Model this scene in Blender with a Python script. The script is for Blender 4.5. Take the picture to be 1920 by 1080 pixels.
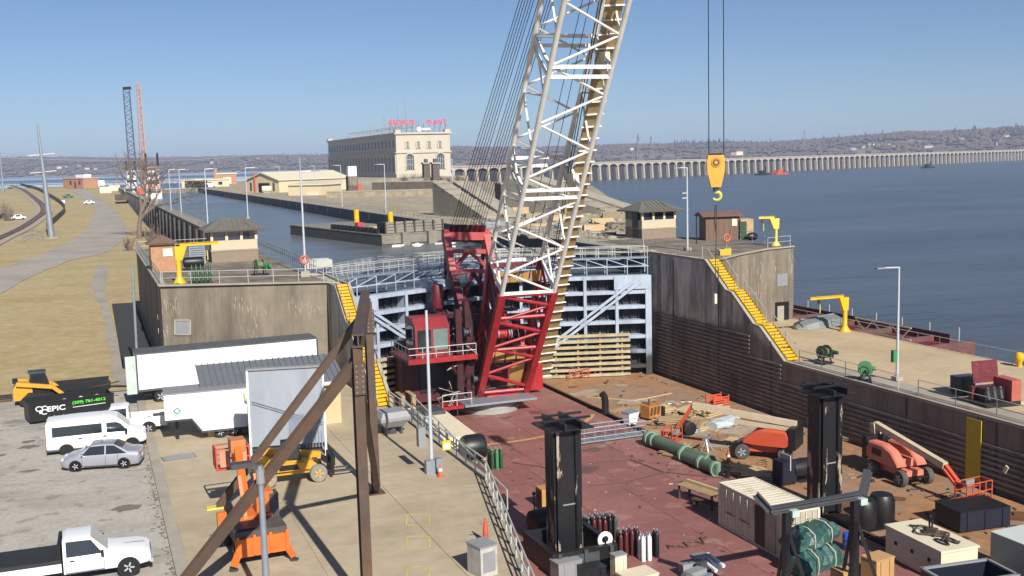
import bpy, bmesh, math, random
from math import sin, cos, tan, pi, radians, sqrt, atan2, exp
from mathutils import Vector, Matrix, noise
random.seed(7)
for o in list(bpy.data.objects): bpy.data.objects.remove(o)
SC = bpy.context.scene
COL = SC.collection

# ---------------------------------------------------------------- camera
HC = 17.2                       # camera height above the lower lock wall (z = 0)
YAW, PIT, ROLL, FPX = 0.376, math.atan(239/2000.0), 0.026, 2000.0
_fw = Vector((sin(YAW)*cos(PIT), cos(YAW)*cos(PIT), -sin(PIT)))
_rt = Vector((cos(YAW), -sin(YAW), 0)); _up = _rt.cross(_fw)
CR = _rt*cos(ROLL) - _up*sin(ROLL); CU = _up*cos(ROLL) + _rt*sin(ROLL); CF = _fw
CAMP = Vector((0, 0, HC))
cd = bpy.data.cameras.new('camera'); cd.sensor_width = 36; cd.lens = FPX/1920*36
cd.clip_start = 0.5; cd.clip_end = 30000
cam = bpy.data.objects.new('camera', cd); COL.objects.link(cam)
m = Matrix((CR, CU, -CF)).transposed().to_4x4(); m.translation = CAMP
cam.matrix_world = m
SC.camera = cam
# ---------------------------------------------------------------- light
SUN_EL = radians(35); SUNV = Vector((0.03, -1, 0)).normalized()      # towards the sun (horizontal)
w = bpy.data.worlds.new('World'); SC.world = w; w.use_nodes = True
nt = w.node_tree; bg = nt.nodes['Background']
sky = nt.nodes.new('ShaderNodeTexSky'); sky.sky_type = 'NISHITA'; sky.sun_disc = False
sky.sun_elevation = SUN_EL; sky.sun_rotation = atan2(SUNV.x, SUNV.y)
sky.air_density = 0.68; sky.dust_density = 0.5; sky.ozone_density = 4.0; sky.altitude = 150
nt.links.new(sky.outputs[0], bg.inputs[0]); bg.inputs[1].default_value = 0.058
sl = bpy.data.lights.new('sun', 'SUN'); sl.energy = 4.8; sl.angle = radians(0.53); sl.color = (1, 0.95, 0.87)
so = bpy.data.objects.new('sun', sl); COL.objects.link(so)
sd = Vector((SUNV.x*cos(SUN_EL), SUNV.y*cos(SUN_EL), sin(SUN_EL)))
so.rotation_euler = sd.to_track_quat('Z', 'Y').to_euler(); so.location = (0, -40, 60)
SC.view_settings.view_transform = 'Standard'; SC.view_settings.look = 'None'
SC.view_settings.exposure = 0.62; SC.view_settings.gamma = 1; SC.view_settings.use_curve_mapping = False
SC.render.engine = 'CYCLES'
try:
    SC.cycles.volume_step_rate = 1; SC.cycles.volume_bounces = 0
except Exception: pass

# ---------------------------------------------------------------- pixel -> place (photograph is 1920 x 1080)
def ray(u, v): return CF*FPX + CR*(u-960) + CU*(540-v)
def P(u, v, z=0.0):
    d = ray(u, v); t = (z-HC)/d.z; return CAMP + d*t
def PY(u, v, y):
    d = ray(u, v); return CAMP + d*(y/d.y)
def PX(u, v, x):
    d = ray(u, v); return CAMP + d*(x/d.x)
def PD(u, v, dep): return CAMP + ray(u, v)*(dep/FPX)

# ---------------------------------------------------------------- materials
def lin(c):
    c /= 255.0
    return c/12.92 if c <= 0.04045 else ((c+0.055)/1.055)**2.4
def A(r, g, b, k=0.72): return (lin(r)*k, lin(g)*k, lin(b)*k)
MATS = {}
def mat(name, col, rough=0.6, metal=0.0, var=0.18, scale=1.2, bump=0.0, stain=None, stain_scale=0.3, streak=None,
        stain_amt=0.5, spec=0.5, stretch=(1, 1, 1), stain_lo=0.45, stain_hi=0.7, band=None, fine=None):
    """procedural paint / concrete / metal: fine mottling, optional stains with their own shape, optional bump"""
    if name in MATS: return MATS[name]
    M = bpy.data.materials.new(name); M.use_nodes = True; t = M.node_tree; N = t.nodes; L = t.links
    b = N['Principled BSDF']
    b.inputs['Roughness'].default_value = rough; b.inputs['Metallic'].default_value = metal
    b.inputs['Specular IOR Level'].default_value = spec
    g = N.new('ShaderNodeNewGeometry'); mp = N.new('ShaderNodeMapping'); mp.inputs['Scale'].default_value = stretch
    L.new(g.outputs['Position'], mp.inputs['Vector'])
    n = N.new('ShaderNodeTexNoise'); n.inputs['Scale'].default_value = scale; n.inputs['Detail'].default_value = 7
    n.inputs['Roughness'].default_value = 0.65
    L.new(mp.outputs[0], n.inputs['Vector'])
    r = N.new('ShaderNodeValToRGB'); e = r.color_ramp.elements
    e[0].position = 0.3; e[1].position = 0.72
    e[0].color = (*[max(0, c*(1-var)) for c in col], 1); e[1].color = (*[min(1, c*(1+var)) for c in col], 1)
    L.new(n.outputs['Fac'], r.inputs['Fac'])
    out = r.outputs[0]
    if stain:
        n2 = N.new('ShaderNodeTexNoise'); n2.inputs['Scale'].default_value = stain_scale; n2.inputs['Detail'].default_value = 9
        n2.inputs['Roughness'].default_value = 0.7
        mp2 = N.new('ShaderNodeMapping'); mp2.inputs['Scale'].default_value = streak or (1, 1, 1)
        mp2.inputs['Location'].default_value = (3.1, 7.7, 1.3)
        L.new(g.outputs['Position'], mp2.inputs['Vector']); L.new(mp2.outputs[0], n2.inputs['Vector'])
        r2 = N.new('ShaderNodeMapRange'); r2.inputs['From Min'].default_value = stain_lo; r2.inputs['From Max'].default_value = stain_hi
        r2.inputs['To Max'].default_value = stain_amt
        L.new(n2.outputs['Fac'], r2.inputs['Value'])
        mx = N.new('ShaderNodeMix'); mx.data_type = 'RGBA'
        L.new(r2.outputs[0], mx.inputs['Factor']); L.new(out, mx.inputs['A']); mx.inputs['B'].default_value = (*stain, 1)
        out = mx.outputs['Result']
    if fine:            # small chips / speckle of a second colour
        n6 = N.new('ShaderNodeTexNoise'); n6.inputs['Scale'].default_value = fine[1]; n6.inputs['Detail'].default_value = 5; L.new(g.outputs['Position'], n6.inputs['Vector'])
        r6 = N.new('ShaderNodeMapRange'); r6.inputs['From Min'].default_value = fine[2]; r6.inputs['From Max'].default_value = fine[2]+.05; r6.inputs['To Max'].default_value = fine[3]
        L.new(n6.outputs['Fac'], r6.inputs['Value']); mx6 = N.new('ShaderNodeMix'); mx6.data_type = 'RGBA'
        L.new(r6.outputs[0], mx6.inputs['Factor']); L.new(out, mx6.inputs['A']); mx6.inputs['B'].default_value = (*fine[0], 1); out = mx6.outputs['Result']
    if band:            # tide mark: wet growth below a wavy level
        sx = N.new('ShaderNodeSeparateXYZ'); L.new(g.outputs['Position'], sx.inputs[0])
        n7 = N.new('ShaderNodeTexNoise'); n7.inputs['Scale'].default_value = .35; n7.inputs['Detail'].default_value = 6; L.new(g.outputs['Position'], n7.inputs['Vector'])
        ma = N.new('ShaderNodeMath'); ma.operation = 'MULTIPLY_ADD'; ma.inputs[1].default_value = 4.0; L.new(n7.outputs['Fac'], ma.inputs[0]); L.new(sx.outputs['Z'], ma.inputs[2])
        r7 = N.new('ShaderNodeMapRange'); r7.inputs['From Min'].default_value = band[1]+2.0; r7.inputs['From Max'].default_value = band[1]+3.2; r7.inputs['To Min'].default_value = band[2]; r7.inputs['To Max'].default_value = 0
        L.new(ma.outputs[0], r7.inputs['Value']); mx7 = N.new('ShaderNodeMix'); mx7.data_type = 'RGBA'
        L.new(r7.outputs[0], mx7.inputs['Factor']); L.new(out, mx7.inputs['A']); mx7.inputs['B'].default_value = (*band[0], 1); out = mx7.outputs['Result']
    L.new(out, b.inputs['Base Color'])
    if bump:
        bp = N.new('ShaderNodeBump'); bp.inputs['Strength'].default_value = 0.6; bp.inputs['Distance'].default_value = bump
        L.new(n.outputs['Fac'], bp.inputs['Height']); L.new(bp.outputs[0], b.inputs['Normal'])
    MATS[name] = M
    return M
def water(name, col, scale, dist, rough=0.08, spec=0.5, ice=None):
    M = bpy.data.materials.new(name); M.use_nodes = True; t = M.node_tree; N = t.nodes; L = t.links
    b = N['Principled BSDF']; b.inputs['Roughness'].default_value = rough
    b.inputs['IOR'].default_value = 1.33; b.inputs['Specular IOR Level'].default_value = spec
    g = N.new('ShaderNodeNewGeometry'); mp = N.new('ShaderNodeMapping'); mp.inputs['Rotation'].default_value = (0, 0, 0.35)
    mp.inputs['Scale'].default_value = (0.35, 1, 1); L.new(g.outputs['Position'], mp.inputs[0])
    n = N.new('ShaderNodeTexNoise'); n.inputs['Scale'].default_value = scale; n.inputs['Detail'].default_value = 5
    n3 = N.new('ShaderNodeTexNoise'); n3.inputs['Scale'].default_value = scale*0.06; n3.inputs['Detail'].default_value = 6
    n3.inputs['Roughness'].default_value = 0.6
    L.new(mp.outputs[0], n.inputs['Vector']); L.new(mp.outputs[0], n3.inputs['Vector'])
    r = N.new('ShaderNodeValToRGB'); e = r.color_ramp.elements; e[0].position = 0.3; e[1].position = 0.75
    e[0].color = (*[c*0.72 for c in col], 1); e[1].color = (*[min(1, c*1.35) for c in col], 1)
    L.new(n3.outputs['Fac'], r.inputs[0]); out = r.outputs[0]
    if ice:
        n4 = N.new('ShaderNodeTexNoise'); n4.inputs['Scale'].default_value = 0.004; n4.inputs['Detail'].default_value = 4
        mp4 = N.new('ShaderNodeMapping'); mp4.inputs['Rotation'].default_value = (0, 0, 0.4); mp4.inputs['Scale'].default_value = (0.25, 1.6, 1)
        L.new(g.outputs['Position'], mp4.inputs[0]); L.new(mp4.outputs[0], n4.inputs['Vector'])
        mr = N.new('ShaderNodeMapRange'); mr.inputs['From Min'].default_value = 0.5; mr.inputs['From Max'].default_value = 0.56
        L.new(n4.outputs['Fac'], mr.inputs['Value'])
        mx = N.new('ShaderNodeMix'); mx.data_type = 'RGBA'; L.new(mr.outputs[0], mx.inputs['Factor']); L.new(out, mx.inputs['A'])
        mx.inputs['B'].default_value = (*ice, 1); out = mx.outputs['Result']
        mr2 = N.new('ShaderNodeMapRange'); mr2.inputs['To Min'].default_value = rough; mr2.inputs['To Max'].default_value = 0.7
        L.new(mr.outputs[0], mr2.inputs['Value']); L.new(mr2.outputs[0], b.inputs['Roughness'])
    L.new(out, b.inputs['Base Color'])
    ad = N.new('ShaderNodeMath'); ad.operation = 'MULTIPLY_ADD'; ad.inputs[1].default_value = 0.5
    n5 = N.new('ShaderNodeTexNoise'); n5.inputs['Scale'].default_value = scale*0.22; n5.inputs['Detail'].default_value = 3
    L.new(mp.outputs[0], n5.inputs['Vector']); L.new(n.outputs[0], ad.inputs[0]); L.new(n5.outputs[0], ad.inputs[2])
    n8 = N.new('ShaderNodeTexNoise'); n8.inputs['Scale'].default_value = 0.016; n8.inputs['Detail'].default_value = 6; n8.inputs['Roughness'].default_value = .62
    mp8 = N.new('ShaderNodeMapping'); mp8.inputs['Rotation'].default_value = (0, 0, 0.42); mp8.inputs['Scale'].default_value = (0.22, 1.5, 1)
    L.new(g.outputs['Position'], mp8.inputs[0]); L.new(mp8.outputs[0], n8.inputs['Vector'])
    r8 = N.new('ShaderNodeMapRange'); r8.inputs['From Min'].default_value = .36; r8.inputs['From Max'].default_value = .64; r8.inputs['To Min'].default_value = .12; r8.inputs['To Max'].default_value = 1
    L.new(n8.outputs['Fac'], r8.inputs['Value'])
    bp = N.new('ShaderNodeBump'); bp.inputs['Distance'].default_value = dist; L.new(r8.outputs[0], bp.inputs['Strength'])
    L.new(ad.outputs[0], bp.inputs['Height']); L.new(bp.outputs[0], b.inputs['Normal'])
    return M
def glass(name, col=(0.02, 0.025, 0.03), rough=0.06):
    if name in MATS: return MATS[name]
    M = mat(name, col, rough, 0, 0.1, 2, spec=0.8); return M

# ---------------------------------------------------------------- mesh builder
class MB:
    def __init__(s): s.v = []; s.f = []
    def add(s, vs, fs):
        k = len(s.v); s.v += [tuple(x) for x in vs]; s.f += [tuple(i+k for i in f) for f in fs]; return s
    def bx(s, x0, x1, y0, y1, z0, z1):
        return s.add([(x0,y0,z0),(x1,y0,z0),(x1,y1,z0),(x0,y1,z0),(x0,y0,z1),(x1,y0,z1),(x1,y1,z1),(x0,y1,z1)],
                     [(0,3,2,1),(4,5,6,7),(0,1,5,4),(1,2,6,5),(2,3,7,6),(3,0,4,7)])
    def box(s, c, d, rz=0, rx=0, ry=0):
        R = Matrix.Rotation(rz,3,'Z') @ Matrix.Rotation(ry,3,'Y') @ Matrix.Rotation(rx,3,'X'); c = Vector(c)
        hx, hy, hz = d[0]/2, d[1]/2, d[2]/2
        q = [(-hx,-hy,-hz),(hx,-hy,-hz),(hx,hy,-hz),(-hx,hy,-hz),(-hx,-hy,hz),(hx,-hy,hz),(hx,hy,hz),(-hx,hy,hz)]
        return s.add([c+R@Vector(a) for a in q], [(0,3,2,1),(4,5,6,7),(0,1,5,4),(1,2,6,5),(2,3,7,6),(3,0,4,7)])
    @staticmethod
    def frame(p, q, up=None):
        a = (Vector(q)-Vector(p)).normalized(); u = Vector(up) if up else Vector((0,0,1))
        if abs(a.dot(u)) > 0.98: u = Vector((0,1,0)) if abs(a.y) < 0.9 else Vector((1,0,0))
        sx = a.cross(u).normalized(); return a, sx, sx.cross(a)
    def beam(s, p, q, w, h=None, up=None):
        p, q = Vector(p), Vector(q); h = w if h is None else h; a, x, y = s.frame(p, q, up); x = x*w/2; y = y*h/2
        return s.add([p-x-y,p+x-y,p+x+y,p-x+y,q-x-y,q+x-y,q+x+y,q-x+y],
                     [(0,1,2,3),(7,6,5,4),(0,4,5,1),(1,5,6,2),(2,6,7,3),(3,7,4,0)])
    def ibeam(s, p, q, w, h, up=None, t=0.03):
        p, q = Vector(p), Vector(q); a, x, y = s.frame(p, q, up)
        for k in (-1, 1): s.beam(p+y*k*(h/2-t/2), q+y*k*(h/2-t/2), w, t, y)
        return s.beam(p, q, t, h-2*t-0.004, y)
    def tube(s, p, q, r, r2=None, n=8, cap=True):
        p, q = Vector(p), Vector(q); r2 = r if r2 is None else r2; a, x, y = s.frame(p, q)
        vs = [p+(x*cos(2*pi*i/n)+y*sin(2*pi*i/n))*r for i in range(n)]+[q+(x*cos(2*pi*i/n)+y*sin(2*pi*i/n))*r2 for i in range(n)]
        fs = [(i,(i+1)%n,n+(i+1)%n,n+i) for i in range(n)]
        if cap: fs += [tuple(range(n-1,-1,-1)), tuple(range(n,2*n))]
        return s.add(vs, fs)
    def path(s, pts, r, n=6):
        pts = [Vector(p) for p in pts]; k = len(s.v); R = r if isinstance(r, (list, tuple)) else [r]*len(pts); px = None
        for i, p in enumerate(pts):
            a = (pts[min(i+1, len(pts)-1)]-pts[max(i-1, 0)]).normalized()
            if px is None: _, x, _ = s.frame(p, p+a)
            else:
                x = px-a*px.dot(a)
                x = x.normalized() if x.length > 1e-6 else s.frame(p, p+a)[1]
            px = x; y = x.cross(a)
            s.v += [tuple(p+(x*cos(2*pi*j/n)+y*sin(2*pi*j/n))*R[i]) for j in range(n)]
        for i in range(len(pts)-1):
            for j in range(n): s.f.append((k+i*n+j, k+i*n+(j+1)%n, k+(i+1)*n+(j+1)%n, k+(i+1)*n+j))
        s.f += [tuple(k+j for j in range(n-1,-1,-1)), tuple(k+(len(pts)-1)*n+j for j in range(n))]
        return s
    def slab(s, poly, z0, z1):
        n = len(poly)
        ar = sum(poly[i][0]*poly[(i+1)%n][1]-poly[(i+1)%n][0]*poly[i][1] for i in range(n))
        if ar < 0: poly = poly[::-1]
        return s.add([(x,y,z0) for x,y in poly]+[(x,y,z1) for x,y in poly],
                     [tuple(range(n-1,-1,-1)), tuple(range(n,2*n))]+[(i,(i+1)%n,n+(i+1)%n,n+i) for i in range(n)])
    def prism(s, prof, y0, y1):          # profile (x, z) pushed along y
        n = len(prof)
        ar = sum(prof[i][0]*prof[(i+1)%n][1]-prof[(i+1)%n][0]*prof[i][1] for i in range(n))
        if ar < 0: prof = prof[::-1]
        return s.add([(x,y0,z) for x,z in prof]+[(x,y1,z) for x,z in prof],
                     [tuple(range(n)), tuple(range(2*n-1,n-1,-1))]+[(i,n+i,n+(i+1)%n,(i+1)%n) for i in range(n)])
    def prismx(s, prof, x0, x1):         # profile (y, z) pushed along x
        n = len(prof)
        ar = sum(prof[i][0]*prof[(i+1)%n][1]-prof[(i+1)%n][0]*prof[i][1] for i in range(n))
        if ar < 0: prof = prof[::-1]
        return s.add([(x1,y,z) for y,z in prof]+[(x0,y,z) for y,z in prof],
                     [tuple(range(n)), tuple(range(2*n-1,n-1,-1))]+[(i,n+i,n+(i+1)%n,(i+1)%n) for i in range(n)])
    def lathe(s, prof, c=(0,0,0), n=16, axis='z'):
        k = len(s.v); c = Vector(c)
        for r, z in prof:
            for i in range(n):
                a = 2*pi*i/n; p = (r*cos(a), r*sin(a), z)
                if axis == 'y': p = (p[0], z, -p[1])
                if axis == 'x': p = (z, p[0], p[1])
                s.v.append(tuple(c+Vector(p)))
        for j in range(len(prof)-1):
            for i in range(n): s.f.append((k+j*n+i, k+j*n+(i+1)%n, k+(j+1)*n+(i+1)%n, k+(j+1)*n+i))
        s.f += [tuple(k+i for i in range(n-1,-1,-1)), tuple(k+(len(prof)-1)*n+i for i in range(n))]
        return s
    def sph(s, c, r, n=8, sc=(1,1,1)):
        pr = []
        k = len(s.v)
        for j in range(n//2+1):
            a = -pi/2+pi*j/(n//2)
            for i in range(n):
                b = 2*pi*i/n; s.v.append((c[0]+r*sc[0]*cos(a)*cos(b), c[1]+r*sc[1]*cos(a)*sin(b), c[2]+r*sc[2]*sin(a)))
        for j in range(n//2):
            for i in range(n): s.f.append((k+j*n+i, k+j*n+(i+1)%n, k+(j+1)*n+(i+1)%n, k+(j+1)*n+i))
        return s
    def loft(s, secs, cap=True):
        k = len(s.v); n = len(secs[0])
        for q in secs: s.v += [tuple(p) for p in q]
        for j in range(len(secs)-1):
            for i in range(n): s.f.append((k+j*n+i, k+j*n+(i+1)%n, k+(j+1)*n+(i+1)%n, k+(j+1)*n+i))
        if cap: s.f += [tuple(k+i for i in range(n-1,-1,-1)), tuple(k+(len(secs)-1)*n+i for i in range(n))]
        return s
    def quad(s, a, b, c, d): return s.add([a,b,c,d], [(0,1,2,3)])
    def build(s, name, m, parent=None, w=False, smooth=False, fix=False):
        vs = s.v
        if w and parent is not None:
            Mi = full(parent).inverted(); vs = [tuple(Mi @ Vector(v)) for v in vs]
        me = bpy.data.meshes.new(name); me.from_pydata(vs, [], s.f)
        if fix:
            b = bmesh.new(); b.from_mesh(me); bmesh.ops.recalc_face_normals(b, faces=b.faces); b.to_mesh(me); b.free()
        me.update()
        if m: me.materials.append(m)
        if smooth:
            me.polygons.foreach_set('use_smooth', [True]*len(me.polygons)); me.set_sharp_from_angle(angle=radians(38))
        return link(name, me, parent)
def full(o):
    M = o.matrix_basis.copy()
    while o.parent: o = o.parent; M = o.matrix_basis @ M
    return M
def link(name, me, parent=None, loc=None, rz=0):
    o = bpy.data.objects.new(name, me); COL.objects.link(o)
    if parent: o.parent = parent
    if loc is not None: o.location = loc; o.rotation_euler = (0, 0, rz)
    return o
def thing(name, label, cat, loc=(0,0,0), rz=0, group=None):
    o = bpy.data.objects.new(name, None); COL.objects.link(o); o.empty_display_size = 0.3
    o.location = loc; o.rotation_euler = (0, 0, rz); o['label'] = label; o['category'] = cat
    if group: o['group'] = group
    return o
def tag(o, label, cat, group=None):
    o['label'] = label; o['category'] = cat
    if group: o['group'] = group
    return o
def struct(o, kind='structure'): o['kind'] = kind; return o
def dup(root, loc, rz=0, label=None, group=None):
    r = root.copy(); COL.objects.link(r); r.location = loc; r.rotation_euler = (0, 0, rz)
    if label: r['label'] = label
    if group: r['group'] = group
    for ch in root.children:
        c = ch.copy(); COL.objects.link(c); c.parent = r
        for g in ch.children:
            d = g.copy(); COL.objects.link(d); d.parent = c
    return r
def text(body, size, m, parent, loc, rot, name='lettering', ext=0.004, ax='CENTER', bold=0.0, space=1.0):
    cu = bpy.data.curves.new(name, 'FONT'); cu.body = body; cu.size = size; cu.extrude = ext; cu.align_x = ax; cu.align_y = 'CENTER'
    cu.offset = bold; cu.space_character = space
    o = bpy.data.objects.new(name, cu); COL.objects.link(o)
    dg = bpy.context.evaluated_depsgraph_get(); me = bpy.data.meshes.new_from_object(o.evaluated_get(dg))
    bpy.data.objects.remove(o); me.materials.clear(); me.materials.append(m)
    o = link(name, me, parent); o.location = loc; o.rotation_euler = rot
    return o
# palette
CONC = mat('concrete_pale', A(192,176,150), 0.85, var=0.12, scale=0.9, bump=0.01, stain=A(140,125,105), stain_scale=0.12, stain_amt=0.6)
CONCW = mat('concrete_wall', A(150,138,120), 0.88, var=0.14, scale=0.8, bump=0.015, stain=A(92,84,74), stain_scale=0.35, streak=(1,1,0.14), stain_amt=0.85, stain_lo=0.4, stain_hi=0.62)
CONCL = mat('concrete_light', A(175,168,152), 0.85, var=0.12, scale=0.8, bump=0.01, stain=A(130,124,112), stain_scale=0.3, streak=(1,1,0.2))
DARKW = mat('wet_stained_wall', A(212,203,188,.85), 0.75, var=0.35, scale=0.8, bump=0.03, stain=A(84,78,74,.85), stain_scale=0.5, streak=(1,1,0.12), stain_amt=0.85, stain_lo=0.44, stain_hi=0.60, stretch=(1,1,.3), band=(A(112,94,80,.85),1.2,.8), fine=(A(206,198,184,.8),2.2,.66,.5))
BLACKW = mat('black_wall', A(84,80,78,.7), 0.7, var=0.4, scale=1.0, bump=0.03, stain=A(115,108,98,.6), stain_scale=0.22, streak=(1,1,0.2), stain_amt=0.5, stain_lo=0.56, stain_hi=0.72)
ASPH = mat('parking_asphalt', A(190,184,173), 0.9, var=0.16, scale=3.2, bump=0.01, stain=A(146,138,127), stain_scale=0.16, stain_amt=0.75, streak=(1,2.0,1), fine=(A(130,123,113),.9,.60,.5))
ASPHD = mat('fresh_asphalt', A(58,58,60), 0.9, var=0.15, scale=3, bump=0.008)
ROADM = mat('road_asphalt', A(176,168,156), 0.9, var=0.1, scale=0.6, stain=A(128,122,112), stain_scale=0.08, stain_amt=0.6)
GRASS = mat('dry_grass', A(186,168,121), 0.95, var=0.26, scale=0.8, bump=0.08, stain=A(164,140,92), stain_scale=0.06, stain_amt=0.8, streak=(1,1.6,1), fine=(A(186,172,140),.5,.58,.55))
REDDECKS = [mat('red_deck_%d'%i, A(158+d,106+d,100+d), 0.55, var=0.14, scale=2.2, bump=0.004, stain=A(132,90,80), stain_scale=0.3, stain_amt=0.7, fine=(A(176,140,128),.8,.62,.7)) for i, d in enumerate((0,-5,5,2))]; REDDECK = REDDECKS[0]
BROWNDECK = mat('rusty_deck', A(172,126,86), 0.8, var=0.28, scale=1.2, bump=0.01, stain=A(150,138,124), stain_scale=0.13, stain_amt=0.75, stain_lo=0.47, stain_hi=0.66)
BLACK = mat('black_paint', A(30,30,32), 0.45, var=0.25, scale=2)
BLACKP = mat('peeling_black_paint', A(28,29,31), 0.42, var=0.3, scale=2, stain=A(190,172,150), stain_scale=1.0, streak=(1.2,1.2,0.25), stain_amt=.9, stain_lo=0.55, stain_hi=0.575)
RUST = mat('brown_rust_steel', A(88,72,61), 0.65, var=0.22, scale=1.5, bump=0.004, stain=A(122,84,58), stain_scale=0.5, stain_amt=0.5)
GALV = mat('galvanised', A(170,180,190), 0.45, 0.5, var=0.1, scale=2)
POLE = mat('pale_pole', A(205,214,222), 0.4, 0.15, var=0.08, scale=2)
RAILM = mat('pale_rail', A(205,205,198), 0.45, 0.2, var=0.12, scale=2)
YEL = mat('safety_yellow', A(240,190,20), 0.5, var=0.1, scale=2)
YELP = mat('pale_yellow', A(226,214,90), 0.5, var=0.1, scale=2)
CREAM = mat('cream_paint', A(236,224,196), 0.6, var=0.06, scale=1)
WHITE = mat('white_paint', A(240,242,244,.8), 0.3, var=0.03, scale=1, stain=A(205,205,200,.8), stain_scale=0.8, stain_amt=0.3)
GREY = mat('grey_paint', A(150,152,154), 0.5, var=0.08, scale=1.5)
DGREY = mat('dark_grey', A(74,76,80), 0.6, var=0.15, scale=1.5)
RED = mat('crane_red', A(176,40,46), 0.42, var=0.2, scale=1.6, stain=A(104,30,34), stain_scale=1.1, stain_amt=0.7, streak=(1,1,.4), fine=(A(190,120,100),3.5,.64,.6))
MAROON = mat('maroon', A(118,34,44), 0.5, var=0.3, scale=1.6, stain=A(60,26,30), stain_scale=.9, stain_amt=.7, fine=(A(150,96,84),3.5,.65,.5))
CORAL = mat('faded_red', A(196,84,84), 0.45, var=0.12, scale=1.4)
BOOMW = mat('boom_white', A(244,242,234,.8), 0.4, var=0.05, scale=1.5, stain=A(196,184,160,.8), stain_scale=0.9, stain_amt=0.35)
ORANGE = mat('machine_orange', A(236,120,48), 0.45, var=0.12, scale=1.5, stain=A(160,90,50), stain_scale=1.2, stain_amt=0.3)
ORED = mat('lift_orange_red', A(214,92,62), 0.45, var=0.12, scale=1.5)
CATY = mat('machine_yellow', A(226,168,52), 0.45, var=0.1, scale=1.5)
TYRE = mat('tyre_rubber', A(40,40,42), 0.9, var=0.15, scale=4)
RIM = mat('wheel_rim', A(196,198,202), 0.35, 0.15, var=0.06, scale=3)
SILVER = mat('silver_paint', A(188,190,198), 0.28, 0.45, var=0.03, scale=1)
GLASS = glass('dark_glass')
BRICK = mat('tan_brick', A(190,142,106), 0.85, var=0.15, scale=3)
BROWN = mat('brown_siding', A(122,98,82), 0.75, var=0.1, scale=1.5)
WOOD = mat('weathered_timber', A(176,150,112), 0.8, var=0.2, scale=2, stretch=(1,1,3))
WOODL = mat('fresh_timber', A(206,180,138), 0.8, var=0.18, scale=2)
GATEB = mat('gate_blue_grey', A(184,198,217), 0.5, var=0.1, scale=1, stain=A(130,134,138), stain_scale=0.5, streak=(1,1,.3), stain_amt=0.6, band=(A(52,46,42),-2.2,.95))
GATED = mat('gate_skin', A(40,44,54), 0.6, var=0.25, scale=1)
GREEN = mat('machine_green', A(70,140,92), 0.5, var=0.15, scale=2)
DGREEN = mat('bottle_green', A(44,84,58), 0.45, var=0.15, scale=2)
PIPEG = mat('green_pipe', A(92,112,96), 0.5, var=0.15, scale=1, stain=A(130,150,130), stain_scale=.5, stain_amt=.4)
ROPE = mat('wire_rope', A(46,48,54), 0.5, 0.3, var=0.1, scale=3)
REDT = mat('sign_red', A(220,60,90), 0.5, var=0.05)
SLATE = mat('metal_roof', A(120,118,110), 0.55, 0.1, var=0.1, scale=1)
TAN = mat('tan_panel', A(196,150,84), 0.7, var=0.18, scale=1.2)
NAVY = mat('navy_paint', A(24,30,48), 0.5, var=0.15, scale=1)
LIFT_TAN = mat('lift_boom_cream', A(216,200,170), 0.45, var=0.1, scale=1.5)
# ================================================================ SETTING
ZU, ZP, ZD, ZW = 7.55, 5.45, -4.5, -6.2     # upper wall top, upper pool, barge decks, tailwater
XL, XR = 19.2, 52.4                          # lock faces
def sst(a):
    a = max(0, min(1, a)); return a*a*(3-2*a)
def tz(x, y): return 7.0*sst((y-280)/470.0)
def ground_hit(u, v):                        # pixel -> point on the left-bank terrain
    d = ray(u, v); t0 = 0
    for i in range(1, 4000):
        p = CAMP+d*(i*0.5/d.length)
        if p.z <= tz(p.x, p.y): return Vector((p.x, p.y, tz(p.x, p.y)))
    return p
RIVERM = water('river_water', (0.062,0.072,0.084), 0.4, 1.3, 0.3)
POOLM = water('pool_water', (0.06,0.09,0.12), 0.3, 0.5, 0.3, ice=(0.5,0.55,0.6))
CHAMM = water('chamber_water', (0.105,0.115,0.12), 0.7, 0.45, 0.28)
b = MB(); G = 9000; n = 18
b.quad((-G,-G,ZW),(G,-G,ZW),(G,G,ZW),(-G,G,ZW)); struct(b.build('river', RIVERM))
D0 = Vector((237, 928, 0)); D1 = Vector((1606, 1488, 0)); DD = (D1-D0).normalized(); DN = Vector((DD.y, -DD.x, 0))   # downstream normal
E1 = D0+DD*1560
poly = [(-6000,655),(19,655),(52,560),(75,700),(150,905),(236,925),tuple(D0.xy),tuple(E1.xy),(5200,3200),(5200,8800),(-6000,8800)]
b = MB(); b.add([(x,y,ZP) for x,y in poly], [tuple(range(len(poly)))]); struct(b.build('upper_pool', POOLM, fix=False))
b = MB(); b.quad((XL-.3,96,ZP+.01),(XR+.3,96,ZP+.01),(XR+.3,570,ZP+.01),(XL-.3,655,ZP+.01)); struct(b.build('lock_chamber_water', CHAMM))
# left bank terrain
xs = [-6000,-2500,-1200,-600,-300,-160,-100,-70,-50,-40,-30,-24,-18,-14,-10,-6,-3,0,2.6,5.3,9,13,17.3]
ys = [-6000,-2000,-500,-100,0,40,70,88,100,120,137]+list(range(150,800,12))+[800,830]
vs = []; fs = []; ix = {}
for j, y in enumerate(ys):
    for i, x in enumerate(xs):
        z = tz(x, y)
        if y > 810: z = 3.0
        if x < -30 and y > 60: z += 6*sst((-30-x)/250)*(1-sst((y-640)/120))
        ix[i, j] = len(vs); vs.append((x, y, z))
for j in range(len(ys)-1):
    for i in range(len(xs)-1):
        if xs[i] >= 2.6 and ys[j] < 88: continue
        if xs[i] >= 5.3 and ys[j] < 137: continue
        fs.append((ix[i,j],ix[i+1,j],ix[i+1,j+1],ix[i,j+1]))
b = MB(); b.v = vs; b.f = fs; struct(b.build('ground', GRASS, smooth=False))
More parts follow.
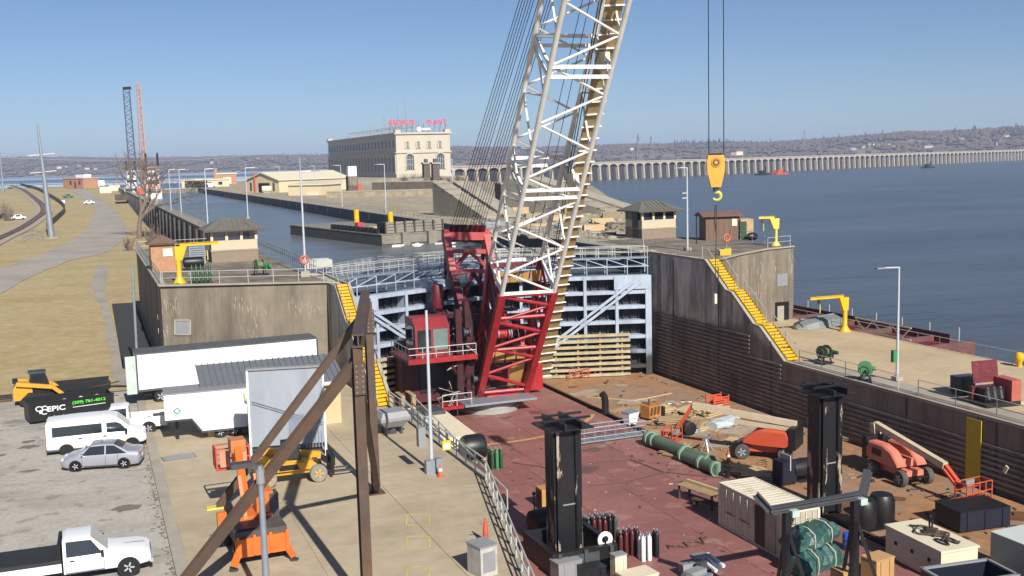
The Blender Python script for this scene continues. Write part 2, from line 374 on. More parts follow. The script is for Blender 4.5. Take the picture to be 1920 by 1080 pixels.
def sheet(name, pts, m, dz, sub=True):
    """flat strip: list of (left, right) world points laid on the terrain"""
    b = MB(); L = []
    for (a, c) in pts:
        L.append((a, c))
    q = []
    for k in range(len(L)-1):
        n = max(1, int((Vector(L[k+1][0])-Vector(L[k][0])).length/3)) if sub else 1
        for t in range(n):
            f = t/n; q.append([Vector(L[k][e]).lerp(Vector(L[k+1][e]), f) for e in (0, 1)])
    q.append([Vector(L[-1][0]), Vector(L[-1][1])])
    for p in q:
        for e in (0, 1):
            jx = random.uniform(-.14,.14)*(1 if sub else 0); b.v.append((p[e].x+jx, p[e].y+jx, tz(p[e].x, p[e].y)+dz))
    for k in range(len(q)-1): b.f.append((2*k, 2*k+1, 2*k+3, 2*k+2))
    return struct(b.build(name, m, fix=False))
def g2(u, v): p = ground_hit(u, v); return (p.x, p.y, 0)
# the access road: from the left edge, bending away along the lock
road = [((-60,120,0),(-60,150,0)), (g2(0,552),g2(0,505)), (g2(62,517),g2(75,480)), (g2(130,490),g2(132,452)), (g2(200,474),g2(160,436)),
        (g2(236,448),g2(166,425)), (g2(240,432),g2(168,415)), (g2(222,400),g2(178,398)), (g2(205,385),g2(176,386)), (g2(190,374),g2(160,375)), (g2(172,362),g2(138,362)), (g2(158,353),g2(128,353))]
sheet('road', road, ROADM, 0.05)
sheet('path', [(g2(205,500),g2(180,497)), (g2(196,545),g2(172,535)), (g2(210,600),g2(192,590)), (g2(226,660),g2(204,655)), (g2(238,725),g2(214,722))], ROADM, 0.03)
b = MB(); b.add([(-70,-40,.012),(2.6,-40,.012),(2.6,88,.012),(-4,90.0,.012),(-70,97,.012)], [(0,1,2,3,4)]); struct(b.build('parking_lot', ASPH))
b = MB(); b.add([(1.9,98,.03),(4.95,94.5,.03),(4.95,147,.03),(2.1,147.4,.03)], [(0,1,2,3)]); struct(b.build('asphalt_pad', ASPHD))
random.seed(3)
# tar-sealed cracks in the parking lot
CR_M = mat('tar_crack', A(98,92,86), 0.8)
b = MB()
for k in range(22):
    x = random.uniform(-16, 1.5); y = random.uniform(42, 84); a = random.choice([0, pi/2, 0.2, 1.3]); L = random.uniform(2, 7); wv = 0
    pts = []
    for i in range(8):
        wv += random.uniform(-.25, .25); pts.append((x+cos(a)*L*i/7-sin(a)*wv, y+sin(a)*L*i/7+cos(a)*wv))
    for i in range(7):
        (x0,y0),(x1,y1) = pts[i], pts[i+1]
        if max(x0,x1) > 2.4: continue
        d = Vector((x1-x0,y1-y0)); nn = Vector((-d.y,d.x)).normalized()*random.uniform(.02,.05)
        b.quad((x0-nn.x,y0-nn.y,.018),(x1-nn.x,y1-nn.y,.018),(x1+nn.x,y1+nn.y,.018),(x0+nn.x,y0+nn.y,.018))
struct(b.build('pavement_crack', CR_M), 'stuff')

random.seed(19); b = MB()
for k in range(260):      # gravel and weeds gathered along the kerb
    y = random.uniform(32,80); x = 2.4-abs(random.gauss(0,.18)); s_ = random.uniform(.03,.08)
    b.box((x,y,.02+s_*.2),(s_*2,s_*1.5,s_*.6),random.random()*6)
struct(b.build('kerb_gravel', mat('kerb_grit', A(132,122,106), .95, var=.3, scale=3)), 'stuff')
def lot_patch(n, m_, name, seed, r0, r1, dz):
    random.seed(seed); b = MB()
    for k in range(n):
        x, y = random.uniform(-14,1.2), random.uniform(40,84); r = random.uniform(r0,r1); e_ = random.uniform(.4,.9)
        b.add([(min(2.3,x+r*random.uniform(.6,1.2)*cos(i*pi/7)),y+e_*r*random.uniform(.6,1.2)*sin(i*pi/7),dz+.0003*k) for i in range(14)],[tuple(range(14))])
    struct(b.build(name, m_), 'stuff')
lot_patch(16, mat('oil_spot', A(126,119,109), .7, var=.25, scale=2), 'oil_spot', 5, .2, .8, .0135)
lot_patch(9, mat('lot_patch', A(150,143,132), .9, var=.2, scale=2), 'pavement_patch', 6, .6, 2.2, .0185)
lot_patch(5, mat('rust_stain', A(150,118,92), .9, var=.2, scale=2), 'rust_spot', 8, .3, .9, .0225)
# ---- concrete platform on the left lock wall
edge = [(9.0,10),(16.0,39.6),(XL,52.6),(XL,74)]
pl = [(2.95,10)]+edge+[(18.05,74.0),(18.05,88),(5.2,93.5),(2.95,90)]
b = MB(); b.slab(pl, -9, 0.12); o = struct(b.build('concrete_apron', CONC))
# expansion joints as slightly recessed dark strips would vanish; slabs are separate pieces with open joints
JM = mat('slab_concrete', A(194,178,150), 0.85, var=0.12, scale=0.9, bump=0.01, stain=A(146,131,110), stain_scale=0.12, stain_amt=0.65)
def clip_x(y):  # lock-side limit of the apron at y
    if y < 39.6: return 9+(y-10)*(7/29.6)
    if y < 52.6: return 16+(y-39.6)*((XL-16)/13.0)
    return XL
bys = [22,28,34,40,46,52,58,64,70,76,82,87.2]
bxs = [3.0,8.3,13.6,XL]
for j in range(len(bys)-1):
    for i in range(3):
        y0, y1 = bys[j]+.015, bys[j+1]-.015; x0, x1 = bxs[i]+.015, bxs[i+1]-.015
        a0, a1 = min(x1, clip_x(y0)-.35), min(x1, clip_x(y1)-.35)
        if y1 > 73: a0 = min(a0, 18.0); a1 = min(a1, 18.0)
        if a0 <= x0+.3 or a1 <= x0+.3: continue
        bb = MB().slab([(x0,y0),(a0,y0),(a1,y1),(x0,y1)], .121, .145+random.uniform(-.004,.004)); bb.build('slab', JM, o)
kb = MB(); kb.bx(2.45,2.96,30,88,-.3,.17); struct(kb.build('kerb', CONCL))
cp = MB()
for (p,q) in ((edge[0],edge[1]),(edge[1],edge[2]),(edge[2],edge[3])):
    p, q = Vector((*p,.16)), Vector((*q,.16)); d = (q-p).normalized(); nn = Vector((-d.y,d.x,0))*.16
    cp.beam(p+nn, q+nn, .32, .16)
struct(cp.build('wall_coping', CONCL, o))
YLINE = mat('faded_yellow_line', A(214,196,110), 0.8, var=0.25, scale=4)
for (v0,v1) in ((965,985),(1006,1028),(1063,1088)):
    q = [P(762,v0,.15),P(805,v0,.15),P(805,v1,.15),P(762,v1,.15)]
    b = MB()
    for i in range(4):
        p0, p1 = q[i].copy(), q[(i+1)%4].copy(); p0.z = p1.z = .158; b.beam(p0, p1, .07, .006)
    tag(b.build('painted_box', YLINE), {965:'far',1006:'middle',1063:'nearest'}[v0]+' of three faded yellow boxes painted on the apron', 'marking', 'yellow boxes painted on the apron')

# ---- left upper block and chamber wall
t = thing('lock_wall_block', 'weathered concrete lock block with pale streaks below the left control hut', 'wall', (11,92,0))
MB().slab([(5.2,93),(17.98,87.4),(17.98,141),(5.2,138)], -1, ZU).build('wall', CONCW, t, w=True)
MB().slab([(5.05,92.75),(18.1,87.1),(18.1,87.75),(5.05,93.4)], ZU, ZU+.12).build('coping', CONCL, t, w=True)
MB().slab([(5.0,93.5),(5.7,93.3),(5.7,138),(5.0,138)], ZU+.001, ZU+.13).build('coping', CONCL, t, w=True)
fd = Vector((17.98-5.2, 87.4-93, 0)).normalized(); fn = Vector((fd.y,-fd.x,0))
def face_pt(u, v):
    d = ray(u, v); p0 = Vector((5.2,93,0)); tt = (p0-CAMP).dot(fn)/d.dot(fn); return CAMP+d*tt
pm = MB()
a0, a1, a2, a3 = [face_pt(*q)+fn*.05 for q in ((328,600),(357,600),(357,627),(328,627))]
pm.quad(a3,a2,a1,a0); pm.build('wall_hatch', GREY, t, w=True)
fr = MB()
for p, q in ((a0,a1),(a1,a2),(a2,a3),(a3,a0)): fr.beam(p, q, .12, .12)
fr.build('hatch_frame', CONCL, t, w=True)
EFF = mat('lime_streak', A(176,165,147), 0.9, var=0.2, scale=3)
lm = MB(); random.seed(11)
for (u0, v0, n, hh) in ((308,560,14,60),(475,565,18,75),(560,555,10,30),(585,560,8,30),(330,552,8,35),(450,552,10,25)):
    for k in range(n):
        u = u0+random.gauss(0,9); v = v0+random.uniform(0,hh); p = face_pt(u, v)+fn*.004
        q = p+fd*random.uniform(-.12,.12)+Vector((0,0,-random.uniform(.2,.7))); wv = fd*random.uniform(.015,.05)
        lm.quad(p-wv,p+wv,q+wv*.5,q-wv*.5)
struct(lm.build('lime_stain', EFF, t, w=True), 'stuff')
t = thing('chamber_wall', 'long left lock chamber wall with land side coloured dark for shade', 'wall', (18,142,0))
MB().bx(17.2,XL,141,655,-2,ZU).build('wall', BLACKW, t, w=True)  # near-black base puts the land side's shade into the colour
MB().bx(17.0,XL+.1,141.01,655,ZU,ZU+.15).build('coping', CONCL, t, w=True)
k = 0
for y in range(150, 640, 12):
    MB().bx(16.6,17.2,y,y+1.4,-2,ZU-.4).build('buttress', BLACKW, t, w=True)

def stair_wall(x0, x1, sgn, name, label, yn=20):
    """lock wall end that steps down with three flights; sgn=+1 right bank"""
    t = thing(name, label, 'wall', ((x0+x1)/2, 72, 0))
    prof = [(yn,-9),(96,-9),(96,ZU),(84.3,ZU),(80.9,5.1),(80.0,5.0),(76.6,2.6),(75.7,2.5),(72.2,0.05),(yn,0.05)]
    MB().prismx(prof, x0, x1).build('wall', DARKW, t, w=True)
    ex = x0+.12 if sgn > 0 else x1-.12
    cp = MB(); tops = [(96,ZU),(84.3,ZU),(80.9,5.1),(80.0,5.0),(76.6,2.6),(75.7,2.5),(72.2,0.05),(yn,0.05)]
    for i in range(len(tops)-1):
        cp.beam((ex,tops[i][0],tops[i][1]+.08),(ex,tops[i+1][0],tops[i+1][1]+.08), .3, .2)
    cp.build('coping', CONCL, t, w=True)
    return t
def stairs(x0, x1, label):
    t = thing('wall_stairs', label, 'stairs', ((x0+x1)/2, 72, 0.05), group='yellow stairs on the lock walls')
    me = None
    for (ya,za,yb,zb) in ((84.3,ZU,80.9,5.1),(80.0,5.0,76.6,2.6),(75.7,2.5,72.2,0.05)):
        n = 11
        for i in range(n):
            f = (i+.5)/n; y = ya+(yb-ya)*f; z = za+(zb-za)*f+.22
            if me is None:
                o = MB().bx(-(x1-x0)/2,(x1-x0)/2,-.15,.15,-.03,.03).bx(-(x1-x0)/2,(x1-x0)/2,-.15,-.12,-.14,-.031).build('tread', YEL, t); me = o.data
            else: o = link('tread', me, t)
            o.location = (0, y-72, z-.05)
        for x in (x0-.03, x1+.03):
            MB().beam((x,ya,za+.2),(x,yb,zb+.2),.05,.26).build('stringer', YEL, t, w=True)
        for x in (x0-.04, x1+.04):
            MB().tube((x,ya,za+1.15),(x,yb,zb+1.15),.025,n=6).build('handrail', RAILM, t, w=True)
            for f in (0.02,.5,.98):
                p = Vector((x,ya+(yb-ya)*f,za+(zb-za)*f)); MB().tube(p+Vector((0,0,.2)),p+Vector((0,0,1.15)),.022,n=6).build('post', RAILM, t, w=True)
    for (y,z) in ((80.45,5.2),(76.15,2.7)):
        MB().bx(x0,x1,y-.5,y+.5,z,z+.06).build('landing', YEL, t, w=True)
    return t
rw = stair_wall(XR, 53.9, 1, 'lock_wall', 'dark streaked right lock wall stepping down beside yellow stairs')
stairs(52.75, 53.75, 'yellow metal stairs running down the right lock wall')
lw = stair_wall(18.02, XL, -1, 'lock_wall', 'left lock wall end stepping down beside partly hidden yellow stairs', 74.02)
stairs(18.15, 18.95, 'yellow metal stairs beside the left block behind the rusty frame')
STRIP = mat('armour_strip', A(150,136,122,.85), .8, var=.35, scale=1.0, stain=A(70,62,56,.85), stain_scale=.3, stain_amt=.9, bump=.02)
# armour strips on the face of the right lock wall
for i in range(17):
    z = -4.2+i*.36
    y1 = 93.5; y0 = 26 if z < -1.4 else (72.5 if z < .1 else 84 if z > 1.8 else 77)
    if z > 1.6: break
    MB().bx(XR-.14, XR-.003, y0, y1, z, z+.15).build('armour_strip', STRIP, rw, w=True)
for y in (26,34,42,50,58,66,74,82,90):
    MB().bx(XR-.05, XR-.002, y-.05, y+.05, -6, (0 if y < 72 else 1.6 if y < 80 else 7.2)).build('joint_strip', BLACKW, rw, w=True)
yp = MB(); q0, q1 = PX(1813,783,XR-.12), PX(1841,790,XR-.12)
tag(MB().bx(XR-.16,XR-.105,q1.y,q0.y,-4.2,-.15).build('yellow_board', mat('dull_yellow', A(212,184,40), .6, var=.12)), 'tall dull yellow board fixed to the dark right lock wall', 'board')

# ---- right bank: lower deck, upper block, island
LDECK = mat('gravel_deck', A(204,182,146), 0.9, var=0.1, scale=1.5, bump=0.01, stain=A(160,140,108), stain_scale=0.1, stain_amt=.6)
b = MB(); b.slab([(53.905,18),(68,18),(68,96),(53.905,96)], -9, 0.03); struct(b.build('lower_wall_deck', LDECK))
b = MB(); b.bx(53.92,55.4,20,72,.031,.06); struct(b.build('wall_walkway', CONCL))
pA, pB, pC = P(1386,478,ZU), P(1439,468,ZU), P(1488,463,ZU)
t = thing('lock_wall_block', 'tall streaked concrete block with doorway at the right bank', 'wall', (61,92,0))
blk = [(53.91,84.6),(54.3,84.6),(pA.x,pA.y),(pB.x,pB.y),(pC.x,pC.y),(68.4,108),(64.6,112.5),(53.91,112.5)]
MB().slab(blk, -3, ZU).build('wall', CONCW, t, w=True)
for p, q in ((Vector((54.3,84.6,ZU)),pA),(pA,pB),(pB,pC)):
    p, q = p.copy(), q.copy(); p.z = q.z = ZU+.07; MB().beam(p, q, .35, .14).build('coping', CONCL, t, w=True)
e = (pC-pB).normalized(); en = Vector((e.y,-e.x,0))
def bpt(u, v):
    d = ray(u, v); tt = (pB-CAMP).dot(en)/d.dot(en); return CAMP+d*tt
def on_face(name, m, px, off, par, th=.06):
    q = [bpt(*p)+en*off for p in px]; b = MB(); b.add(q+[x-en*th for x in q], [(0,3,2,1),(4,5,6,7),(0,1,5,4),(1,2,6,5),(2,3,7,6),(3,0,4,7)])
    return b.build(name, m, par, w=True, fix=True)
on_face('door', BLACK, ((1453,567),(1479,565),(1479,601),(1453,604)), .03, t)
on_face('door_panel', CONCL, ((1457,574),(1469,573),(1469,603),(1457,604)), .07, t)
on_face('vent', GREY, ((1457,514),(1476,512),(1476,535),(1457,537)), .04, t)
lm = MB()
for (u0, v0, n) in ((1484,475,18),(1452,480,8),(1470,560,8)):
    for k in range(n):
        p = bpt(u0+random.gauss(0,3), v0+random.uniform(0,40))+en*.004; q = p+e*random.uniform(-.1,.1)+Vector((0,0,-random.uniform(.2,.8))); wv = e*random.uniform(.02,.06)
        lm.quad(p-wv,p+wv,q+wv*.5,q-wv*.5)
struct(lm.build('lime_stain', EFF, t, w=True), 'stuff')
e2 = (pB-pA).normalized(); en2 = Vector((e2.y,-e2.x,0)); lm = MB()
pS = Vector((54.3,84.6,ZU)); e3 = (pA-pS).normalized(); en3 = Vector((e3.y,-e3.x,0))
for k in range(60):
    if k % 2: p = pA.lerp(pB, random.random())+en2*.004; ee = e2
    else: p = pS.lerp(pA, random.uniform(.3,1))+en3*.004; ee = e3
    p.z = random.uniform(1.5,7.2); q = p+ee*random.uniform(-.1,.1)+Vector((0,0,-random.uniform(.3,1.5))); wv = ee*random.uniform(.02,.1)
    lm.quad(p-wv,p+wv,q+wv*.4,q-wv*.4)
struct(lm.build('lime_stain', EFF, t, w=True), 'stuff')
isl = [(XR,96.01),(53.9,96.01),(53.9,112.52),(64.6,112.52),(94.4,179),(168,345),(182,542),(199,700),(246,700),(246,945),(150,945),(75,690),(XR,560)]
b = MB(); b.slab(isl, -9, ZU-.02); ISLM = mat('island_ground', A(178,164,136), .92, var=.28, scale=.4, bump=.05, stain=A(146,128,98), stain_scale=.07, stain_amt=.85, streak=(1,2,1), fine=(A(206,196,176),.35,.57,.6))
struct(b.build('island_ground', ISLM))
t = thing('chamber_wall', 'long right lock chamber wall with dark wet face above the water', 'wall', (53,97,ZP))
MB().bx(XR-.35,53.6,96.02,558,ZP-4,ZU+.005).build('wall', mat('slick_wall', A(70,70,76,.6), .6, var=.3, scale=.5, bump=.02), t, w=True)
MB().bx(XR-.4,53.9,96.03,558,ZU+.006,ZU+.16).build('coping', CONCL, t, w=True)
for y in range(104, 556, 13): MB().bx(XR-.5,XR-.36,y,y+.5,ZP-1,ZU-.1).build('fender', BLACKW, t, w=True)
t = thing('cross_wall', 'low concrete wall closing the far end of the chamber', 'wall', (36,562,ZP))
MB().bx(17.3,54,556,562,ZP-2,ZU-.3).build('wall', CONCW, t, w=True)
MB().bx(17,54,555.8,562.2,ZU-.29,ZU-.1).build('coping', CONCL, t, w=True)

# ---- far hills and woods
HP = [(-900,3600,300),(-100,3300,297),(250,3300,296),(620,3200,291),(850,3150,277),(1000,3100,277),(1150,3000,272),(1300,2900,268),(1450,2800,266),(1600,2650,257),(1700,2560,248),(1780,2500,245),(1880,2450,240),(1960,2450,238),(2150,2450,236),(2600,2500,235),(3600,2600,240)]
def hill(u):
    for a, c in zip(HP, HP[1:]):
        if a[0] <= u <= c[0]:
            f = (u-a[0])/(c[0]-a[0]); return a[1]+(c[1]-a[1])*f, a[2]+(c[2]-a[2])*f
    return HP[-1][1:]
def hz(u): return 326-0.026*u
def hill_pt(u, s):      # s: 0 at the shore, 1 at the crest, >1 behind
    d, yc = hill(u); top = HC+(hz(u)-yc)*(d+650)/FPX-5
    d2 = d+650*s; p = PD(u, 300, d2)
    z = ZP-1.5+(top-ZP+1.5)*(sst(min(s,1))*.75+.25*min(s,1)) if s <= 1 else top-(s-1)*30
    z += 4*noise.noise((p.x*.004, p.y*.004, 1.0))*min(1, s*2)
    return Vector((p.x, p.y, z))
HILLM = mat('winter_hill', A(112,98,84), .95, var=.25, scale=.02, stain=A(160,146,112), stain_scale=.006, stain_amt=.8, stain_lo=.5, stain_hi=.6)
b = MB(); us = list(range(-900,3601,20)); ss = [0,.05,.12,.2,.3,.42,.55,.7,.85,1,1.3,2.5]
for u in us:
    for s in ss: b.v.append(tuple(hill_pt(u, s)))
nS = len(ss)
for i in range(len(us)-1):
    for j in range(nS-1): b.f.append((i*nS+j, (i+1)*nS+j, (i+1)*nS+j+1, i*nS+j+1))
struct(b.build('hills', HILLM, smooth=True))
random.seed(21)
WOODF = mat('bare_wood', A(108,92,82), .95, var=.25, scale=.05)
b = MB()
for k in range(15000):
    u = random.uniform(-300, 2250); s = random.random()**.75*1.02
    nn = noise.noise((u*.012, s*4, 3.3))
    if s < .62 and nn < .02 and random.random() < .93: continue
    p = hill_pt(u, s); r = random.uniform(5, 10); h = random.uniform(6, 11)
    a = random.random()*6; q = []
    for i in range(5): q.append((p.x+r*cos(a+i*1.256), p.y+r*sin(a+i*1.256), p.z+h*random.uniform(.3,.6)))
    b.add([(p.x,p.y,p.z-1)]+q+[(p.x+random.uniform(-2,2),p.y+random.uniform(-2,2),p.z+h)],
          [(0,i%5+1,(i+1)%5+1) for i in range(5)]+[(6,(i+1)%5+1,i%5+1) for i in range(5)])
struct(b.build('far_wood', WOODF), 'stuff')
# evergreen clumps
b = MB(); EVG = mat('evergreen', A(62,72,62), .95, var=.3, scale=.1)
for k in range(160):
    u = random.choice([random.gauss(1330,25), random.gauss(1900,25), random.gauss(1280,15), random.uniform(1500,2000), random.uniform(1200,1450)]); s = random.uniform(.55,1.0); p = hill_pt(u, s); h = random.uniform(12,22); r = h*.22
    for j in range(3): b.tube((p.x,p.y,p.z+h*(.1+.28*j)),(p.x,p.y,p.z+h*(.45+.28*j)), r*(1-.25*j), .1, n=6)
struct(b.build('far_evergreen', EVG), 'stuff')
# distant houses
def house_mesh(wd, dp, h, rf):
    return (wd, dp, h, rf)
HW = [mat('house_white', A(236,232,224), .7), mat('house_cream', A(222,205,176), .7), mat('house_pink', A(206,170,150), .7)]
HR = [mat('roof_grey', A(120,116,114), .8), mat('roof_brown', A(128,100,84), .8)]
def far_house(u, v, k, label, group, big=1.0):
    lo, hi = 0.02, 1.0
    best = min((abs(proj(hill_pt(u, s))[1]-v), s) for s in [i/40 for i in range(1, 41)])[1]
    p = hill_pt(u, best); wd = random.uniform(11,17)*big; dp = random.uniform(9,12); h = random.uniform(4,6)
    t = thing('house', label, 'house', (p.x,p.y,p.z-1), -YAW+random.uniform(-.4,.4), group)
    MB().bx(-wd/2,wd/2,-dp/2,dp/2,0,h+1).build('wall', HW[k%3], t)
    MB().prismx([(-dp/2-.5,h+.9),(dp/2+.5,h+.9),(0,h+4)], -wd/2-.5, wd/2+.5).build('roof', HR[k%2], t)
    for x in (-wd*.3, 0, wd*.3): MB().bx(x-.7,x+.7,-dp/2-.06,-dp/2-.01,2.2,3.9).build('window', GLASS, t)
def proj(p):
    d = Vector(p)-CAMP; z = d.dot(CF); return 960+FPX*d.dot(CR)/z, 540-FPX*d.dot(CU)/z
random.seed(5); k = 0
for lab, grp, pts in (('tiny pale house on the far shore left of the monopole line','houses across the pool, left',[(110,316),(122,313),(150,312),(163,317),(178,318)]),
    ('tiny pale house on the far shore behind the lock light poles','houses across the pool, middle',[(326,309),(398,306),(405,303),(412,305),(428,304),(440,301),(452,303),(470,303),(485,299),(498,300),(508,298),(520,301),(545,299),(560,297),(572,300),(590,299)]),
    ('tiny house on the far hillside above the dam deck','houses on the hillside beyond the dam',[(1262,280),(1505,276),(1540,280),(1600,281),(1622,277),(1632,273),(1640,272),(1648,275),(1655,271),(1664,274),(1672,277),(1690,276),(1700,279),(1740,277),(1748,262),(1756,263),(1785,266),(1800,264),(1815,274),(1822,272),(1840,262),(1870,272),(1884,258),(1878,268)]),
    ('small pale hut on the horizon right of the crane boom','huts by the dam',[(1185,281)])):
    for (u, v) in pts: far_house(u, v, k, lab, grp, 1.25 if u > 1600 else 1.0); k += 1

# ---- dam
t = thing('river_dam', 'long low concrete dam of many arched bays crossing the river', 'dam', tuple(D0+Vector((0,0,ZW))), atan2(DD.y, DD.x))
SP, ND = 14.8, 105; ZT = 12.3-ZW
DCON = mat('dam_concrete', A(190,180,164), .9, var=.12, scale=.2)
DSH = mat('dam_gate', A(58,57,58), .9, var=.3, scale=.1)
MB().bx(-2,ND*SP,-5,5,ZT-1.3,ZT).build('deck', DCON, t)
MB().bx(-2,ND*SP,-5.6,-5.02,ZT-.1,ZT+.9).build('parapet', DCON, t)
pm = MB().add([(-1.1,-7.6,-1),(1.1,-7.6,-1),(1.1,6,-1),(-1.1,6,-1),(-1.1,-6.3,ZT-1.31),(1.1,-6.3,ZT-1.31),(1.1,5,ZT-1.31),(-1.1,5,ZT-1.31)],
              [(0,3,2,1),(4,5,6,7),(0,1,5,4),(1,2,6,5),(2,3,7,6),(3,0,4,7)])
po = pm.build('pier', DCON, t); po.location = (0,0,0)
ar = MB(); r = SP/2-1.1; zc = ZT-1.3-3.4; N = 8; top = ZT-1.32
for i in range(N):
    a, c = pi-pi*i/N, pi-pi*(i+1)/N
    A0 = (SP/2+r*cos(a), zc+3.0*sin(a)); A1 = (SP/2+r*cos(c), zc+3.0*sin(c))
    ar.add([(A0[0],-6.2,A0[1]),(A1[0],-6.2,A1[1]),(A1[0],-6.2,top),(A0[0],-6.2,top),(A0[0],-4.5,A0[1]),(A1[0],-4.5,A1[1]),(A1[0],-4.5,top),(A0[0],-4.5,top)],
           [(0,1,2,3),(0,4,5,1),(3,2,6,7),(5,4,7,6)])
ao = ar.build('arch', DCON, t)
go = MB().add([(1.2,-4.5,-1),(SP-1.2,-4.5,-1),(SP-1.2,-3.2,ZT-4.2),(1.2,-3.2,ZT-4.2),(1.2,-3.0,ZT-1.32),(SP-1.2,-3.0,ZT-1.32)], [(0,1,2,3),(3,2,5,4)]).build('gate', DSH, t)
for i in range(1, ND):
    for s in (po, ao, go):
        c = s.copy(); COL.objects.link(c); c.parent = t; c.location = (i*SP,0,0)
# work barges against the dam
for (u, v, lab, mm, L) in ((1430,328,'dark work barge moored against the dam',BLACK,20),(1462,327,'orange-red barge with crane wreck against the dam',ORED,26),(1740,315,'small dark barge far along the dam',BLACK,24)):
    p = P(u, v, ZW); q = thing('work_barge', lab, 'barge', tuple(p), atan2(DD.y, DD.x), 'barges at the dam')
    MB().bx(-L/2,L/2,-4,4,-.5,1.6).build('hull', mm, q); MB().bx(-L/4,L/8,-2,2,1.61,5.0).build('deck_house', mm, q)
    MB().beam((L*.2,0,1.6),(L*.3,0,9),.8).build('post', mm, q)
t = thing('dam_crane', 'pale gantry crane cabin standing on the dam deck', 'crane', tuple(D0+DD*((1270-1105)*1.4+330)+Vector((0,0,12.3))), atan2(DD.y, DD.x))
MB().bx(-7,7,-4,4,4,9).build('cabin', CREAM, t); MB().prismx([(-4.4,9.0),(4.4,9.0),(0,11)],-7.4,7.4).build('roof', HR[0], t)
for x in (-6,6):
    for y in (-3.5,3.5): MB().bx(x-.5,x+.5,y-.5,y+.5,0,3.99).build('leg', GREY, t)
# lattice pylons far away
PYM = mat('pylon_grey', A(150,152,158), .6)
for (u, v0, v1, dep, lab) in ((1197,312,252,1500,'faint lattice pylon right of the crane boom beyond the dam'),(1221,312,255,1900,'thin mast right of the crane boom beyond the dam'),(1508,282,243,2500,'faint lattice pylon on the ridge behind the dam'),(1768,285,252,2400,'faint lattice pylon on the hillside at far right')):
    p = PD(u, v0, dep); h = (v0-v1)*dep/FPX
    q = thing('pylon', lab, 'pylon', tuple(p))
    wd = h*.09
    for sx in (-1,1):
        for sy in (-1,1): MB().beam((sx*wd,sy*wd,0),(sx*.3,sy*.3,h),.45).build('leg', PYM, q)
    for f in (.25,.5,.72): MB().bx(-wd*(1-f),wd*(1-f),-wd*(1-f),wd*(1-f),h*f-.2,h*f+.2).build('brace', PYM, q)
    for f in (.8,.9): MB().bx(-h*.13,h*.13,-.3,.3,h*f-.2,h*f+.2).build('cross_arm', PYM, q)

# ---- powerhouse
x0, x1, y0, y1, zb, ztp = 199.5, 238.5, 715, 935, ZU-1, 38.2
PH = mat('powerhouse_stone', A(206,197,178), .85, var=.06, scale=.15)
PHW = mat('powerhouse_window', A(74,84,96), .4, var=.2, scale=.2)
t = thing('powerhouse', 'huge pale stone powerhouse with arched windows and red roof sign', 'building', (x0,y0,zb))
MB().bx(x0,x1,y0,y1,zb,ztp-1.2).build('wall', PH, t, w=True)
zc = 24.6
MB().bx(x0-.8,x1+.8,y0-.8,y1+.8,zc-.5,zc+.5).build('string_course', PH, t, w=True)
MB().bx(x0-1.1,x1+1.1,y0-1.1,y1+1.1,ztp-1.19,ztp).build('cornice', PH, t, w=True)
MB().bx(x0-.5,x1+.5,y0-.5,y1+.5,zb,zb+3).build('plinth', PH, t, w=True)
for (x,y) in ((x0+1.6,y0+1.6),(x1-1.6,y0+1.6),(x0+1.6,y1-1.6)): MB().bx(x-2,x+2,y-2,y+2,ztp+.01,ztp+1.9).build('corner_block', PH, t, w=True)
def arch_win(cx, zb_, wd, h, par, y, nm='window'):
    pts = [(cx-wd/2,zb_),(cx+wd/2,zb_)]+[(cx+wd/2*cos(a*pi/8), zb_+h-wd/2+wd/2*sin(a*pi/8)) for a in range(0,9)]
    o = MB().prism(pts, y-.25, y-.02).build(nm, PHW, par, w=True)
    fr = MB(); ring = [(cx-wd/2,zb_)]+[(cx+wd/2*cos(a*pi/8), zb_+h-wd/2+wd/2*sin(a*pi/8)) for a in range(8,-1,-1)]+[(cx+wd/2,zb_)]
    for p, q in zip(ring, ring[1:]): fr.beam((p[0],y-.3,p[1]),(q[0],y-.3,q[1]),.9,.9)
    fr.build('window_frame', PH, o, w=True)
    for i in (1,2,3):
        MB().bx(cx-wd/2+wd*i/4-.1,cx-wd/2+wd*i/4+.1,y-.4,y-.26,zb_,zb_+h-wd/3).build('mullion', PH, o, w=True)
    for i in (1,2): MB().bx(cx-wd/2,cx+wd/2,y-.42,y-.27,zb_+h*i/3.2-.1,zb_+h*i/3.2+.1).build('mullion', PH, o, w=True)
for cx in (x0+9.5, x1-7.5): arch_win(cx, zb+6, 6.4, 11.5, t, y0)
for i in range(4): arch_win(x0+8+i*7.8, 27.2, 2.7, 5.0, t, y0)
arch_win((x0+x1)/2+1, zb+2.5, 3.2, 6, t, y0, 'door')
nb = 22
for i in range(nb+1):
    y = y0+2+i*(y1-y0-4)/nb
    MB().bx(x0-.75,x0-.01,y-1.2,y+1.2,zb+3.01,zc-.51).build('pilaster', PH, t, w=True)
    if i < nb:
        ym = y+(y1-y0-4)/nb/2
        MB().bx(x0-.16,x0-.02,ym-2.4,ym+2.4,zb+5,zc-3).build('window', PHW, t, w=True)
        for s in (-1.4,1.4): MB().bx(x0-.16,x0-.02,ym+s-.8,ym+s+.8,28,33).build('window', PHW, t, w=True)
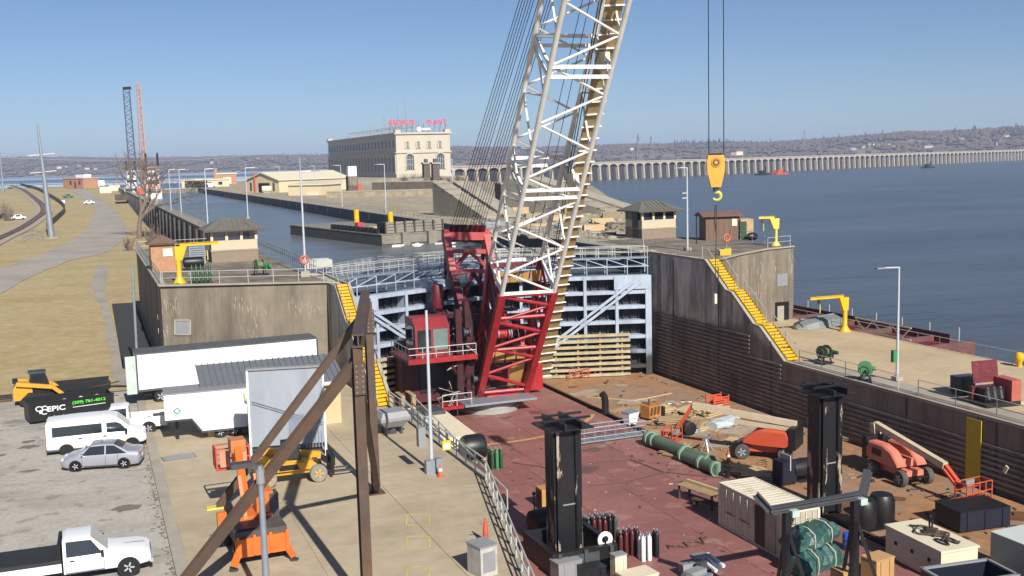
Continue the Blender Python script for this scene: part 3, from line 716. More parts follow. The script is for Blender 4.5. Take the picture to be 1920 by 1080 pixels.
# roof sign
ZS = 40.3
s = thing('roof_sign', 'red letter roof sign reading KEOKUK PLANT on top of the powerhouse', 'sign', (x0-2.5,y0+3,ztp))
STEEL = mat('far_steel', A(150,158,168), .5, .2)
text('KEOKUK', 4.6, REDT, s, (8.0,-.2,6.9), (pi/2,0,0), bold=.14, space=1.05); text('PLANT', 4.6, REDT, s, (33.0,-.2,6.9), (pi/2,0,0), bold=.14, space=1.05)
for x in [i*4 for i in range(11)]:
    MB().bx(x-.12,x+.12,.1,.35,0,7.5).build('post', STEEL, s); MB().beam((x,.3,6.5),(x,4,0),.2).build('brace', STEEL, s)
for z in (3.2,4.0,7.6): MB().bx(-.5,41,.1,.3,z-.1,z+.1).build('rail', STEEL, s)
MB().bx(22.6,28.4,-.35,-.15,1.6,3.0).build('name_panel', WHITE, s)
MB().lathe([(1.7,-.15),(1.7,0)], (20.2,-.2,2.2), 14, 'y').build('emblem_disc', WHITE, s)
# bus structures on the roof
random.seed(9)
s = thing('roof_switchyard', 'spidery steel bus frames and masts along the powerhouse roof', 'switchgear', (x0+12,y0+30,ztp))
for i in range(15):
    y = i*12; h = random.choice([5,6,8,9]) if i < 9 else 5
    for x in (0, 12): MB().bx(x-.2,x+.2,y-.2,y+.2,0,h).build('post', STEEL, s)
    MB().bx(-1,13,y-.2,y+.2,h-.4,h).build('beam', STEEL, s); MB().bx(-1,13,y-.2,y+.2,h*.6,h*.6+.3).build('beam', STEEL, s)
for (x,y,h) in ((4,20,22),(8,52,17),(6,66,16),(2,-8,26)): MB().tube((x,y,0),(x,y,h),.3,.12,n=6).build('mast', STEEL, s)
for z in (4.6,5.4): MB().bx(2,2.2,0,168,z,z+.2).build('bus_bar', STEEL, s); MB().bx(10,10.2,0,168,z,z+.2).build('bus_bar', STEEL, s)
# ================================================================ LOCK FITTINGS
def railing(label, pts, h=1.07, sp=2.4, rails=(0.55, 1.07), r=.028, m=None, group=None, zs=None):
    """posts and rails along a polyline of world points (each with z)"""
    m = m or RAILM
    pts = [Vector(p) for p in pts]; t = thing('railing', label, 'railing', tuple(pts[0]), group=group)
    pm = None
    for a, c in zip(pts, pts[1:]):
        n = max(1, round((c-a).length/sp))
        for i in range(n+1):
            if i == n and c is not pts[-1]: continue
            p = a.lerp(c, i/n)-pts[0]
            if pm is None: o = MB().tube((0,0,0),(0,0,h),r*1.15,n=6).build('post', m, t); pm = o.data
            else: o = link('post', pm, t)
            o.location = p
        for z in rails:
            MB().tube(a+Vector((0,0,z)),c+Vector((0,0,z)),r,n=6).build('rail', m, t, w=True)
    return t
# ---- mitre gate
HL, HRR, MP = Vector((XL+.2,92.2,0)), Vector((XR-.25,94.2,0)), Vector((36.0,99.2,0))
FTIM = mat('fender_timber', A(196,182,146), .8, var=.2, scale=2, stain=A(140,124,96), stain_scale=.8, stain_amt=.6)
def gate_leaf(a, c, name, label, flip):
    d = (c-a); L = d.length; t = thing(name, label, 'lock gate', (a.x,a.y,-6), atan2(d.y,d.x), 'mitre gate leaves')
    # local x along the leaf, local -y (or +y) faces the camera
    f = -1 if not flip else 1
    zt = 5.9+6; ztop = zt
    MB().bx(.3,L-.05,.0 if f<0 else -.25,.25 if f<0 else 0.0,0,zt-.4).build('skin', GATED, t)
    def fy(a_, b_): return (min(f*a_,f*b_), max(f*a_,f*b_))
    nrow = 8; rows = [zt-.5-i*1.5 for i in range(nrow)]
    for i, z in enumerate(rows):
        y = fy(.02,1.15); MB().bx(.3,L-.06,*y,z-.14,z+.14).build('girder', GATEB, t)
        y2 = fy(1.151,1.28); MB().bx(.3,L-.06,*y2,z-.18,z+.18).build('flange', GATEB, t)
    ncol = 5
    for i in range(ncol+1):
        x = .45+i*(L-1.0)/ncol
        wd = .3 if i in (0,ncol) else .15
        MB().bx(x-.05,x+.05,*fy(.03,1.14),0,zt-.45).build('diaphragm', GATEB, t)
        MB().bx(x-wd,x+wd,*fy(1.285,1.36),0,zt-.35).build('column', GATEB, t)
        if i < ncol:      # stiffeners inside the cell
            for k in (1,2,3):
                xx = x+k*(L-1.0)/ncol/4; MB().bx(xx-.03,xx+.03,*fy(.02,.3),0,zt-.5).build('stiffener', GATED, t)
    # top plates near the hinge and the ladder
    MB().bx(.35,3.9,*fy(1.365,1.40),rows[1]+.3,rows[0]+.1).build('top_plate', GATEB, t)
    for x in (L*.62,):
        for s in (-.22,.22): MB().bx(x+s-.03,x+s+.03,*fy(1.42,1.48),0.5,zt).build('ladder_rail', GATEB, t)
        for k in range(28): MB().bx(x-.19,x+.19,*fy(1.43,1.47),.8+k*.38,.84+k*.38).build('rung', GATEB, t)
    # diagonal tension rods
    for off in (0, .75):
        MB().beam((1.2+off,f*1.55,zt-.9),(L*.62+off,f*1.55,zt-7.6),.26,.1,(0,1,0)).build('tension_rod', GATEB, t)
    MB().beam((L-.6,f*1.58,zt-6.2),(4.0,f*1.58,.9),.2,.1,(0,1,0)).build('tension_rod', GATEB, t)
    # timber fender beams on the lower half
    for k in range(9):
        z = 1.0+k*.57
        MB().bx(2.4,L-.1,*fy(1.40,1.66),z,z+.27).build('fender_beam', FTIM, t)
        for i in range(7):
            x = 3.2+i*(L-3.6)/6; MB().bx(x-.09,x+.09,*fy(1.405,1.5),z+.275,z+.42).build('fender_block', WOOD, t)
    # brackets on top
    MB().bx(L*.55,L*.72,*fy(.1,1.2),zt-.34,zt+.25).build('top_bracket', GATEB, t)
    # walkway on top with truss and railings
    MB().bx(.2,L,*fy(-1.2,.3),zt+1.25,zt+1.37).build('walkway', GALV, t)
    for yy in (-1.15,.25):
        MB().bx(.2,L,*fy(yy,yy+.1),zt+.42,zt+.52).build('truss_chord', GATEB, t)
        n = 8
        for i in range(n):
            xa = .3+i*(L-.5)/n; xb = .3+(i+1)*(L-.5)/n; y = f*(yy+.05)
            MB().beam((xa,y,zt+.5),(xb,y,zt+1.25) if i % 2 else (xb,y,zt+1.24),.07).build('truss_web', GATEB, t)
            MB().bx(xa-.035,xa+.035,*fy(yy+.01,yy+.09),zt-.3,zt+1.24).build('truss_post', GATEB, t)
        for z in (1.85,2.4): MB().bx(.2,L,*fy(yy,yy+.05),zt+z,zt+z+.05).build('rail', RAILM, t)
        for i in range(11):
            xa = .3+i*(L-.5)/10; MB().bx(xa-.025,xa+.025,*fy(yy,yy+.05),zt+1.37,zt+2.4).build('post', RAILM, t)
    return t
gate_leaf(HRR, MP, 'gate_leaf', 'blue-grey riveted lock gate leaf right of the crane boom', True)
gate_leaf(HL, MP, 'gate_leaf', 'blue-grey lock gate leaf left of the crane behind the rusty frame', False)
# catwalk behind the gates across the water (railings on both sides)
t = thing('catwalk', 'pale railed catwalk crossing the chamber behind the gates', 'walkway', (XL,101,6.4))
pts = [Vector((XL,99.5,6.5)),Vector((28,108,6.5)),Vector((36,110,6.5)),Vector((44,108.5,6.5)),Vector((XR,100.5,6.5))]
for a, c in zip(pts, pts[1:]):
    MB().beam(a, c, 1.1, .12).build('deck', GALV, t, w=True)
    d = (c-a).normalized(); nn = Vector((-d.y,d.x,0))*.5
    for s in (-1,1):
        for z in (.5,.8,1.1): MB().tube(a+nn*s+Vector((0,0,z)),c+nn*s+Vector((0,0,z)),.028,n=6).build('rail', RAILM, t, w=True)
        n = round((c-a).length/1.4)
        for i in range(n): 
            p = a.lerp(c,i/n)+nn*s; MB().tube(p,p+Vector((0,0,1.1)),.028,n=6).build('post', RAILM, t, w=True)
    n = round((c-a).length/2.4)
    for i in range(n):
        p, q = a.lerp(c,i/n), a.lerp(c,(i+1)/n); MB().beam(p+Vector((0,0,-.9)),q+Vector((0,0,-.06)),.07).build('truss_web', GALV, t, w=True); MB().beam(p+Vector((0,0,-.9)),q+Vector((0,0,-.9)),.07).build('truss_chord', GALV, t, w=True)

# ---- control huts
def hut(loc, rz, wd, dp, label, sgn):
    t = thing('control_hut', label, 'hut', loc, rz, 'lock control huts')
    MB().bx(-wd/2,wd/2,-dp/2,dp/2,0,1.15).build('brick_base', mat('hut_base', A(150,132,114), .85, var=.12, scale=3), t)
    MB().bx(-wd/2-.06,wd/2+.06,-dp/2-.06,dp/2+.06,1.151,1.27).build('sill', CONCL, t)
    MB().bx(-wd/2+.02,wd/2-.02,-dp/2+.02,dp/2-.02,1.28,2.25).build('wall_panel', mat('hut_tan', A(208,194,164), .7, var=.05), t)
    MB().bx(-wd/2+.1,wd/2-.1,-dp/2+.1,dp/2-.1,2.26,3.3).build('glazing', GLASS, t)
    n = 3
    for y in (-dp/2+.08, dp/2-.08):
        for i in range(n+1):
            x = -wd/2+.12+i*(wd-.24)/n; MB().bx(x-.13,x+.13,y-.09,y+.09,2.255,3.32).build('mullion', CREAM, t)
    for x in (-wd/2+.08, wd/2-.08):
        for i in range(1,2): MB().bx(x-.09,x+.09,-dp/2+i*dp/2-.1,-dp/2+i*dp/2+.1,2.256,3.31).build('mullion', CREAM, t)
    MB().bx(sgn*(wd/2)-.05,sgn*(wd/2)+.05,-dp*.28,dp*.05,.05,3.2).build('door', BLACK, t)
    # hip roof with standing seams
    ov = .75; z0 = 3.33; z1 = 4.45; X, Y = wd/2+ov, dp/2+ov; rx = wd/2-dp/2*.55
    r = MB().add([(-X,-Y,z0),(X,-Y,z0),(X,Y,z0),(-X,Y,z0),(-rx,0,z1),(rx,0,z1)], [(0,1,5,4),(1,2,5),(2,3,4,5),(3,0,4),(3,2,1,0)]).build('roof', SLATE, t)
    for i in range(1, 12):
        x = -X+2*X*i/12; xt = max(-rx, min(rx, x)); f = 1-abs(x-xt)/(X-rx)
        MB().beam((x,-Y,z0+.03),(xt,-Y*(1-f),z0+(z1-z0)*f+.03),.05,.06).build('seam', SLATE, r)
    MB().bx(-X,X,-Y,Y,z0-.14,z0-.005).build('fascia', mat('fascia_brown', A(96,80,70), .7), t)
    return t
p = (P(397,497,ZU)+P(480,485,ZU))*.5
hut((p.x+.1,p.y+2.0,ZU), 0, 4.7, 4.0, 'stone-based control hut with hip roof on the left block', 1)
p = P(1206,449,ZU)
hut((p.x+2.2,p.y+2.2,ZU), 0, 4.6, 4.2, 'control hut with seamed roof standing on the right lock wall', -1)
# ---- brick shed, left
t = thing('brick_shed', 'small tan brick shed behind the left yellow jib crane', 'shed', tuple(P(310,510,ZU)+Vector((0,1.2,0))))
MB().bx(-1.2,1.0,-1.2,1.2,0,2.6).build('wall', BRICK, t); MB().bx(-1.5,1.3,-1.5,1.5,2.61,2.75).build('eave', mat('fascia_brown', A(96,80,70)), t)
MB().add([(-1.5,-1.5,2.76),(1.3,-1.5,2.76),(1.3,1.5,2.76),(-1.5,1.5,2.76),(-.1,0,3.5)],[(0,1,4),(1,2,4),(2,3,4),(3,0,4),(3,2,1,0)]).build('roof', BROWN, t)
MB().bx(-.1,.75,-1.26,-1.21,1.5,2.2).build('notice', WHITE, t)
# ---- brown shed, right
p = P(1322,452,ZU)
t = thing('brown_shed', 'brown sided shed with low gable roof on the right block', 'shed', tuple(p+Vector((.3,.3,0))), -.30)
MB().bx(0,3.9,0,3.0,0,2.7).build('wall', BROWN, t)
for i in range(6): MB().bx(.3+i*.6,.34+i*.6,-.03,-.001,0,2.7).build('batten', BROWN, t)
MB().prismx([(-.4,2.71),(3.4,2.71),(3.4,2.8),(1.5,3.25),(-.4,2.8)],-.5,4.3).build('roof', mat('brown_roof', A(128,92,82), .8), t)
MB().bx(3.91,5.4,-.4,1.7,0,2.35).build('porch', mat('porch_tan', A(196,166,126), .8), t); MB().bx(3.95,4.6,-.47,-.41,.05,2.1).build('door', DGREEN, t)
MB().bx(3.0,3.6,-.1,-.01,1.6,2.4).build('junction_box', CREAM, t)
tag(MB().tube(P(1306,458,ZU),P(1306,458,ZU)+Vector((0,0,3.1)),.07).build('drain_pipe', NAVY), 'dark blue upright pipe left of the brown shed', 'pipe')
tag(MB().sph(tuple(P(1410,450,ZU)+Vector((0,0,.4))),.6,10,(1.3,.8,.8)).build('tarp_bundle', BLACK, smooth=True), 'black wrapped bundle beside the brown shed porch', 'bundle')
# ---- jib cranes
def jib(loc, rz, h, L, label, m, pillar_r=.22, hoist=True):
    t = thing('jib_crane', label, 'jib crane', loc, rz, 'yellow jib cranes')
    MB().lathe([(.55,0),(.55,.06),(pillar_r*1.1,.5),(pillar_r,.55),(pillar_r,h*.62)], n=14).build('pillar', m, t, smooth=True)
    MB().add([(-.25,-.2,h*.62),(.3,-.2,h*.62),(.3,.2,h*.62),(-.25,.2,h*.62),(-.3,-.2,h),(.75,-.2,h),(.75,.2,h),(-.3,.2,h)],
             [(0,3,2,1),(4,5,6,7),(0,1,5,4),(1,2,6,5),(2,3,7,6),(3,0,4,7)]).build('head', m, t)
    MB().ibeam((.2,0,h+.13),(L,0,h+.13),.2,.26,t=.04).build('boom', m, t)
    if hoist:
        MB().box((L*.72,0,h-.22),(.35,.3,.4)).build('hoist', DGREY, t); MB().tube((L*.72,0,h-.4),(L*.72,0,h-1.3),.05).build('hoist_chain', YELP, t)
    for k in range(6):
        a = k*pi/3; MB().tube((.44*cos(a),.44*sin(a),.06),(.44*cos(a),.44*sin(a),.14),.05,n=6).build('anchor_bolt', DGREY, t)
    return t
jib(tuple(P(337,531,ZU)), .05, 3.15, 3.4, 'yellow jib crane at the corner of the left block', YEL)
jib(tuple(P(1455,461,ZU)), pi-.25, 2.9, 1.9, 'pale yellow jib crane on the edge of the right block', YELP, .16)
jib(tuple(P(1584,621,0.03)), pi-.02, 3.3, 4.0, 'yellow jib crane on the lower deck by the river rail', YEL)
# ---- light poles
def light_pole(p, h, rz, label, arm=1.6, base=True, up=False, m=None):
    m = m or POLE
    t = thing('light_pole', label, 'light pole', tuple(p), rz, 'lock light poles')
    MB().tube((0,0,.0),(0,0,h),.115,.075,n=10).build('pole', m, t, smooth=True)
    if arm:
        MB().tube((0,0,h-.06),(arm*.68,0,h-.02),.06,n=8).build('arm', m, t)
        MB().box((arm*.68+.36,0,h-.02),(.72,.3,.1)).build('lamp_head', GREY if arm < 3 else DGREY, t)
    if base: MB().bx(-.3,.3,-.3,.3,0,.35).build('footing', CONCL, t)
    if up: MB().tube((0,0,h),(0,0,h+1.2),.03,n=6).build('mast_tip', m, t)
    return t
UPL = 9.6
light_pole(Vector((17.7,95.0,ZU)), UPL-.4, 0.0, 'tall light pole with paired floods on the left block edge', 1.4, True, True)
light_pole(P(465,410,ZU)*1.0, UPL, 0, 'light pole with long arm behind the left control hut roof', 2.6, True, True)
for (u, v, lab) in ((389,408,'light pole on the left chamber wall beyond the hut'),(341,412,'second light pole back on the left chamber wall')):
    pp = P(u, v, ZU); pp = Vector((18.2, pp.y*1.0, ZU)); 
    d = ray(u, v); tt = 18.2/d.x; pp = CAMP+d*tt; pp.z = ZU
    light_pole(pp, UPL, 0, lab, 2.0)
for k, y in enumerate((262,315,370,430,480)):
    light_pole(Vector((18.2,y,ZU)), UPL, 0, 'faint light pole far along the left chamber wall', 2.0)
for (u, lab) in ((640,'light pole on the right chamber wall before the powerhouse long side'),(722,'light pole on the right chamber wall near the powerhouse corner'),(850,'light pole just left of the crane pendants')):
    d = ray(u, 350); pp = CAMP+d*(55.2/d.x); pp.z = ZU
    if u == 850: pp = P(850, 381, ZU)
    light_pole(pp, UPL if u != 850 else 10.4, pi, lab, 2.0 if u != 850 else 2.4)
for k, (u, y) in enumerate(((524,352),(590,356))): light_pole(P(u+2, y+6, ZU), UPL, pi, 'light pole among the cream island sheds', 2.0)
t = light_pole(P(1289,470,ZU), 8.5, pi, 'tall pale light pole on the right lock wall', 1.3)
for z in (5.4,5.9): MB().box((.35,0,z),(.5,.12,.1)).build('bracket', m=POLE, parent=t)
t = light_pole(P(1682,714,.06), 8.6, pi-.05, 'pale light pole on the lower right deck', 1.9)
MB().box((.3,0,1.9),(.35,.3,.9)).build('hose_reel_box', GREEN, t)
t = light_pole(Vector((16.8,55.4,.15)), 9.05, 0, 'slim pale pole by the apron railing with cabinet', 0, False)
MB().bx(-.75,-.35,-.2,.25,1.5,2.6).build('cabinet', GREY, t); MB().bx(-.45,.05,-.5,-.1,0,.75).build('footing', GALV, t); MB().bx(.12,.5,-.5,-.1,0,.8).build('footing', GALV, t)
MB().bx(.55,1.05,-.35,-.28,1.2,1.75).build('warning_sign', YEL, t); MB().bx(.63,.97,-.36,-.351,1.28,1.6).build('sign_panel', WHITE, t)
def cone(p, label, s=1.0):
    t = thing('traffic_cone', label, 'cone', tuple(p), group='orange traffic cones')
    MB().bx(-.19*s,.19*s,-.19*s,.19*s,0,.04).build('base', ORED, t); MB().tube((0,0,.041),(0,0,.72*s),.14*s,.03,n=12).build('body', mat('cone_orange', A(240,110,60), .5), t); MB().tube((0,0,.3*s),(0,0,.45*s),.105*s,.078*s,n=12).build('collar', WHITE, t)
cone(P(826,893,.15), 'orange traffic cone at the foot of the apron light pole')
cone(P(1366,866,ZD), 'orange traffic cone beyond the end of the green pipes', 1.2)
# ---- railings
railing('pipe railing along the front edge of the left block', [(5.4,92.9,ZU+.12),(12,90.0,ZU+.12),(17.8,87.5,ZU+.12)])
railing('pipe railing down the land side of the left block', [(5.3,93.4,ZU+.13),(5.3,137,ZU+.13)])
railing('pipe railing across the back of the left block', [(5.4,136,ZU),(14,136,ZU)])
railing('close-set railing along the lock side of the left block', [(18.9,96,ZU),(18.9,134,ZU)], sp=1.2)
railing('railing along the far left chamber wall', [(17.4,142,ZU+.15),(17.4,300,ZU+.15)], sp=3)
railing('railing along the water edge of the left chamber wall', [(19.0,136,ZU+.15),(19.0,300,ZU+.15)], sp=3)
railing('railing along the right chamber wall edge', [(53.0,97,ZU+.16),(53.0,300,ZU+.16)], sp=2.6)
railing('railing at the corner of the right block by the jib crane', [(64.0,91.0,ZU+.1),(67.4,91.9,ZU+.1),(67.9,104,ZU+.1)])
railing('railing along the front of the right upper block', [(53.2,86,ZU+.1),(53.2,95,ZU+.1)], sp=2.2)
railing('long river-side railing of the lower right deck', [(67.7,92,.03),(67.7,58,.03),(67.7,30,.03)], sp=2.6)
railing('lock-side railing of the lower right deck', [(53.4,71.5,.1),(53.4,60,.1)], sp=2.6)
railing('broken lock-side railing nearer along the lower right deck', [(53.4,58,.1),(53.4,44,.1)], sp=3.2)
railing('double pipe railing along the apron lock edge', [(18.85,72,.2),(18.85,62,.2),(18.95,52.6,.2)], sp=1.5, rails=(.4,.75,1.1), r=.045)
railing('pipe railing on the angled near apron edge casting ladder shadows', [(18.9,52.4,.2),(15.75,39.6,.2),(12.5,26,.2)], sp=1.7, rails=(.55,1.1), r=.045)
t = thing('access_gangway', 'pale sloping gangway with double rails beside the apron edge', 'gangway', (19.7,61,-.6))
ga, gb = Vector((20.0,71.5,-.15)), Vector((20.0,53.2,-1.9)); MB().beam(ga, gb, .8, .1).build('deck', GALV, t, w=True)
for sx in (-.4,.4):
    for z in (.5,1.1): MB().tube(ga+Vector((sx,0,z)),gb+Vector((sx,0,z)),.045,n=6).build('rail', RAILM, t, w=True)
    for i in range(13): p = ga.lerp(gb,i/12)+Vector((sx,0,0)); MB().tube(p,p+Vector((0,0,1.1)),.04,n=6).build('post', RAILM, t, w=True)
for i in range(30): p = ga.lerp(gb,(i+.5)/30); MB().bx(p.x-.36,p.x+.36,p.y-.1,p.y+.1,p.z+.055,p.z+.085).build('cleat', CONCL, t, w=True)
GR = mat('green_mesh', A(120,150,130), .6)
# ---- green haulage winches
def winch(p, rz, label, s=1.0, body=GREEN, leg=BLACK):
    t = thing('haulage_winch', label, 'winch', tuple(p), rz, 'winches on the lock walls')
    MB().bx(-.7*s,.7*s,-.45*s,.45*s,0,.1*s).build('base_plate', leg, t)
    for x in (-.42,.42):
        for y in (-1,1): MB().beam((x*s,y*.4*s,.1*s),(x*s,0,.95*s),.09*s,.07*s).build('a_leg', leg, t)
    MB().lathe([(.2*s,-.36*s),(.52*s,-.35*s),(.52*s,-.28*s),(.24*s,-.26*s),(.24*s,.26*s),(.52*s,.28*s),(.52*s,.35*s),(.2*s,.36*s)], (0,0,.95*s), 16, 'x').build('drum', body, t, smooth=True)
    MB().box((.72*s,0,.7*s),(.42*s,.5*s,.6*s)).build('gearbox', body, t); MB().tube((.72*s,-.28*s,.85*s),(.72*s,-.75*s,.85*s),.15*s,n=10).build('motor', body, t)
    MB().path([(-.52*s,.34*s*cos(a*pi/8),.95*s+.34*s*sin(a*pi/8)) for a in range(17)], .03*s, 5).build('hand_wheel', RUST, t)
    for k in range(5): MB().path([(0.1*s+(k-2)*.09*s,.27*s*cos(a*pi/6),.95*s+.27*s*sin(a*pi/6)) for a in range(13)], .03*s, 4).build('rope_turn', WOOD, t)
winch(P(488,516,ZU), .2, 'green winch on dark legs in front of the left hut', 1.0)
winch(P(1545,682,.03), .3, 'dark green winch standing alone on the lower deck', 1.05, DGREEN)
winch(P(1622,716,.06), .9, 'green reel winch behind the lock-side railing', 1.05)
# ---- bottle rack on the left block
t = thing('gas_bottle_rack', 'row of dark green gas bottles standing by the left block rail', 'gas bottles', tuple(P(375,531,ZU)))
for i in range(5):
    MB().lathe([(.13,0),(.13,1.35),(.06,1.5),(.04,1.6)], (i*.36-.6,.1*(i%2),0), 10).build('bottle', DGREEN, t, smooth=True)
MB().bx(-.9,1.1,-.2,.3,-.0,.03).build('tray', BLACK, t); MB().bx(-.9,1.1,.24,.28,.8,.9).build('bar', GALV, t)
t = thing('air_tank', 'black rounded tank behind the gas bottles on the left block', 'tank', tuple(P(366,508,ZU)+Vector((0,1.2,0))))
MB().lathe([(.05,-1),(.45,-.9),(.5,-.75),(.5,.75),(.45,.9),(.05,1)], (0,0,.75), 14, 'x').build('shell', BLACK, t, smooth=True)
for x in (-.6,.6): MB().bx(x-.06,x+.06,-.35,.35,0,.4).build('leg', BLACK, t)
t = thing('louvre_cabinet', 'pale louvred cabinet left of the control hut', 'cabinet', tuple(P(372,500,ZU)+Vector((.3,4,0))))
MB().bx(-.8,.8,-.4,.4,0,2.1).build('case', GALV, t)
for i in range(7): MB().box((0,-.44,.5+i*.22),(1.4,.05,.1),0,.5).build('slat', GALV, t)
def life_ring(p, label):
    t = thing('life_ring_stand', label, 'life ring', tuple(p), group='life ring stands')
    MB().bx(-.4,.4,-.25,.25,0,.5).build('base', CONCL, t); MB().bx(-.04,.04,-.04,.04,.5,1.9).build('post', GREY, t)
    MB().path([(.34*cos(a*pi/8),-.09,1.5+.34*sin(a*pi/8)) for a in range(17)], .085, 8).build('ring', mat('ring_orange', A(226,100,70), .6), t, smooth=True)
life_ring(P(572,519,ZU), 'orange life ring stand at the foot of the left light pole')
life_ring(P(1362,474,ZU), 'orange life ring stand above the right yellow stairs')
t = thing('line_box', 'yellow box at the head of the right stairs', 'box', tuple(P(1358,478,ZU)), -.2); MB().bx(-.55,.55,-.35,.35,0,.5).build('body', YEL, t); MB().bx(-.58,.58,-.38,.38,.501,.56).build('lid', YELP, t)
t = thing('bulkhead_frames', 'stack of pale steel frames lying beside the left light pole', 'frames', tuple(P(600,505,ZU)))
for i in range(4): MB().bx(-1.2,1.2,i*.7,i*.7+.1,.15+.06*i,.85).build('frame_bar', RAILM, t)
for x in (-1.1,1.1): MB().bx(x-.04,x+.04,-.1,2.4,0,.15).build('skid', GALV, t)
# ================================================================ CHAMBER, ISLAND, LEFT BANK, RIVER
# ---- floating bulkhead barge in the chamber
pa, pb = P(716,462,ZP), P(545,440,ZP); d = (pb-pa); L = d.length
t = thing('deck_barge', 'grey barge with leaning ribbed panels floating in the lock chamber', 'barge', (pa.x,pa.y,ZP), atan2(d.y,d.x))
HULL = mat('barge_hull', A(92,88,84), .7, var=.25, scale=.5); CONB = mat('barge_concrete', A(140,134,122), .85, var=.2, scale=.6)
W = -11.0
MB().bx(0,L,W,0,-1,1.55).build('hull', HULL, t); MB().bx(-.05,L+.05,W-.05,.05,1.551,1.7).build('deck_edge', CONB, t)
MB().bx(-.12,-.01,W,0,.3,1.5).build('bow_timber', CONB, t)
for i in range(7):
    y = -.9-i*1.55
    MB().bx(.25,.6,y-.1,y+.1,1.71,3.4).build('panel_post', HULL, t)
    if i < 6:
        for k in range(4): MB().box((.55+.06*k,y-.78,1.95+k*.42),(.06,1.34,.36),0,0,.18).build('panel_slat', CONB, t)
for (y0,y1) in ((-4.2,-3.0),(-8.6,-7.2)): MB().bx(-.75,-.13,y0,y1,-.4,1.85).build('mooring_block', CONB, t)
for i in range(12): MB().bx(2+i*1.5,2.9+i*1.5,-.75,-.2,1.71,2.45).build('fender', BLACK, t)
MB().bx(.9,3.4,-2.6,-.9,1.71,3.3).build('winch_house', BLACK, t); MB().bx(7,10,-3.5,-2,1.71,2.4).build('pallet', WOODL, t)
MB().bx(12,13,-2.6,-1.6,1.71,2.9).build('pump', mat('pump_red', A(200,60,90)), t)
for x in (6.3,19.0): MB().tube((x,-4.5,1.7),(x,-4.5,4.6),.42,n=10).build('yellow_post', YEL, t)
random.seed(31); ICE = mat('ice', A(236,236,232,.85), .5)
for k in range(10):
    p = P(random.uniform(742,845), random.uniform(455,463), ZP); b = MB(); n = 7; r = random.uniform(.4,1.1)
    b.slab([(p.x+r*random.uniform(.7,1.3)*cos(i*2*pi/n),p.y+.7*r*random.uniform(.7,1.3)*sin(i*2*pi/n)) for i in range(n)], ZP-.02, ZP+.14)
    tag(b.build('ice_floe', ICE), 'small white ice floe beside the chamber barge', 'ice', 'ice floes by the chamber barge')

# ---- island structures
def wallbox(name, label, cat, a, c, th, z0, z1, m, cop=True, side=1):
    a, c = Vector(a), Vector(c); d = (c-a); Lh = Vector((d.x,d.y,0)).length
    t = thing(name, label, cat, (a.x,a.y,z0), atan2(d.y,d.x))
    MB().bx(0,Lh,0 if side>0 else -th,th if side>0 else 0,0,z1-z0).build('wall', m, t)
    if cop: MB().bx(-.1,Lh+.1,(0 if side>0 else -th)-.1,(th if side>0 else 0)+.1,z1-z0+.001,z1-z0+.3).build('coping', CONCL, t)
    return t
STONE = mat('old_masonry', A(170,158,132), .92, var=.25, scale=.5, bump=.04, stain=A(118,106,86), stain_scale=.2, stain_amt=.7)
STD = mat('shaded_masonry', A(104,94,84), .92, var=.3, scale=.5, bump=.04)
ZI = ZU-.02
a, c = P(612,371,ZI), P(905,364,ZI)
wallbox('masonry_wall', 'pale topped old masonry wall crossing the island field', 'wall', a, c, 2.5, ZI, ZI+1.6, STONE)
wallbox('masonry_wall', 'old dark masonry basin wall below the powerhouse', 'wall', P(698,361,ZI), P(830,359,ZI), 3, ZI, ZI+3.4, STD)
wallbox('masonry_wall', 'long pale wall at the foot of the powerhouse', 'wall', P(560,348,ZI), P(860,342,ZI), 4, ZI, ZI+2.2, CONCL)
wallbox('masonry_wall', 'brown retaining bank behind the crane boom', 'wall', P(940,384,ZI), P(1085,378,ZI), 4, ZI, ZI+4.5, STD)
wallbox('masonry_wall', 'low masonry terrace right of the crane boom', 'wall', P(1060,400,ZI), P(1165,393,ZI), 10, ZI, ZI+1.2, STONE, False)
def chute(u, v, w_, ln, h, label, rz):
    p = P(u, v, ZI); t = thing('concrete_chute', label, 'chute', tuple(p), rz)
    for x in (0, w_*.55): MB().prismx([(0,0),(ln,0),(ln,h),(0,.5)], x, x+w_*.42).build('ramp_wall', CONCL, t)
    MB().prismx([(.5,0),(ln-.3,0),(ln-.3,h*.8),(.5,.2)], w_*.425, w_*.545).build('slot', STD, t)
    for k in range(6):
        f = (k+.5)/6
        MB().box((w_*.21,ln*f,.5+(h-.5)*f+.08),(w_*.44,.5,.1),0,atan2(h-.5,ln)).build('tread', STONE, t)
chute(905,411,7.5,20,6.2,'stepped concrete chute behind the crane pendants',.12)
chute(1140,402,10,26,6.4,'pair of sloping concrete ramps right of the crane boom',.35)
random.seed(14)
for k, (u,v,wd,h,mm) in enumerate([(975,400,3,1.2,'w'),(1005,408,4,1,'s'),(1032,398,2,1.6,'g'),(1060,412,5,.8,'w'),(1095,415,4,1,'s'),(1130,420,3,.9,'w'),(960,418,4,.7,'s'),(1010,425,6,.6,'w'),(1070,428,5,.7,'g'),(1110,432,3,1.1,'w'),(930,425,4,.9,'g'),(1145,412,3,1.4,'s')]):
    p = P(u, v, ZI); t = thing('stacked_material', {'w':'pale timber stack among the clutter behind the crane boom','s':'stone heap among the clutter behind the crane boom','g':'grey crate among the clutter behind the crane boom'}[mm], 'stack', tuple(p), random.uniform(-.4,.4), 'clutter behind the crane boom')
    M_ = {'w':WOODL,'s':STONE,'g':GALV}[mm]
    for j in range(4): MB().bx(-wd/2+random.uniform(-.2,.2),wd/2+random.uniform(-.2,.2),-.8+j*.4,-.8+j*.4+.34,0,h*random.uniform(.6,1)).build('piece', M_, t)
random.seed(15); b = MB()
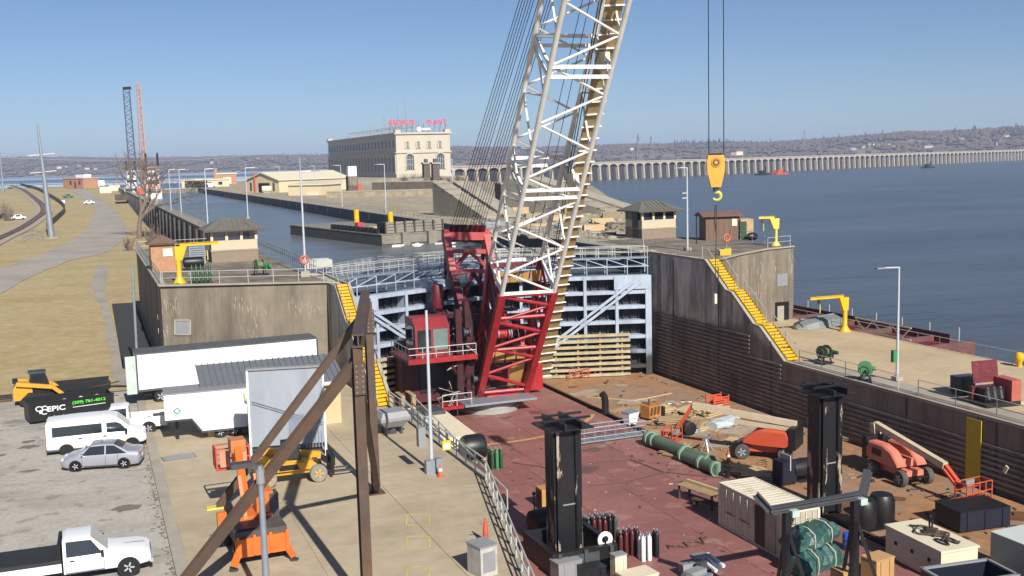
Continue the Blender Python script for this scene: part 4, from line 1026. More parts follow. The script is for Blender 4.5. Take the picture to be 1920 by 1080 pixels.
for k in range(520):
    p = P(random.uniform(880,1168), random.uniform(384,446), ZI); s_ = random.uniform(.15,.8)
    b.box((p.x,p.y,ZI+s_*.15),(s_*random.uniform(.6,3.5),s_*random.uniform(.4,1),s_*random.uniform(.15,.6)),random.random()*6,random.uniform(-.2,.2))
struct(b.build('rubble', CONCL), 'stuff')
b = MB()
for k in range(200):
    p = P(random.uniform(880,1168), random.uniform(384,446), ZI); s_ = random.uniform(.15,.7)
    b.box((p.x,p.y,ZI+s_*.15),(s_*random.uniform(.6,4),s_*random.uniform(.3,.6),s_*random.uniform(.2,.9)),random.random()*6,random.uniform(-.2,.2))
struct(b.build('dark_rubble', STD), 'stuff')
# cream gabled workshop
p0, p1 = P(463,361,ZI), P(524,361,ZI); wd = (p1-p0).length
t = thing('workshop', 'cream gabled workshop with dark doors on the island', 'building', (p0.x,p0.y,ZI), atan2((p1-p0).y,(p1-p0).x))
CRW = mat('workshop_cream', A(226,208,170), .8, var=.06); RFW = mat('pale_roof', A(232,222,196), .6, var=.06)
MB().prism([(0,0),(wd,0),(wd,4.6),(wd/2,7.2),(0,4.6)], 0, 34).build('wall', CRW, t)
MB().prism([(-.6,4.45),(wd/2,7.35),(wd+.6,4.45),(wd+.6,4.75),(wd/2,7.75),(-.6,4.75)], -.7, 34.5).build('roof', RFW, t)
MB().bx(wd*.38,wd*.72,-.12,-.02,0,3.6).build('door', BLACK, t)
for x in (.14,.84): MB().bx(wd*x-.55,wd*x+.55,-.1,-.02,.6,3.8).build('window', DGREY, t)
MB().tube((wd*.3,-.5,0),(wd*.3,-.5,7.6),.3).build('chimney', ORED, t)
MB().bx(-.1,-.02,.5,33,0,4.3).build('shaded_side_sheet', DGREY, t)  # dark sheet carrying the left wall's shade as colour
t = thing('tanker', 'small cream tank in front of the workshop door', 'tank', tuple(P(497,361,ZI)+Vector((0,-4,0))))
MB().lathe([(.1,-1.9),(1.1,-1.7),(1.2,-1.2),(1.2,1.2),(1.1,1.7),(.1,1.9)], (0,0,1.4), 14, 'x').build('shell', CREAM, t, smooth=True); MB().bx(-1.4,1.4,-.7,.7,0,.5).build('cradle', GREY, t)
p0, p1 = P(541,367,ZI), P(603,366,ZI); wd = (p1-p0).length
t = thing('low_shed', 'low tan shed with pale lean-to roof on the island', 'shed', (p0.x,p0.y,ZI), atan2((p1-p0).y,(p1-p0).x))
MB().bx(0,wd,0,14,0,3.3).build('wall', CRW, t); MB().prismx([(-.5,3.31),(14.5,3.31),(14.5,4.6),(-.5,3.7)],-.5,wd+.5).build('roof', RFW, t)
MB().bx(-.1,-.02,.5,13.5,.4,3.2).build('side_door', DGREY, t); MB().bx(wd*.55,wd*.9,-.1,-.02,0,1.2).build('pallet', CREAM, t)
p0 = P(408,346,ZI); t = thing('brick_building', 'small brick building left of the cream workshop', 'building', (p0.x,p0.y,ZI), -.1)
MB().bx(0,11,0,12,0,6).build('wall', BRICK, t); MB().bx(-.4,11.4,-.4,12.4,6.01,6.7).build('parapet', RFW, t); MB().bx(3.5,8,-.1,-.02,.2,4.2).build('door', mat('pale_door', A(240,214,190)), t); MB().bx(-1.6,-.02,-.3,1,0,9).build('chimney', BRICK, t)
t = thing('parked_van', 'small white van beside the brick building', 'van', tuple(P(395,351,ZI)), .1)
MB().loft([[(x,y,z) for (y,z) in ((-w_,.35),(w_,.35),(w_,h*.6),(w_*.8,h),(-w_*.8,h),(-w_,h*.6))] for (x,w_,h) in ((-2.6,.9,1.9),(-2.3,1.0,2.2),(1.0,1.0,2.2),(1.8,1,1.3),(2.6,.9,1.1))]).build('body', WHITE, t, fix=True)
for x in (-1.7,1.7): MB().lathe([(.36,-1.05),(.36,1.05)],(x,0,.36),10,'y').build('wheel', TYRE, t)
t = thing('low_office', 'low cream building with dark hedge at the chamber head', 'building', tuple(P(341,352,ZU)), -.12)
MB().bx(0,24,0,8,0,3.6).build('wall', CRW, t); MB().bx(-.5,24.5,-.5,8.5,3.61,4.1).build('roof', RFW, t)
for k in range(4): MB().bx(2+k*5.5,4+k*5.5,-.1,-.02,1,2.6).build('window', GLASS, t)
HEDGE = mat('dark_hedge', A(72,74,48), .95, var=.4, scale=.5)
for k in range(5):
    p = P(352+k*7, 352, ZU)+Vector((0,-5,0)); b = MB(); t = thing('evergreen_bush', 'round evergreen bush before the low cream building', 'bush', tuple(p), group='bushes at the chamber head')
    for i in range(90):
        a, r, z = random.random()*6.28, random.random()**.5*1.9, random.uniform(.3,3.2); c = Vector((r*cos(a),r*sin(a),z)); s = random.uniform(.3,.6); u_ = Vector((random.gauss(0,1),random.gauss(0,1),random.gauss(0,1))).normalized()*s; v_ = u_.orthogonal().normalized()*s
        b.quad(c-u_-v_,c+u_-v_,c+u_+v_,c-u_+v_)
    b.build('foliage', HEDGE, t); MB().tube((0,0,0),(0,0,1.2),.15).build('stem', RUST, t)
# chimney-like pier beside the field
p = P(661,369,ZI); t = thing('masonry_tower', 'dark stone pier with white notice board below the powerhouse', 'tower', tuple(p))
MB().bx(-1.5,1.5,-1.5,1.5,0,6.2).build('pier', STD, t); MB().bx(-1.2,1.2,-1.55,-1.505,3.4,6.0).build('inset', CONCW, t); MB().bx(-1.3,1.3,-1.2,1.2,6.21,9.2).build('notice_board', WHITE, t); MB().bx(1.6,2.6,-1,1,0,4).build('red_shed', ORED, t)
for (u,v,lab) in ((800,332,'weathered stone gate pier before the powerhouse door'),(817,333,'second weathered stone gate pier before the powerhouse')):
    p = P(u, v+10, ZI); t = thing('gate_pier', lab, 'pier', tuple(p), group='gate piers'); MB().bx(-1.6,1.6,-1.6,1.6,0,9).build('shaft', STD, t); MB().bx(-2.1,2.1,-2.1,2.1,9.01,9.8).build('cap', CONCL, t); MB().bx(-.8,.8,-.8,.8,9.81,11.5).build('finial', STD, t)
# bare shrubs behind the piers
TWIG = mat('twigs', A(128,112,98), .9, var=.3, scale=1)
def shrub(p, h, label, n=60, group=None):
    t = thing('bare_shrub', label, 'shrub', tuple(p), group=group); b = MB()
    for i in range(n):
        a = random.random()*6.28; r = random.random()*h*.6; q = Vector((r*cos(a),r*sin(a),h*random.uniform(.5,1)))
        s_ = Vector((r*.25*cos(a),r*.25*sin(a),0)); b.path([s_, s_.lerp(q,.5)+Vector((random.gauss(0,.2),random.gauss(0,.2),.1)), q], [.09,.06,.03], 3)
    b.build('branches', TWIG, t)
for k in range(9):
    shrub(P(760+k*14+random.uniform(-4,4), 343+random.uniform(-2,4), ZI), random.uniform(3,5.5), 'grey leafless shrub in front of the powerhouse', 70, 'shrubs before the powerhouse')

# ---- left bank
t = thing('transmission_pole', 'tall pale steel transmission pole on the left grass', 'pole', tuple(g2(97,446)))
t.rotation_euler = (0,-.045,0)
MB().tube((0,0,0),(0,0,30),.85,.22,n=14).build('shaft', GALV, t, smooth=True)
MB().lathe([(2.2,0),(2.2,.3)], n=16).build('footing', CONCL, t)
for z in (17.3,21.8): MB().tube((-3.2,0,z),(3.2,0,z+.2),.12,n=6).build('cross_arm', CREAM, t)
t = thing('transmission_pole', 'slim steel pole at the left picture edge', 'pole', tuple(g2(6,360))); MB().tube((0,0,0),(0,0,30),.7,.3,n=10).build('shaft', GALV, t, smooth=True)
# overhead wires to the powerhouse
b = MB(); A0 = Vector((-60,320,30)); B0 = Vector((203,800,47))
A0 = PD(-40, 285, 330); B0 = PD(650,250,900)
for o_ in (0, 1.4):
    b = MB(); b.path([A0.lerp(B0,f)+Vector((0,0,-o_-14*(f*(1-f))*4*.6)) for f in [i/24 for i in range(25)]], .09, 4)
    tag(b.build('overhead_wire', mat('pale_wire', A(214,220,228), .5)), 'pale overhead wire sagging towards the powerhouse roof', 'wire', 'overhead wires to the powerhouse')
# bare tree
def tree(p, h, label, seed, depth=6):
    random.seed(seed); t = thing('bare_tree', label, 'tree', tuple(p)); tr = MB(); cr = MB()
    def grow(p, d, L, r, k):
        q = [p]; n = 4
        for i in range(n):
            d = (d+Vector((random.gauss(0,.12),random.gauss(0,.12),random.gauss(0,.06)+.02))).normalized(); q.append(q[-1]+d*L/n)
        (tr if k < 1 else cr).path(q, [r*(1-.4*i/n) for i in range(n+1)], 6 if k < 2 else 4 if k < 4 else 3)
        if k >= depth: return
        for j in range(random.choice([2,3,3]) if k else 5):
            a = random.random()*6.28; sp = random.uniform(.35,.8); x = d.orthogonal().normalized(); y = d.cross(x)
            nd = (d*cos(sp)+(x*cos(a)+y*sin(a))*sin(sp)+Vector((0,0,.12))).normalized()
            grow(q[-1] if j < 2 else q[random.choice([2,3,4])], nd, L*random.uniform(.66,.86), max(r*.58,.035), k+1)
    grow(Vector((0,0,-.2)), Vector((0,0,1)), h*.2, h*.02, 0)
    tr.build('trunk', TWIG, t); cr.build('crown', TWIG, t); return t
tree(g2(262,448), 34, 'large bare tree spreading beside the left chamber wall', 4)
random.seed(77)
for (u,v,h) in ((285,455,4.5),(300,470,3.5),(243,470,3)): shrub(g2(u,v), h, 'low leafless shrub under the bare tree', 60, 'shrubs under the bare tree')
for k in range(8): shrub(Vector(g2(4+k*1.5, 372+k*6)), 5, 'brown leafless brush at the left picture edge', 70, 'brush at the left edge')
for k in range(10): shrub(Vector(g2(88+k*4, 356+random.uniform(-4,8))), 3.5, 'grey leafless brush behind the transmission pole', 60, 'brush behind the transmission pole')
for k in range(12): shrub(Vector(g2(178+k*9, 360+random.uniform(-6,6))), 3.5, 'leafless scrub along the far road', 55, 'scrub along the far road')
# railway
RAILS = mat('rusty_rail', A(124,92,84), .6, .3); BAL = mat('ballast', A(176,164,148), .95, var=.2, scale=2, bump=.05)
cl = [g2(-60,478),g2(0,448),g2(38,430),g2(66,412),g2(82,398),g2(78,384),g2(58,367),g2(34,353),g2(20,348)]
cl = [Vector((p[0],p[1],tz(p[0],p[1]))) for p in cl]
t = thing('railway_track', 'curving rusty railway track on pale ballast at far left', 'track', tuple(cl[2]))
def cat(P0,P1,P2,P3,f): return 0.5*((2*P1)+(-P0+P2)*f+(2*P0-5*P1+4*P2-P3)*f*f+(-P0+3*P1-3*P2+P3)*f**3)
fine = []
for i in range(len(cl)-1):
    a = cl[max(i-1,0)]; d = cl[min(i+2,len(cl)-1)]
    for k in range(10): fine.append(cat(a,cl[i],cl[i+1],d,k/10))
fine.append(cl[-1])
def offs(pts, o_, dz):
    r = []
    for i, p in enumerate(pts):
        dd = (pts[min(i+1,len(pts)-1)]-pts[max(i-1,0)]); nn = Vector((-dd.y,dd.x,0)).normalized(); q = p+nn*o_; q.z = tz(q.x,q.y)+dz; r.append(q)
    return r
l, r = offs(fine,-3.2,.18), offs(fine,3.2,.18); b = MB()
for i in range(len(l)-1): b.quad(l[i],r[i],r[i+1],l[i+1])
struct(b.build('ballast', BAL, t, w=True, fix=False))
for o_ in (-.75,.75): MB().path(offs(fine,o_,.42), .12, 4).build('rail', RAILS, t, w=True)
b = MB(); sl_ = offs(fine,0,.27)
for i in range(0,len(fine)-1):
    for f in (0,.33,.66):
        p = sl_[i].lerp(sl_[i+1],f); dd = (sl_[i+1]-sl_[i]).normalized(); nn = Vector((-dd.y,dd.x,0)); b.beam(p-nn*1.3,p+nn*1.3,.3,.16)
struct(b.build('sleepers', RUST, t, w=True), 'stuff')
# dark fence / bank line on the river side of the track
fpts = offs(fine, -7.5, 0)[20:]
b = MB()
t = thing('bank_wall', 'dark low flood wall curving beside the railway', 'wall', tuple(fpts[0]))
for i in range(len(fpts)-1):
    MB().beam(fpts[i]+Vector((0,0,.8)),fpts[i+1]+Vector((0,0,.8)),.5,2.0).build('panel', BLACKW, t, w=True)
railing('chain fence between the railway and the grass', [tuple(Vector(g2(40,455))+Vector((0,0,0))),tuple(Vector(g2(62,445))),tuple(Vector(g2(85,452)))], h=2.0, sp=4, rails=(1.0,2.0), r=.05, m=GALV)
t = thing('road_barrier', 'low yellow and black barrier beside the road', 'barrier', tuple(g2(128,411))); q = Vector(g2(165,413))-Vector(g2(128,411))
MB().beam((0,0,.9),(q.x,q.y,.9),.25,.4).build('bar', YELP, t)
for f in (0.02,.35,.68,.98): MB().bx(q.x*f-.12,q.x*f+.12,q.y*f-.12,q.y*f+.12,0,.69).build('post', BLACK, t)
MB().beam((q.x,q.y,.9),(q.x+2.5,q.y+9,.9),.2,.3).build('bar', CREAM, t)
# brick pump house, small vehicles
p = Vector(g2(119,354)); p2 = Vector(g2(157,354)); z = tz(p.x,p.y)
t = thing('pump_house', 'small orange brick house at the end of the left road', 'building', (p.x,p.y,z), atan2((p2-p).y,(p2-p).x)); wd = (p2-p).length
MB().bx(0,wd,0,10,0,6).build('wall', BRICK, t); MB().bx(-.4,wd+.4,-.4,10.4,6.01,6.6).build('parapet', mat('pink_trim', A(214,170,160)), t); MB().bx(wd*.5,wd*.9,2,7,6.61,8.6).build('roof_unit', WHITE, t)
for x in (.38,.82): MB().bx(wd*x-1,wd*x+1,-.1,-.02,2.4,4.8).build('window', GLASS, t)
MB().bx(wd*.6-.8,wd*.6+.8,-.1,-.02,0,4.2).build('door', MAROON, t)
def far_car(u, v, m, label, L=4.8, rz=0, truck=False):
    p = Vector(g2(u, v)); p.z = tz(p.x,p.y)+.05; t = thing('parked_car', label, 'car', tuple(p), rz)
    secs = [(-L/2,.8,.9),(-L/2+.1,.9,1.0),(-L*.3,.9,1.05),(-L*.2,.75,1.75),(L*.15,.75,1.75),(L*.28,.9,1.05),(L/2-.1,.9,.9),(L/2,.8,.8)]
    MB().loft([[(x,y,zz) for (y,zz) in ((-w_,.35),(w_,.35),(w_,.9),(w_*.9,h),(-w_*.9,h),(-w_,.9))] for (x,w_,h) in secs]).build('body', m, t, fix=True)
    MB().bx(-L*.17,L*.12,-.79,.79,1.1,1.6).build('window', GLASS, t)
    for x in (-L*.3,L*.3):
        for y in (-.8,.8): MB().lathe([(.34,y-.12),(.34,y+.12)],(x,0,.34),12,'y').build('wheel', TYRE, t)
far_car(167,383,WHITE,'white car parked far up the left road',4.6,.2)
far_car(128,371,GREEN,'small green vehicle on the far left grass',5,.4); far_car(10,410,BLACK,'dark pickup beside the railway at the left edge',6,.3); far_car(34,412,WHITE,'white car beside the railway at the left edge',5,.3)
for (u,v,m_,lab,s) in ((116,381,WHITE,'small white box on the grass by the road',1.2),(197,362,CREAM,'cream box left of the bare tree far up the road',3.0),(214,358,CREAM,'tall cream crate left of the bare tree far up the road',3.0),(186,348,WHITE,'white trailer behind the pump house',3.4),(176,352,WHITE,'second white trailer behind the pump house',3)):
    p = Vector(g2(u,v)); p.z = tz(p.x,p.y); t = thing('site_box', lab, 'box', tuple(p), .2); MB().bx(-s,s,-s*.5,s*.5,0,s*1.1).build('body', m_, t); MB().bx(-s-.05,s+.05,-s*.5-.05,s*.5+.05,s*1.1+.001,s*1.1+.15).build('lid', GREY, t)
# ---- far crane barge and towboats at the chamber head
def lattice(b_list, p, q, w0, w1, n, r, m, t):
    p, q = Vector(p), Vector(q); a, x, y = MB.frame(p, q); C = [(-1,-1),(1,-1),(1,1),(-1,1)]
    pt = lambda f, c: p.lerp(q,f)+x*c[0]*(w0+(w1-w0)*f)/2+y*c[1]*(w0+(w1-w0)*f)/2
    for c in C: MB().tube(pt(0,c),pt(1,c),r,n=5).build('chord', m, t, w=True)
    b = MB()
    for i in range(n):
        for k in range(4):
            c0, c1 = C[k], C[(k+1)%4]; f0, f1 = i/n, (i+1)/n
            b.tube(pt(f0,c0 if i%2 else c1),pt(f1,c1 if i%2 else c0),r*.6,n=4)
    b.build('lacing', m, t, w=True)
pc = Vector((8,505,6.0))
dep = 470
t = thing('crane_barge', 'distant barge crane with a dark and an orange lattice boom', 'crane', tuple(PD(262,352,dep)))
DARKB = mat('boom_dark', A(84,100,124), .5); ORB = mat('boom_orange', A(200,150,130), .5)
lattice(None, PD(252,352,dep), PD(237,170,dep), 3.0, 2.6, 22, .22, DARKB, t)
MB().beam(PD(231,166,dep),PD(245,165,dep),1.2).build('boom_head', BLACK, t, w=True)
lattice(None, PD(272,352,dep), PD(259,156,dep), 2.4, 1.2, 24, .24, ORB, t)
q = PD(268,360,dep); MB().box(tuple(q),(5,8,4)).build('machine_house', ORED, t, w=True)
MB().box(tuple(PD(262,369,dep)),(20,14,2.4)).build('hull', RUST, t, w=True)
t = thing('towboat', 'white towboat pilothouse at the chamber head left of the cranes', 'boat', tuple(PD(249,370,505)))
for k,(w_,h0,h1) in enumerate(((7,0,5),(5.4,5.01,9),(4.0,9.01,12.5))):
    MB().bx(-w_/2,w_/2,-3,3,h0,h1).build('deckhouse', WHITE, t); MB().bx(-w_/2+.3,w_/2-.3,-3.06,-3.01,h1-1.9,h1-.7).build('window', GLASS, t)
for x in (-2,2): MB().tube((x,1,12.5),(x,1,17),.5).build('funnel', BLACK, t)
t = thing('towboat', 'white and pink towboat superstructure right of the orange boom', 'boat', tuple(PD(288,374,440)))
for k,(w_,h0,h1) in enumerate(((6.5,0,4.4),(5.6,4.41,8),(5.0,8.01,11),(3.6,11.01,13.6))):
    MB().bx(-w_/2,w_/2,-3,3,h0,h1).build('deckhouse', WHITE if k != 1 else mat('pink_white', A(226,180,172)), t); MB().bx(-w_/2+.3,w_/2-.3,-3.06,-3.01,h1-1.7,h1-.6).build('window', DGREY, t)
    MB().bx(-w_/2-.3,w_/2+.3,-3.5,3.3,h1-.12,h1-.005).build('deck_edge', ORED, t)
for x in (-2,2.6): MB().tube((x,1,13.6),(x,1,19),.4).build('mast', BLACK, t)

# ---- moored red barge beyond the right deck
t = thing('river_barge', 'long dark red cargo barge moored along the river wall', 'barge', (76,100,ZW))
BRG = mat('barge_red', A(118,74,72), .65, var=.25, scale=.8, stain=A(70,48,46), stain_scale=.4, stain_amt=.6)
MB().bx(69.2,79.8,79.5,136,ZW-.5,-2.2).build('hull', BRG, t, w=True)
MB().bx(70.4,70.6,81,135,-2.19,-1.2).build('coaming', BRG, t, w=True); MB().bx(78.4,78.6,81,135,-2.19,-1.0).build('coaming', BRG, t, w=True)
MB().bx(70.61,78.39,81.2,134.5,-2.18,-1.9).build('hatch_floor', MAROON, t, w=True)
for i in range(9): MB().bx(70.7,78.3,83+i*6,83.3+i*6,-1.89,-1.4).build('cover_rib', BRG, t, w=True)
MB().bx(69.1,79.9,79.2,79.49,ZW-.4,-1.5).build('bow_plate', BRG, t, w=True)
for i in range(14): MB().tube((79.6,81+i*4,-2.2),(79.6,81+i*4,-.4),.06,n=6).build('stanchion', RAILM, t, w=True)
t = thing('aluminium_boat', 'upturned grey boat hull on the deck below the right block', 'boat', tuple(P(1530,612,.03)), .25)
secs = []
for (x,w_,h) in ((-3,.2,.25),(-2.4,1.0,.7),(-1,1.35,.95),(1,1.35,1.0),(2.4,1.2,.95),(3,1.1,.9)): secs.append([(x,-w_,.02),(x,-w_*.8,h*.7),(x,0,h),(x,w_*.8,h*.7),(x,w_,.02)])
MB().loft(secs).build('hull', mat('dull_alu', A(148,154,148), .5, .3), t, fix=True); MB().bx(-2.6,2.8,-.04,.04,.9,1.03).build('keel', GREY, t)
# steel tread gangway leading off the right deck
t = thing('truss_gangway', 'white zigzag truss gangway at the river rail', 'gangway', (67.9,80,.03))
a_, c_ = Vector((68.1,82.5,.1)), Vector((68.1,75,.1))
for z in (.1,1.2): MB().beam(a_+Vector((0,0,z)),c_+Vector((0,0,z)),.12).build('chord', RAILM, t, w=True)
for i in range(6):
    p, q = a_.lerp(c_,i/6), a_.lerp(c_,(i+1)/6); MB().beam(p+Vector((0,0,.1 if i%2 else 1.2)),q+Vector((0,0,1.2 if i%2 else .1)),.1).build('web', RAILM, t, w=True)
q = PX(1912,662,67.4); tag(MB().lathe([(.2,0),(.2,.35),(.34,.55),(.38,.8),(.3,1.05),(.1,1.15)],(q.x,q.y,.03),12).build('yellow_bollard', YEL, smooth=True), 'yellow bollard on the river edge at far right', 'bollard')
# open red power pack and compressor on the lower deck
p = P(1868,758,.03); t = thing('power_pack', 'rusty red power pack with its lid standing open', 'machine', tuple(p), -.12)
MB().bx(-1.5,1.2,-.9,.9,0,.35).build('skid', BLACK, t); MB().bx(.45,1.2,-.9,.9,.351,1.75).build('cabinet', mat('brick_red', A(186,96,84), .6, var=.12), t)
MB().bx(-1.5,.44,.55,.9,.351,1.2).build('back_panel', MAROON, t); MB().box((-.2,.95,2.1),(2.0,.06,1.5),0,-.15).build('open_lid', MAROON, t); MB().box((-.5,0,.8),(1.5,.9,.8)).build('engine', BLACK, t)
for x in (-1,-.5,0): MB().tube((x,-.5,.5),(x,-.3,1.3),.12,n=8).build('pipe', DGREY, t)
p = P(1812,738,.03); t = thing('compressor', 'small dark grey compressor left of the red power pack', 'machine', tuple(p), -.1)
MB().bx(-.9,.7,-.6,.6,.12,1.3).build('case', DGREY, t); MB().bx(-.8,.1,-.64,-.605,.3,1.1).build('grille', BLACK, t); MB().bx(.2,.75,-.64,-.605,.3,1.15).build('panel', GALV, t)
for x in (-.6,.5): MB().lathe([(.18,-.6),(.18,.6)],(x,0,.18),10,'y').build('wheel', TYRE, t)
tag(MB().box(tuple(P(1915,757,.05)+Vector((0,0,.1))),(1.6,.4,.2),-.3).build('plank', WOODL), 'loose pale plank on the lower deck at the right edge', 'plank')
# ================================================================ APRON AND PARKING
def wheel(par, x, y, r, wd, m_t=None, m_r=None, hub=None):
    o = MB().lathe([(r*.62,-wd/2),(r*.92,-wd/2),(r,-wd*.32),(r,wd*.32),(r*.92,wd/2),(r*.62,wd/2)], (x,y,r), 20, 'y').build('tyre', m_t or TYRE, par, smooth=True)
    MB().lathe([(r*.1,-wd*.46),(r*.6,-wd*.5),(r*.63,-wd*.3),(r*.63,wd*.3),(r*.6,wd*.5),(r*.1,wd*.46)], (x,y,r), 16, 'y').build('rim', m_r or RIM, o, smooth=True)
    for k in range(5):
        a = k*2*pi/5; 
        for s in (-1,1): MB().beam((x+cos(a)*r*.12,y+s*wd*.5,r+sin(a)*r*.12),(x+cos(a)*r*.56,y+s*wd*.5,r+sin(a)*r*.56),r*.16,.03,(0,1,0)).build('spoke', m_r or RIM, o)
def shell(secs, n_top=4):
    """secs: (x, half width low, half width mid, half width top, z low, z belt, z top)"""
    out = []
    for (x,w0,w1,w2,z0,z1,z2) in secs:
        out.append([(x,-w0,z0),(x,w0,z0),(x,w1,z0+.22*(z1-z0)),(x,w1,z1-.05),(x,w1*.97,z1),(x,w2,z2-.03),(x,w2*.86,z2),(x,-w2*.86,z2),(x,-w2,z2-.03),(x,-w1*.97,z1),(x,-w1,z1-.05),(x,-w1,z0+.22*(z1-z0))])
    return MB().loft(out)
def side_win(par, pts, wfun, m=None, name='window'):
    for s in (-1,1):
        b = MB(); q = [Vector((x, s*(wfun(x,z)+.012), z)) for (x,z) in pts]
        if s > 0: q = q[::-1]
        b.add(q, [tuple(range(len(q)))]); b.build(name, m or GLASS, par)
def arches(par, xs, r, w):
    for x in xs:
        for s in (-1,1):
            MB().lathe([(r*1.16,s*w-.02),(r*1.16,s*(w+.012))] if s > 0 else [(r*1.16,s*(w+.012)),(r*1.16,s*w+.02)], (x,0,r), 20, 'y').build('wheel_arch', BLACK, par)
# ---- silver sedan (front to the left)
pf, pr = P(122,886,.012), P(257,877,.012); d = pf-pr
t = thing('sedan', 'silver four-door sedan parked nose left by the apron kerb', 'car', tuple((pf+pr)*.5+Vector((.15,.85,0))), atan2(d.y,d.x))
body = shell([(-2.22,.62,.72,.70,.32,.72,.92),(-2.12,.74,.82,.78,.24,.8,1.0),(-1.55,.82,.86,.80,.2,.86,1.04),(-1.2,.83,.86,.7,.2,.88,1.22),(-.75,.84,.87,.62,.2,.88,1.44),(0,.84,.87,.63,.2,.87,1.49),(.45,.84,.87,.63,.2,.86,1.46),(1.05,.84,.87,.74,.2,.86,1.12),(1.3,.83,.86,.78,.2,.84,.96),(1.85,.8,.84,.74,.22,.7,.84),(2.12,.7,.76,.66,.28,.58,.7),(2.22,.55,.62,.55,.34,.5,.58)])
body.build('body', SILVER, t, smooth=True, fix=True)
def wf(x, z): return .865-(z-.88)*.40
side_win(t, [(-1.5,.93),(-.35,.92),(-.35,1.4),(-.8,1.37)], wf); side_win(t, [(-.27,.92),(.98,.92),(.55,1.36),(-.27,1.4)], wf)
MB().add([(1.08,-.62,1.12),(1.08,.62,1.12),(.48,.56,1.475),(.48,-.56,1.475)],[(0,1,2,3)]).build('windscreen', GLASS, t)
MB().add([(-1.24,.6,1.23),(-1.24,-.6,1.23),(-.78,-.55,1.465),(-.78,.55,1.465)],[(0,1,2,3)]).build('rear_window', GLASS, t)
for x in (-1.32,1.36):
    for s in (-1,1): wheel(t, x, s*.78, .31, .2)
arches(t, (-1.32,1.36), .31, .868)
for s in (-1,1):
    MB().box((2.08,s*.55,.66),(.2,.28,.14),s*.3).build('headlight', mat('headlamp', A(230,235,240), .1), t); MB().box((-2.18,s*.6,.84),(.1,.24,.16)).build('tail_light', mat('tail_red', A(180,30,30), .3), t)
    MB().box((.95,s*.95,.98),(.12,.16,.12)).build('mirror', SILVER, t); MB().box((-.5,s*.885,.8),(.16,.03,.04)).build('handle', RIM, t); MB().box((.6,s*.885,.8),(.16,.03,.04)).build('handle', RIM, t)
MB().box((2.21,0,.45),(.05,.7,.14)).build('grille', BLACK, t)
SEAM = mat('door_gap', A(60,62,66), .7)
for s in (-1,1):
    for (x,z0_,z1_) in ((-1.0,.35,.9),(-.31,.28,.9),(.98,.3,.88)): MB().bx(x-.008,x+.008,s*.872-.006,s*.872+.006,z0_,z1_).build('door_gap', SEAM, t)
    MB().bx(-1.0,.98,s*.872-.006,s*.872+.006,.27,.285).build('door_gap', SEAM, t)
    MB().bx(-.9,.9,s*.852-.01,s*.852+.01,.2,.26).build('sill', DGREY, t)
MB().box((-2.235,0,.62),(.02,.32,.16)).build('number_plate', WHITE, t); MB().bx(-.02,.02,-.3,.3,1.495,1.5).build('roof_seam', SEAM, t)
# ---- white passenger van
pr, pf = P(90,853,.012), P(274,833,.012); d = pf-pr
t = thing('passenger_van', 'white high-roof passenger van with dark side windows', 'van', tuple((pf+pr)*.5+Vector((0,.55,0))), atan2(d.y,d.x))
t.scale = (1,1,.86)
shell([(-2.85,.9,.98,.86,.4,1.2,2.25),(-2.75,.94,1.02,.9,.35,1.2,2.42),(-1,.95,1.03,.9,.3,1.2,2.5),(.9,.95,1.03,.9,.3,1.2,2.48),(1.25,.95,1.03,.86,.3,1.18,2.36),(1.95,.95,1.02,.84,.3,1.15,1.62),(2.2,.92,1.0,.86,.3,1.05,1.28),(2.7,.86,.94,.8,.35,.9,1.08),(2.92,.7,.8,.7,.42,.7,.86)]).build('body', WHITE, t, smooth=True, fix=True)
def wv(x, z): return 1.03-(z-1.2)*.105
side_win(t, [(-2.5,1.35),(.35,1.35),(.35,2.02),(-2.5,2.02)], wv); side_win(t, [(.62,1.32),(1.85,1.3),(1.45,1.86),(1.2,2.0),(.62,2.0)], wv)
MB().add([(1.96,-.78,1.62),(1.96,.78,1.62),(1.30,.78,2.34),(1.30,-.78,2.34)],[(0,1,2,3)]).build('windscreen', GLASS, t)
MB().bx(-2.88,-2.855,-.7,.7,1.4,2.1).build('rear_window', GLASS, t)
for x in (-1.75,2.05):
    for s in (-1,1): wheel(t, x, s*.9, .36, .24)
arches(t, (-1.75,2.05), .36, 1.03)
for s in (-1,1):
    MB().box((2.7,s*.66,.95),(.3,.26,.2),s*.5).build('headlight', MATS['headlamp'], t); MB().box((-2.86,s*.86,1.1),(.06,.14,.5)).build('tail_light', MATS['tail_red'], t); MB().box((1.75,s*1.16,1.35),(.14,.2,.3)).build('mirror', BLACK, t)
    for x in (.5,-.9): MB().box((x,s*1.045,1.1),(.2,.03,.05)).build('handle', BLACK, t)
MB().bx(-2.9,2.5,-.99,.99,.28,.42).build('lower_trim', DGREY, t); MB().box((2.93,0,.62),(.06,1.1,.22)).build('grille', BLACK, t)
for s in (-1,1): MB().bx(-2.6,1.0,s*1.036-.006,s*1.036+.006,1.02,1.05).build('side_moulding', GREY, t)
for s in (-1,1):
    for (x,z0_,z1_) in ((.48,.5,2.1),(-.95,.5,2.2),(1.75,.5,1.25)): MB().bx(x-.01,x+.01,s*1.034-.006,s*1.034+.006,z0_,1.2).build('door_gap', SEAM, t)
MB().box((-2.905,.35,.8),(.02,.4,.16)).build('number_plate', GREY, t); MB().bx(-2.87,-2.856,-.01,.01,.5,2.2).build('door_gap', SEAM, t)
for k in range(7): MB().bx(-2.4+k*.5,-2.36+k*.5,-.75,.75,2.495,2.515).build('roof_rib', WHITE, t)
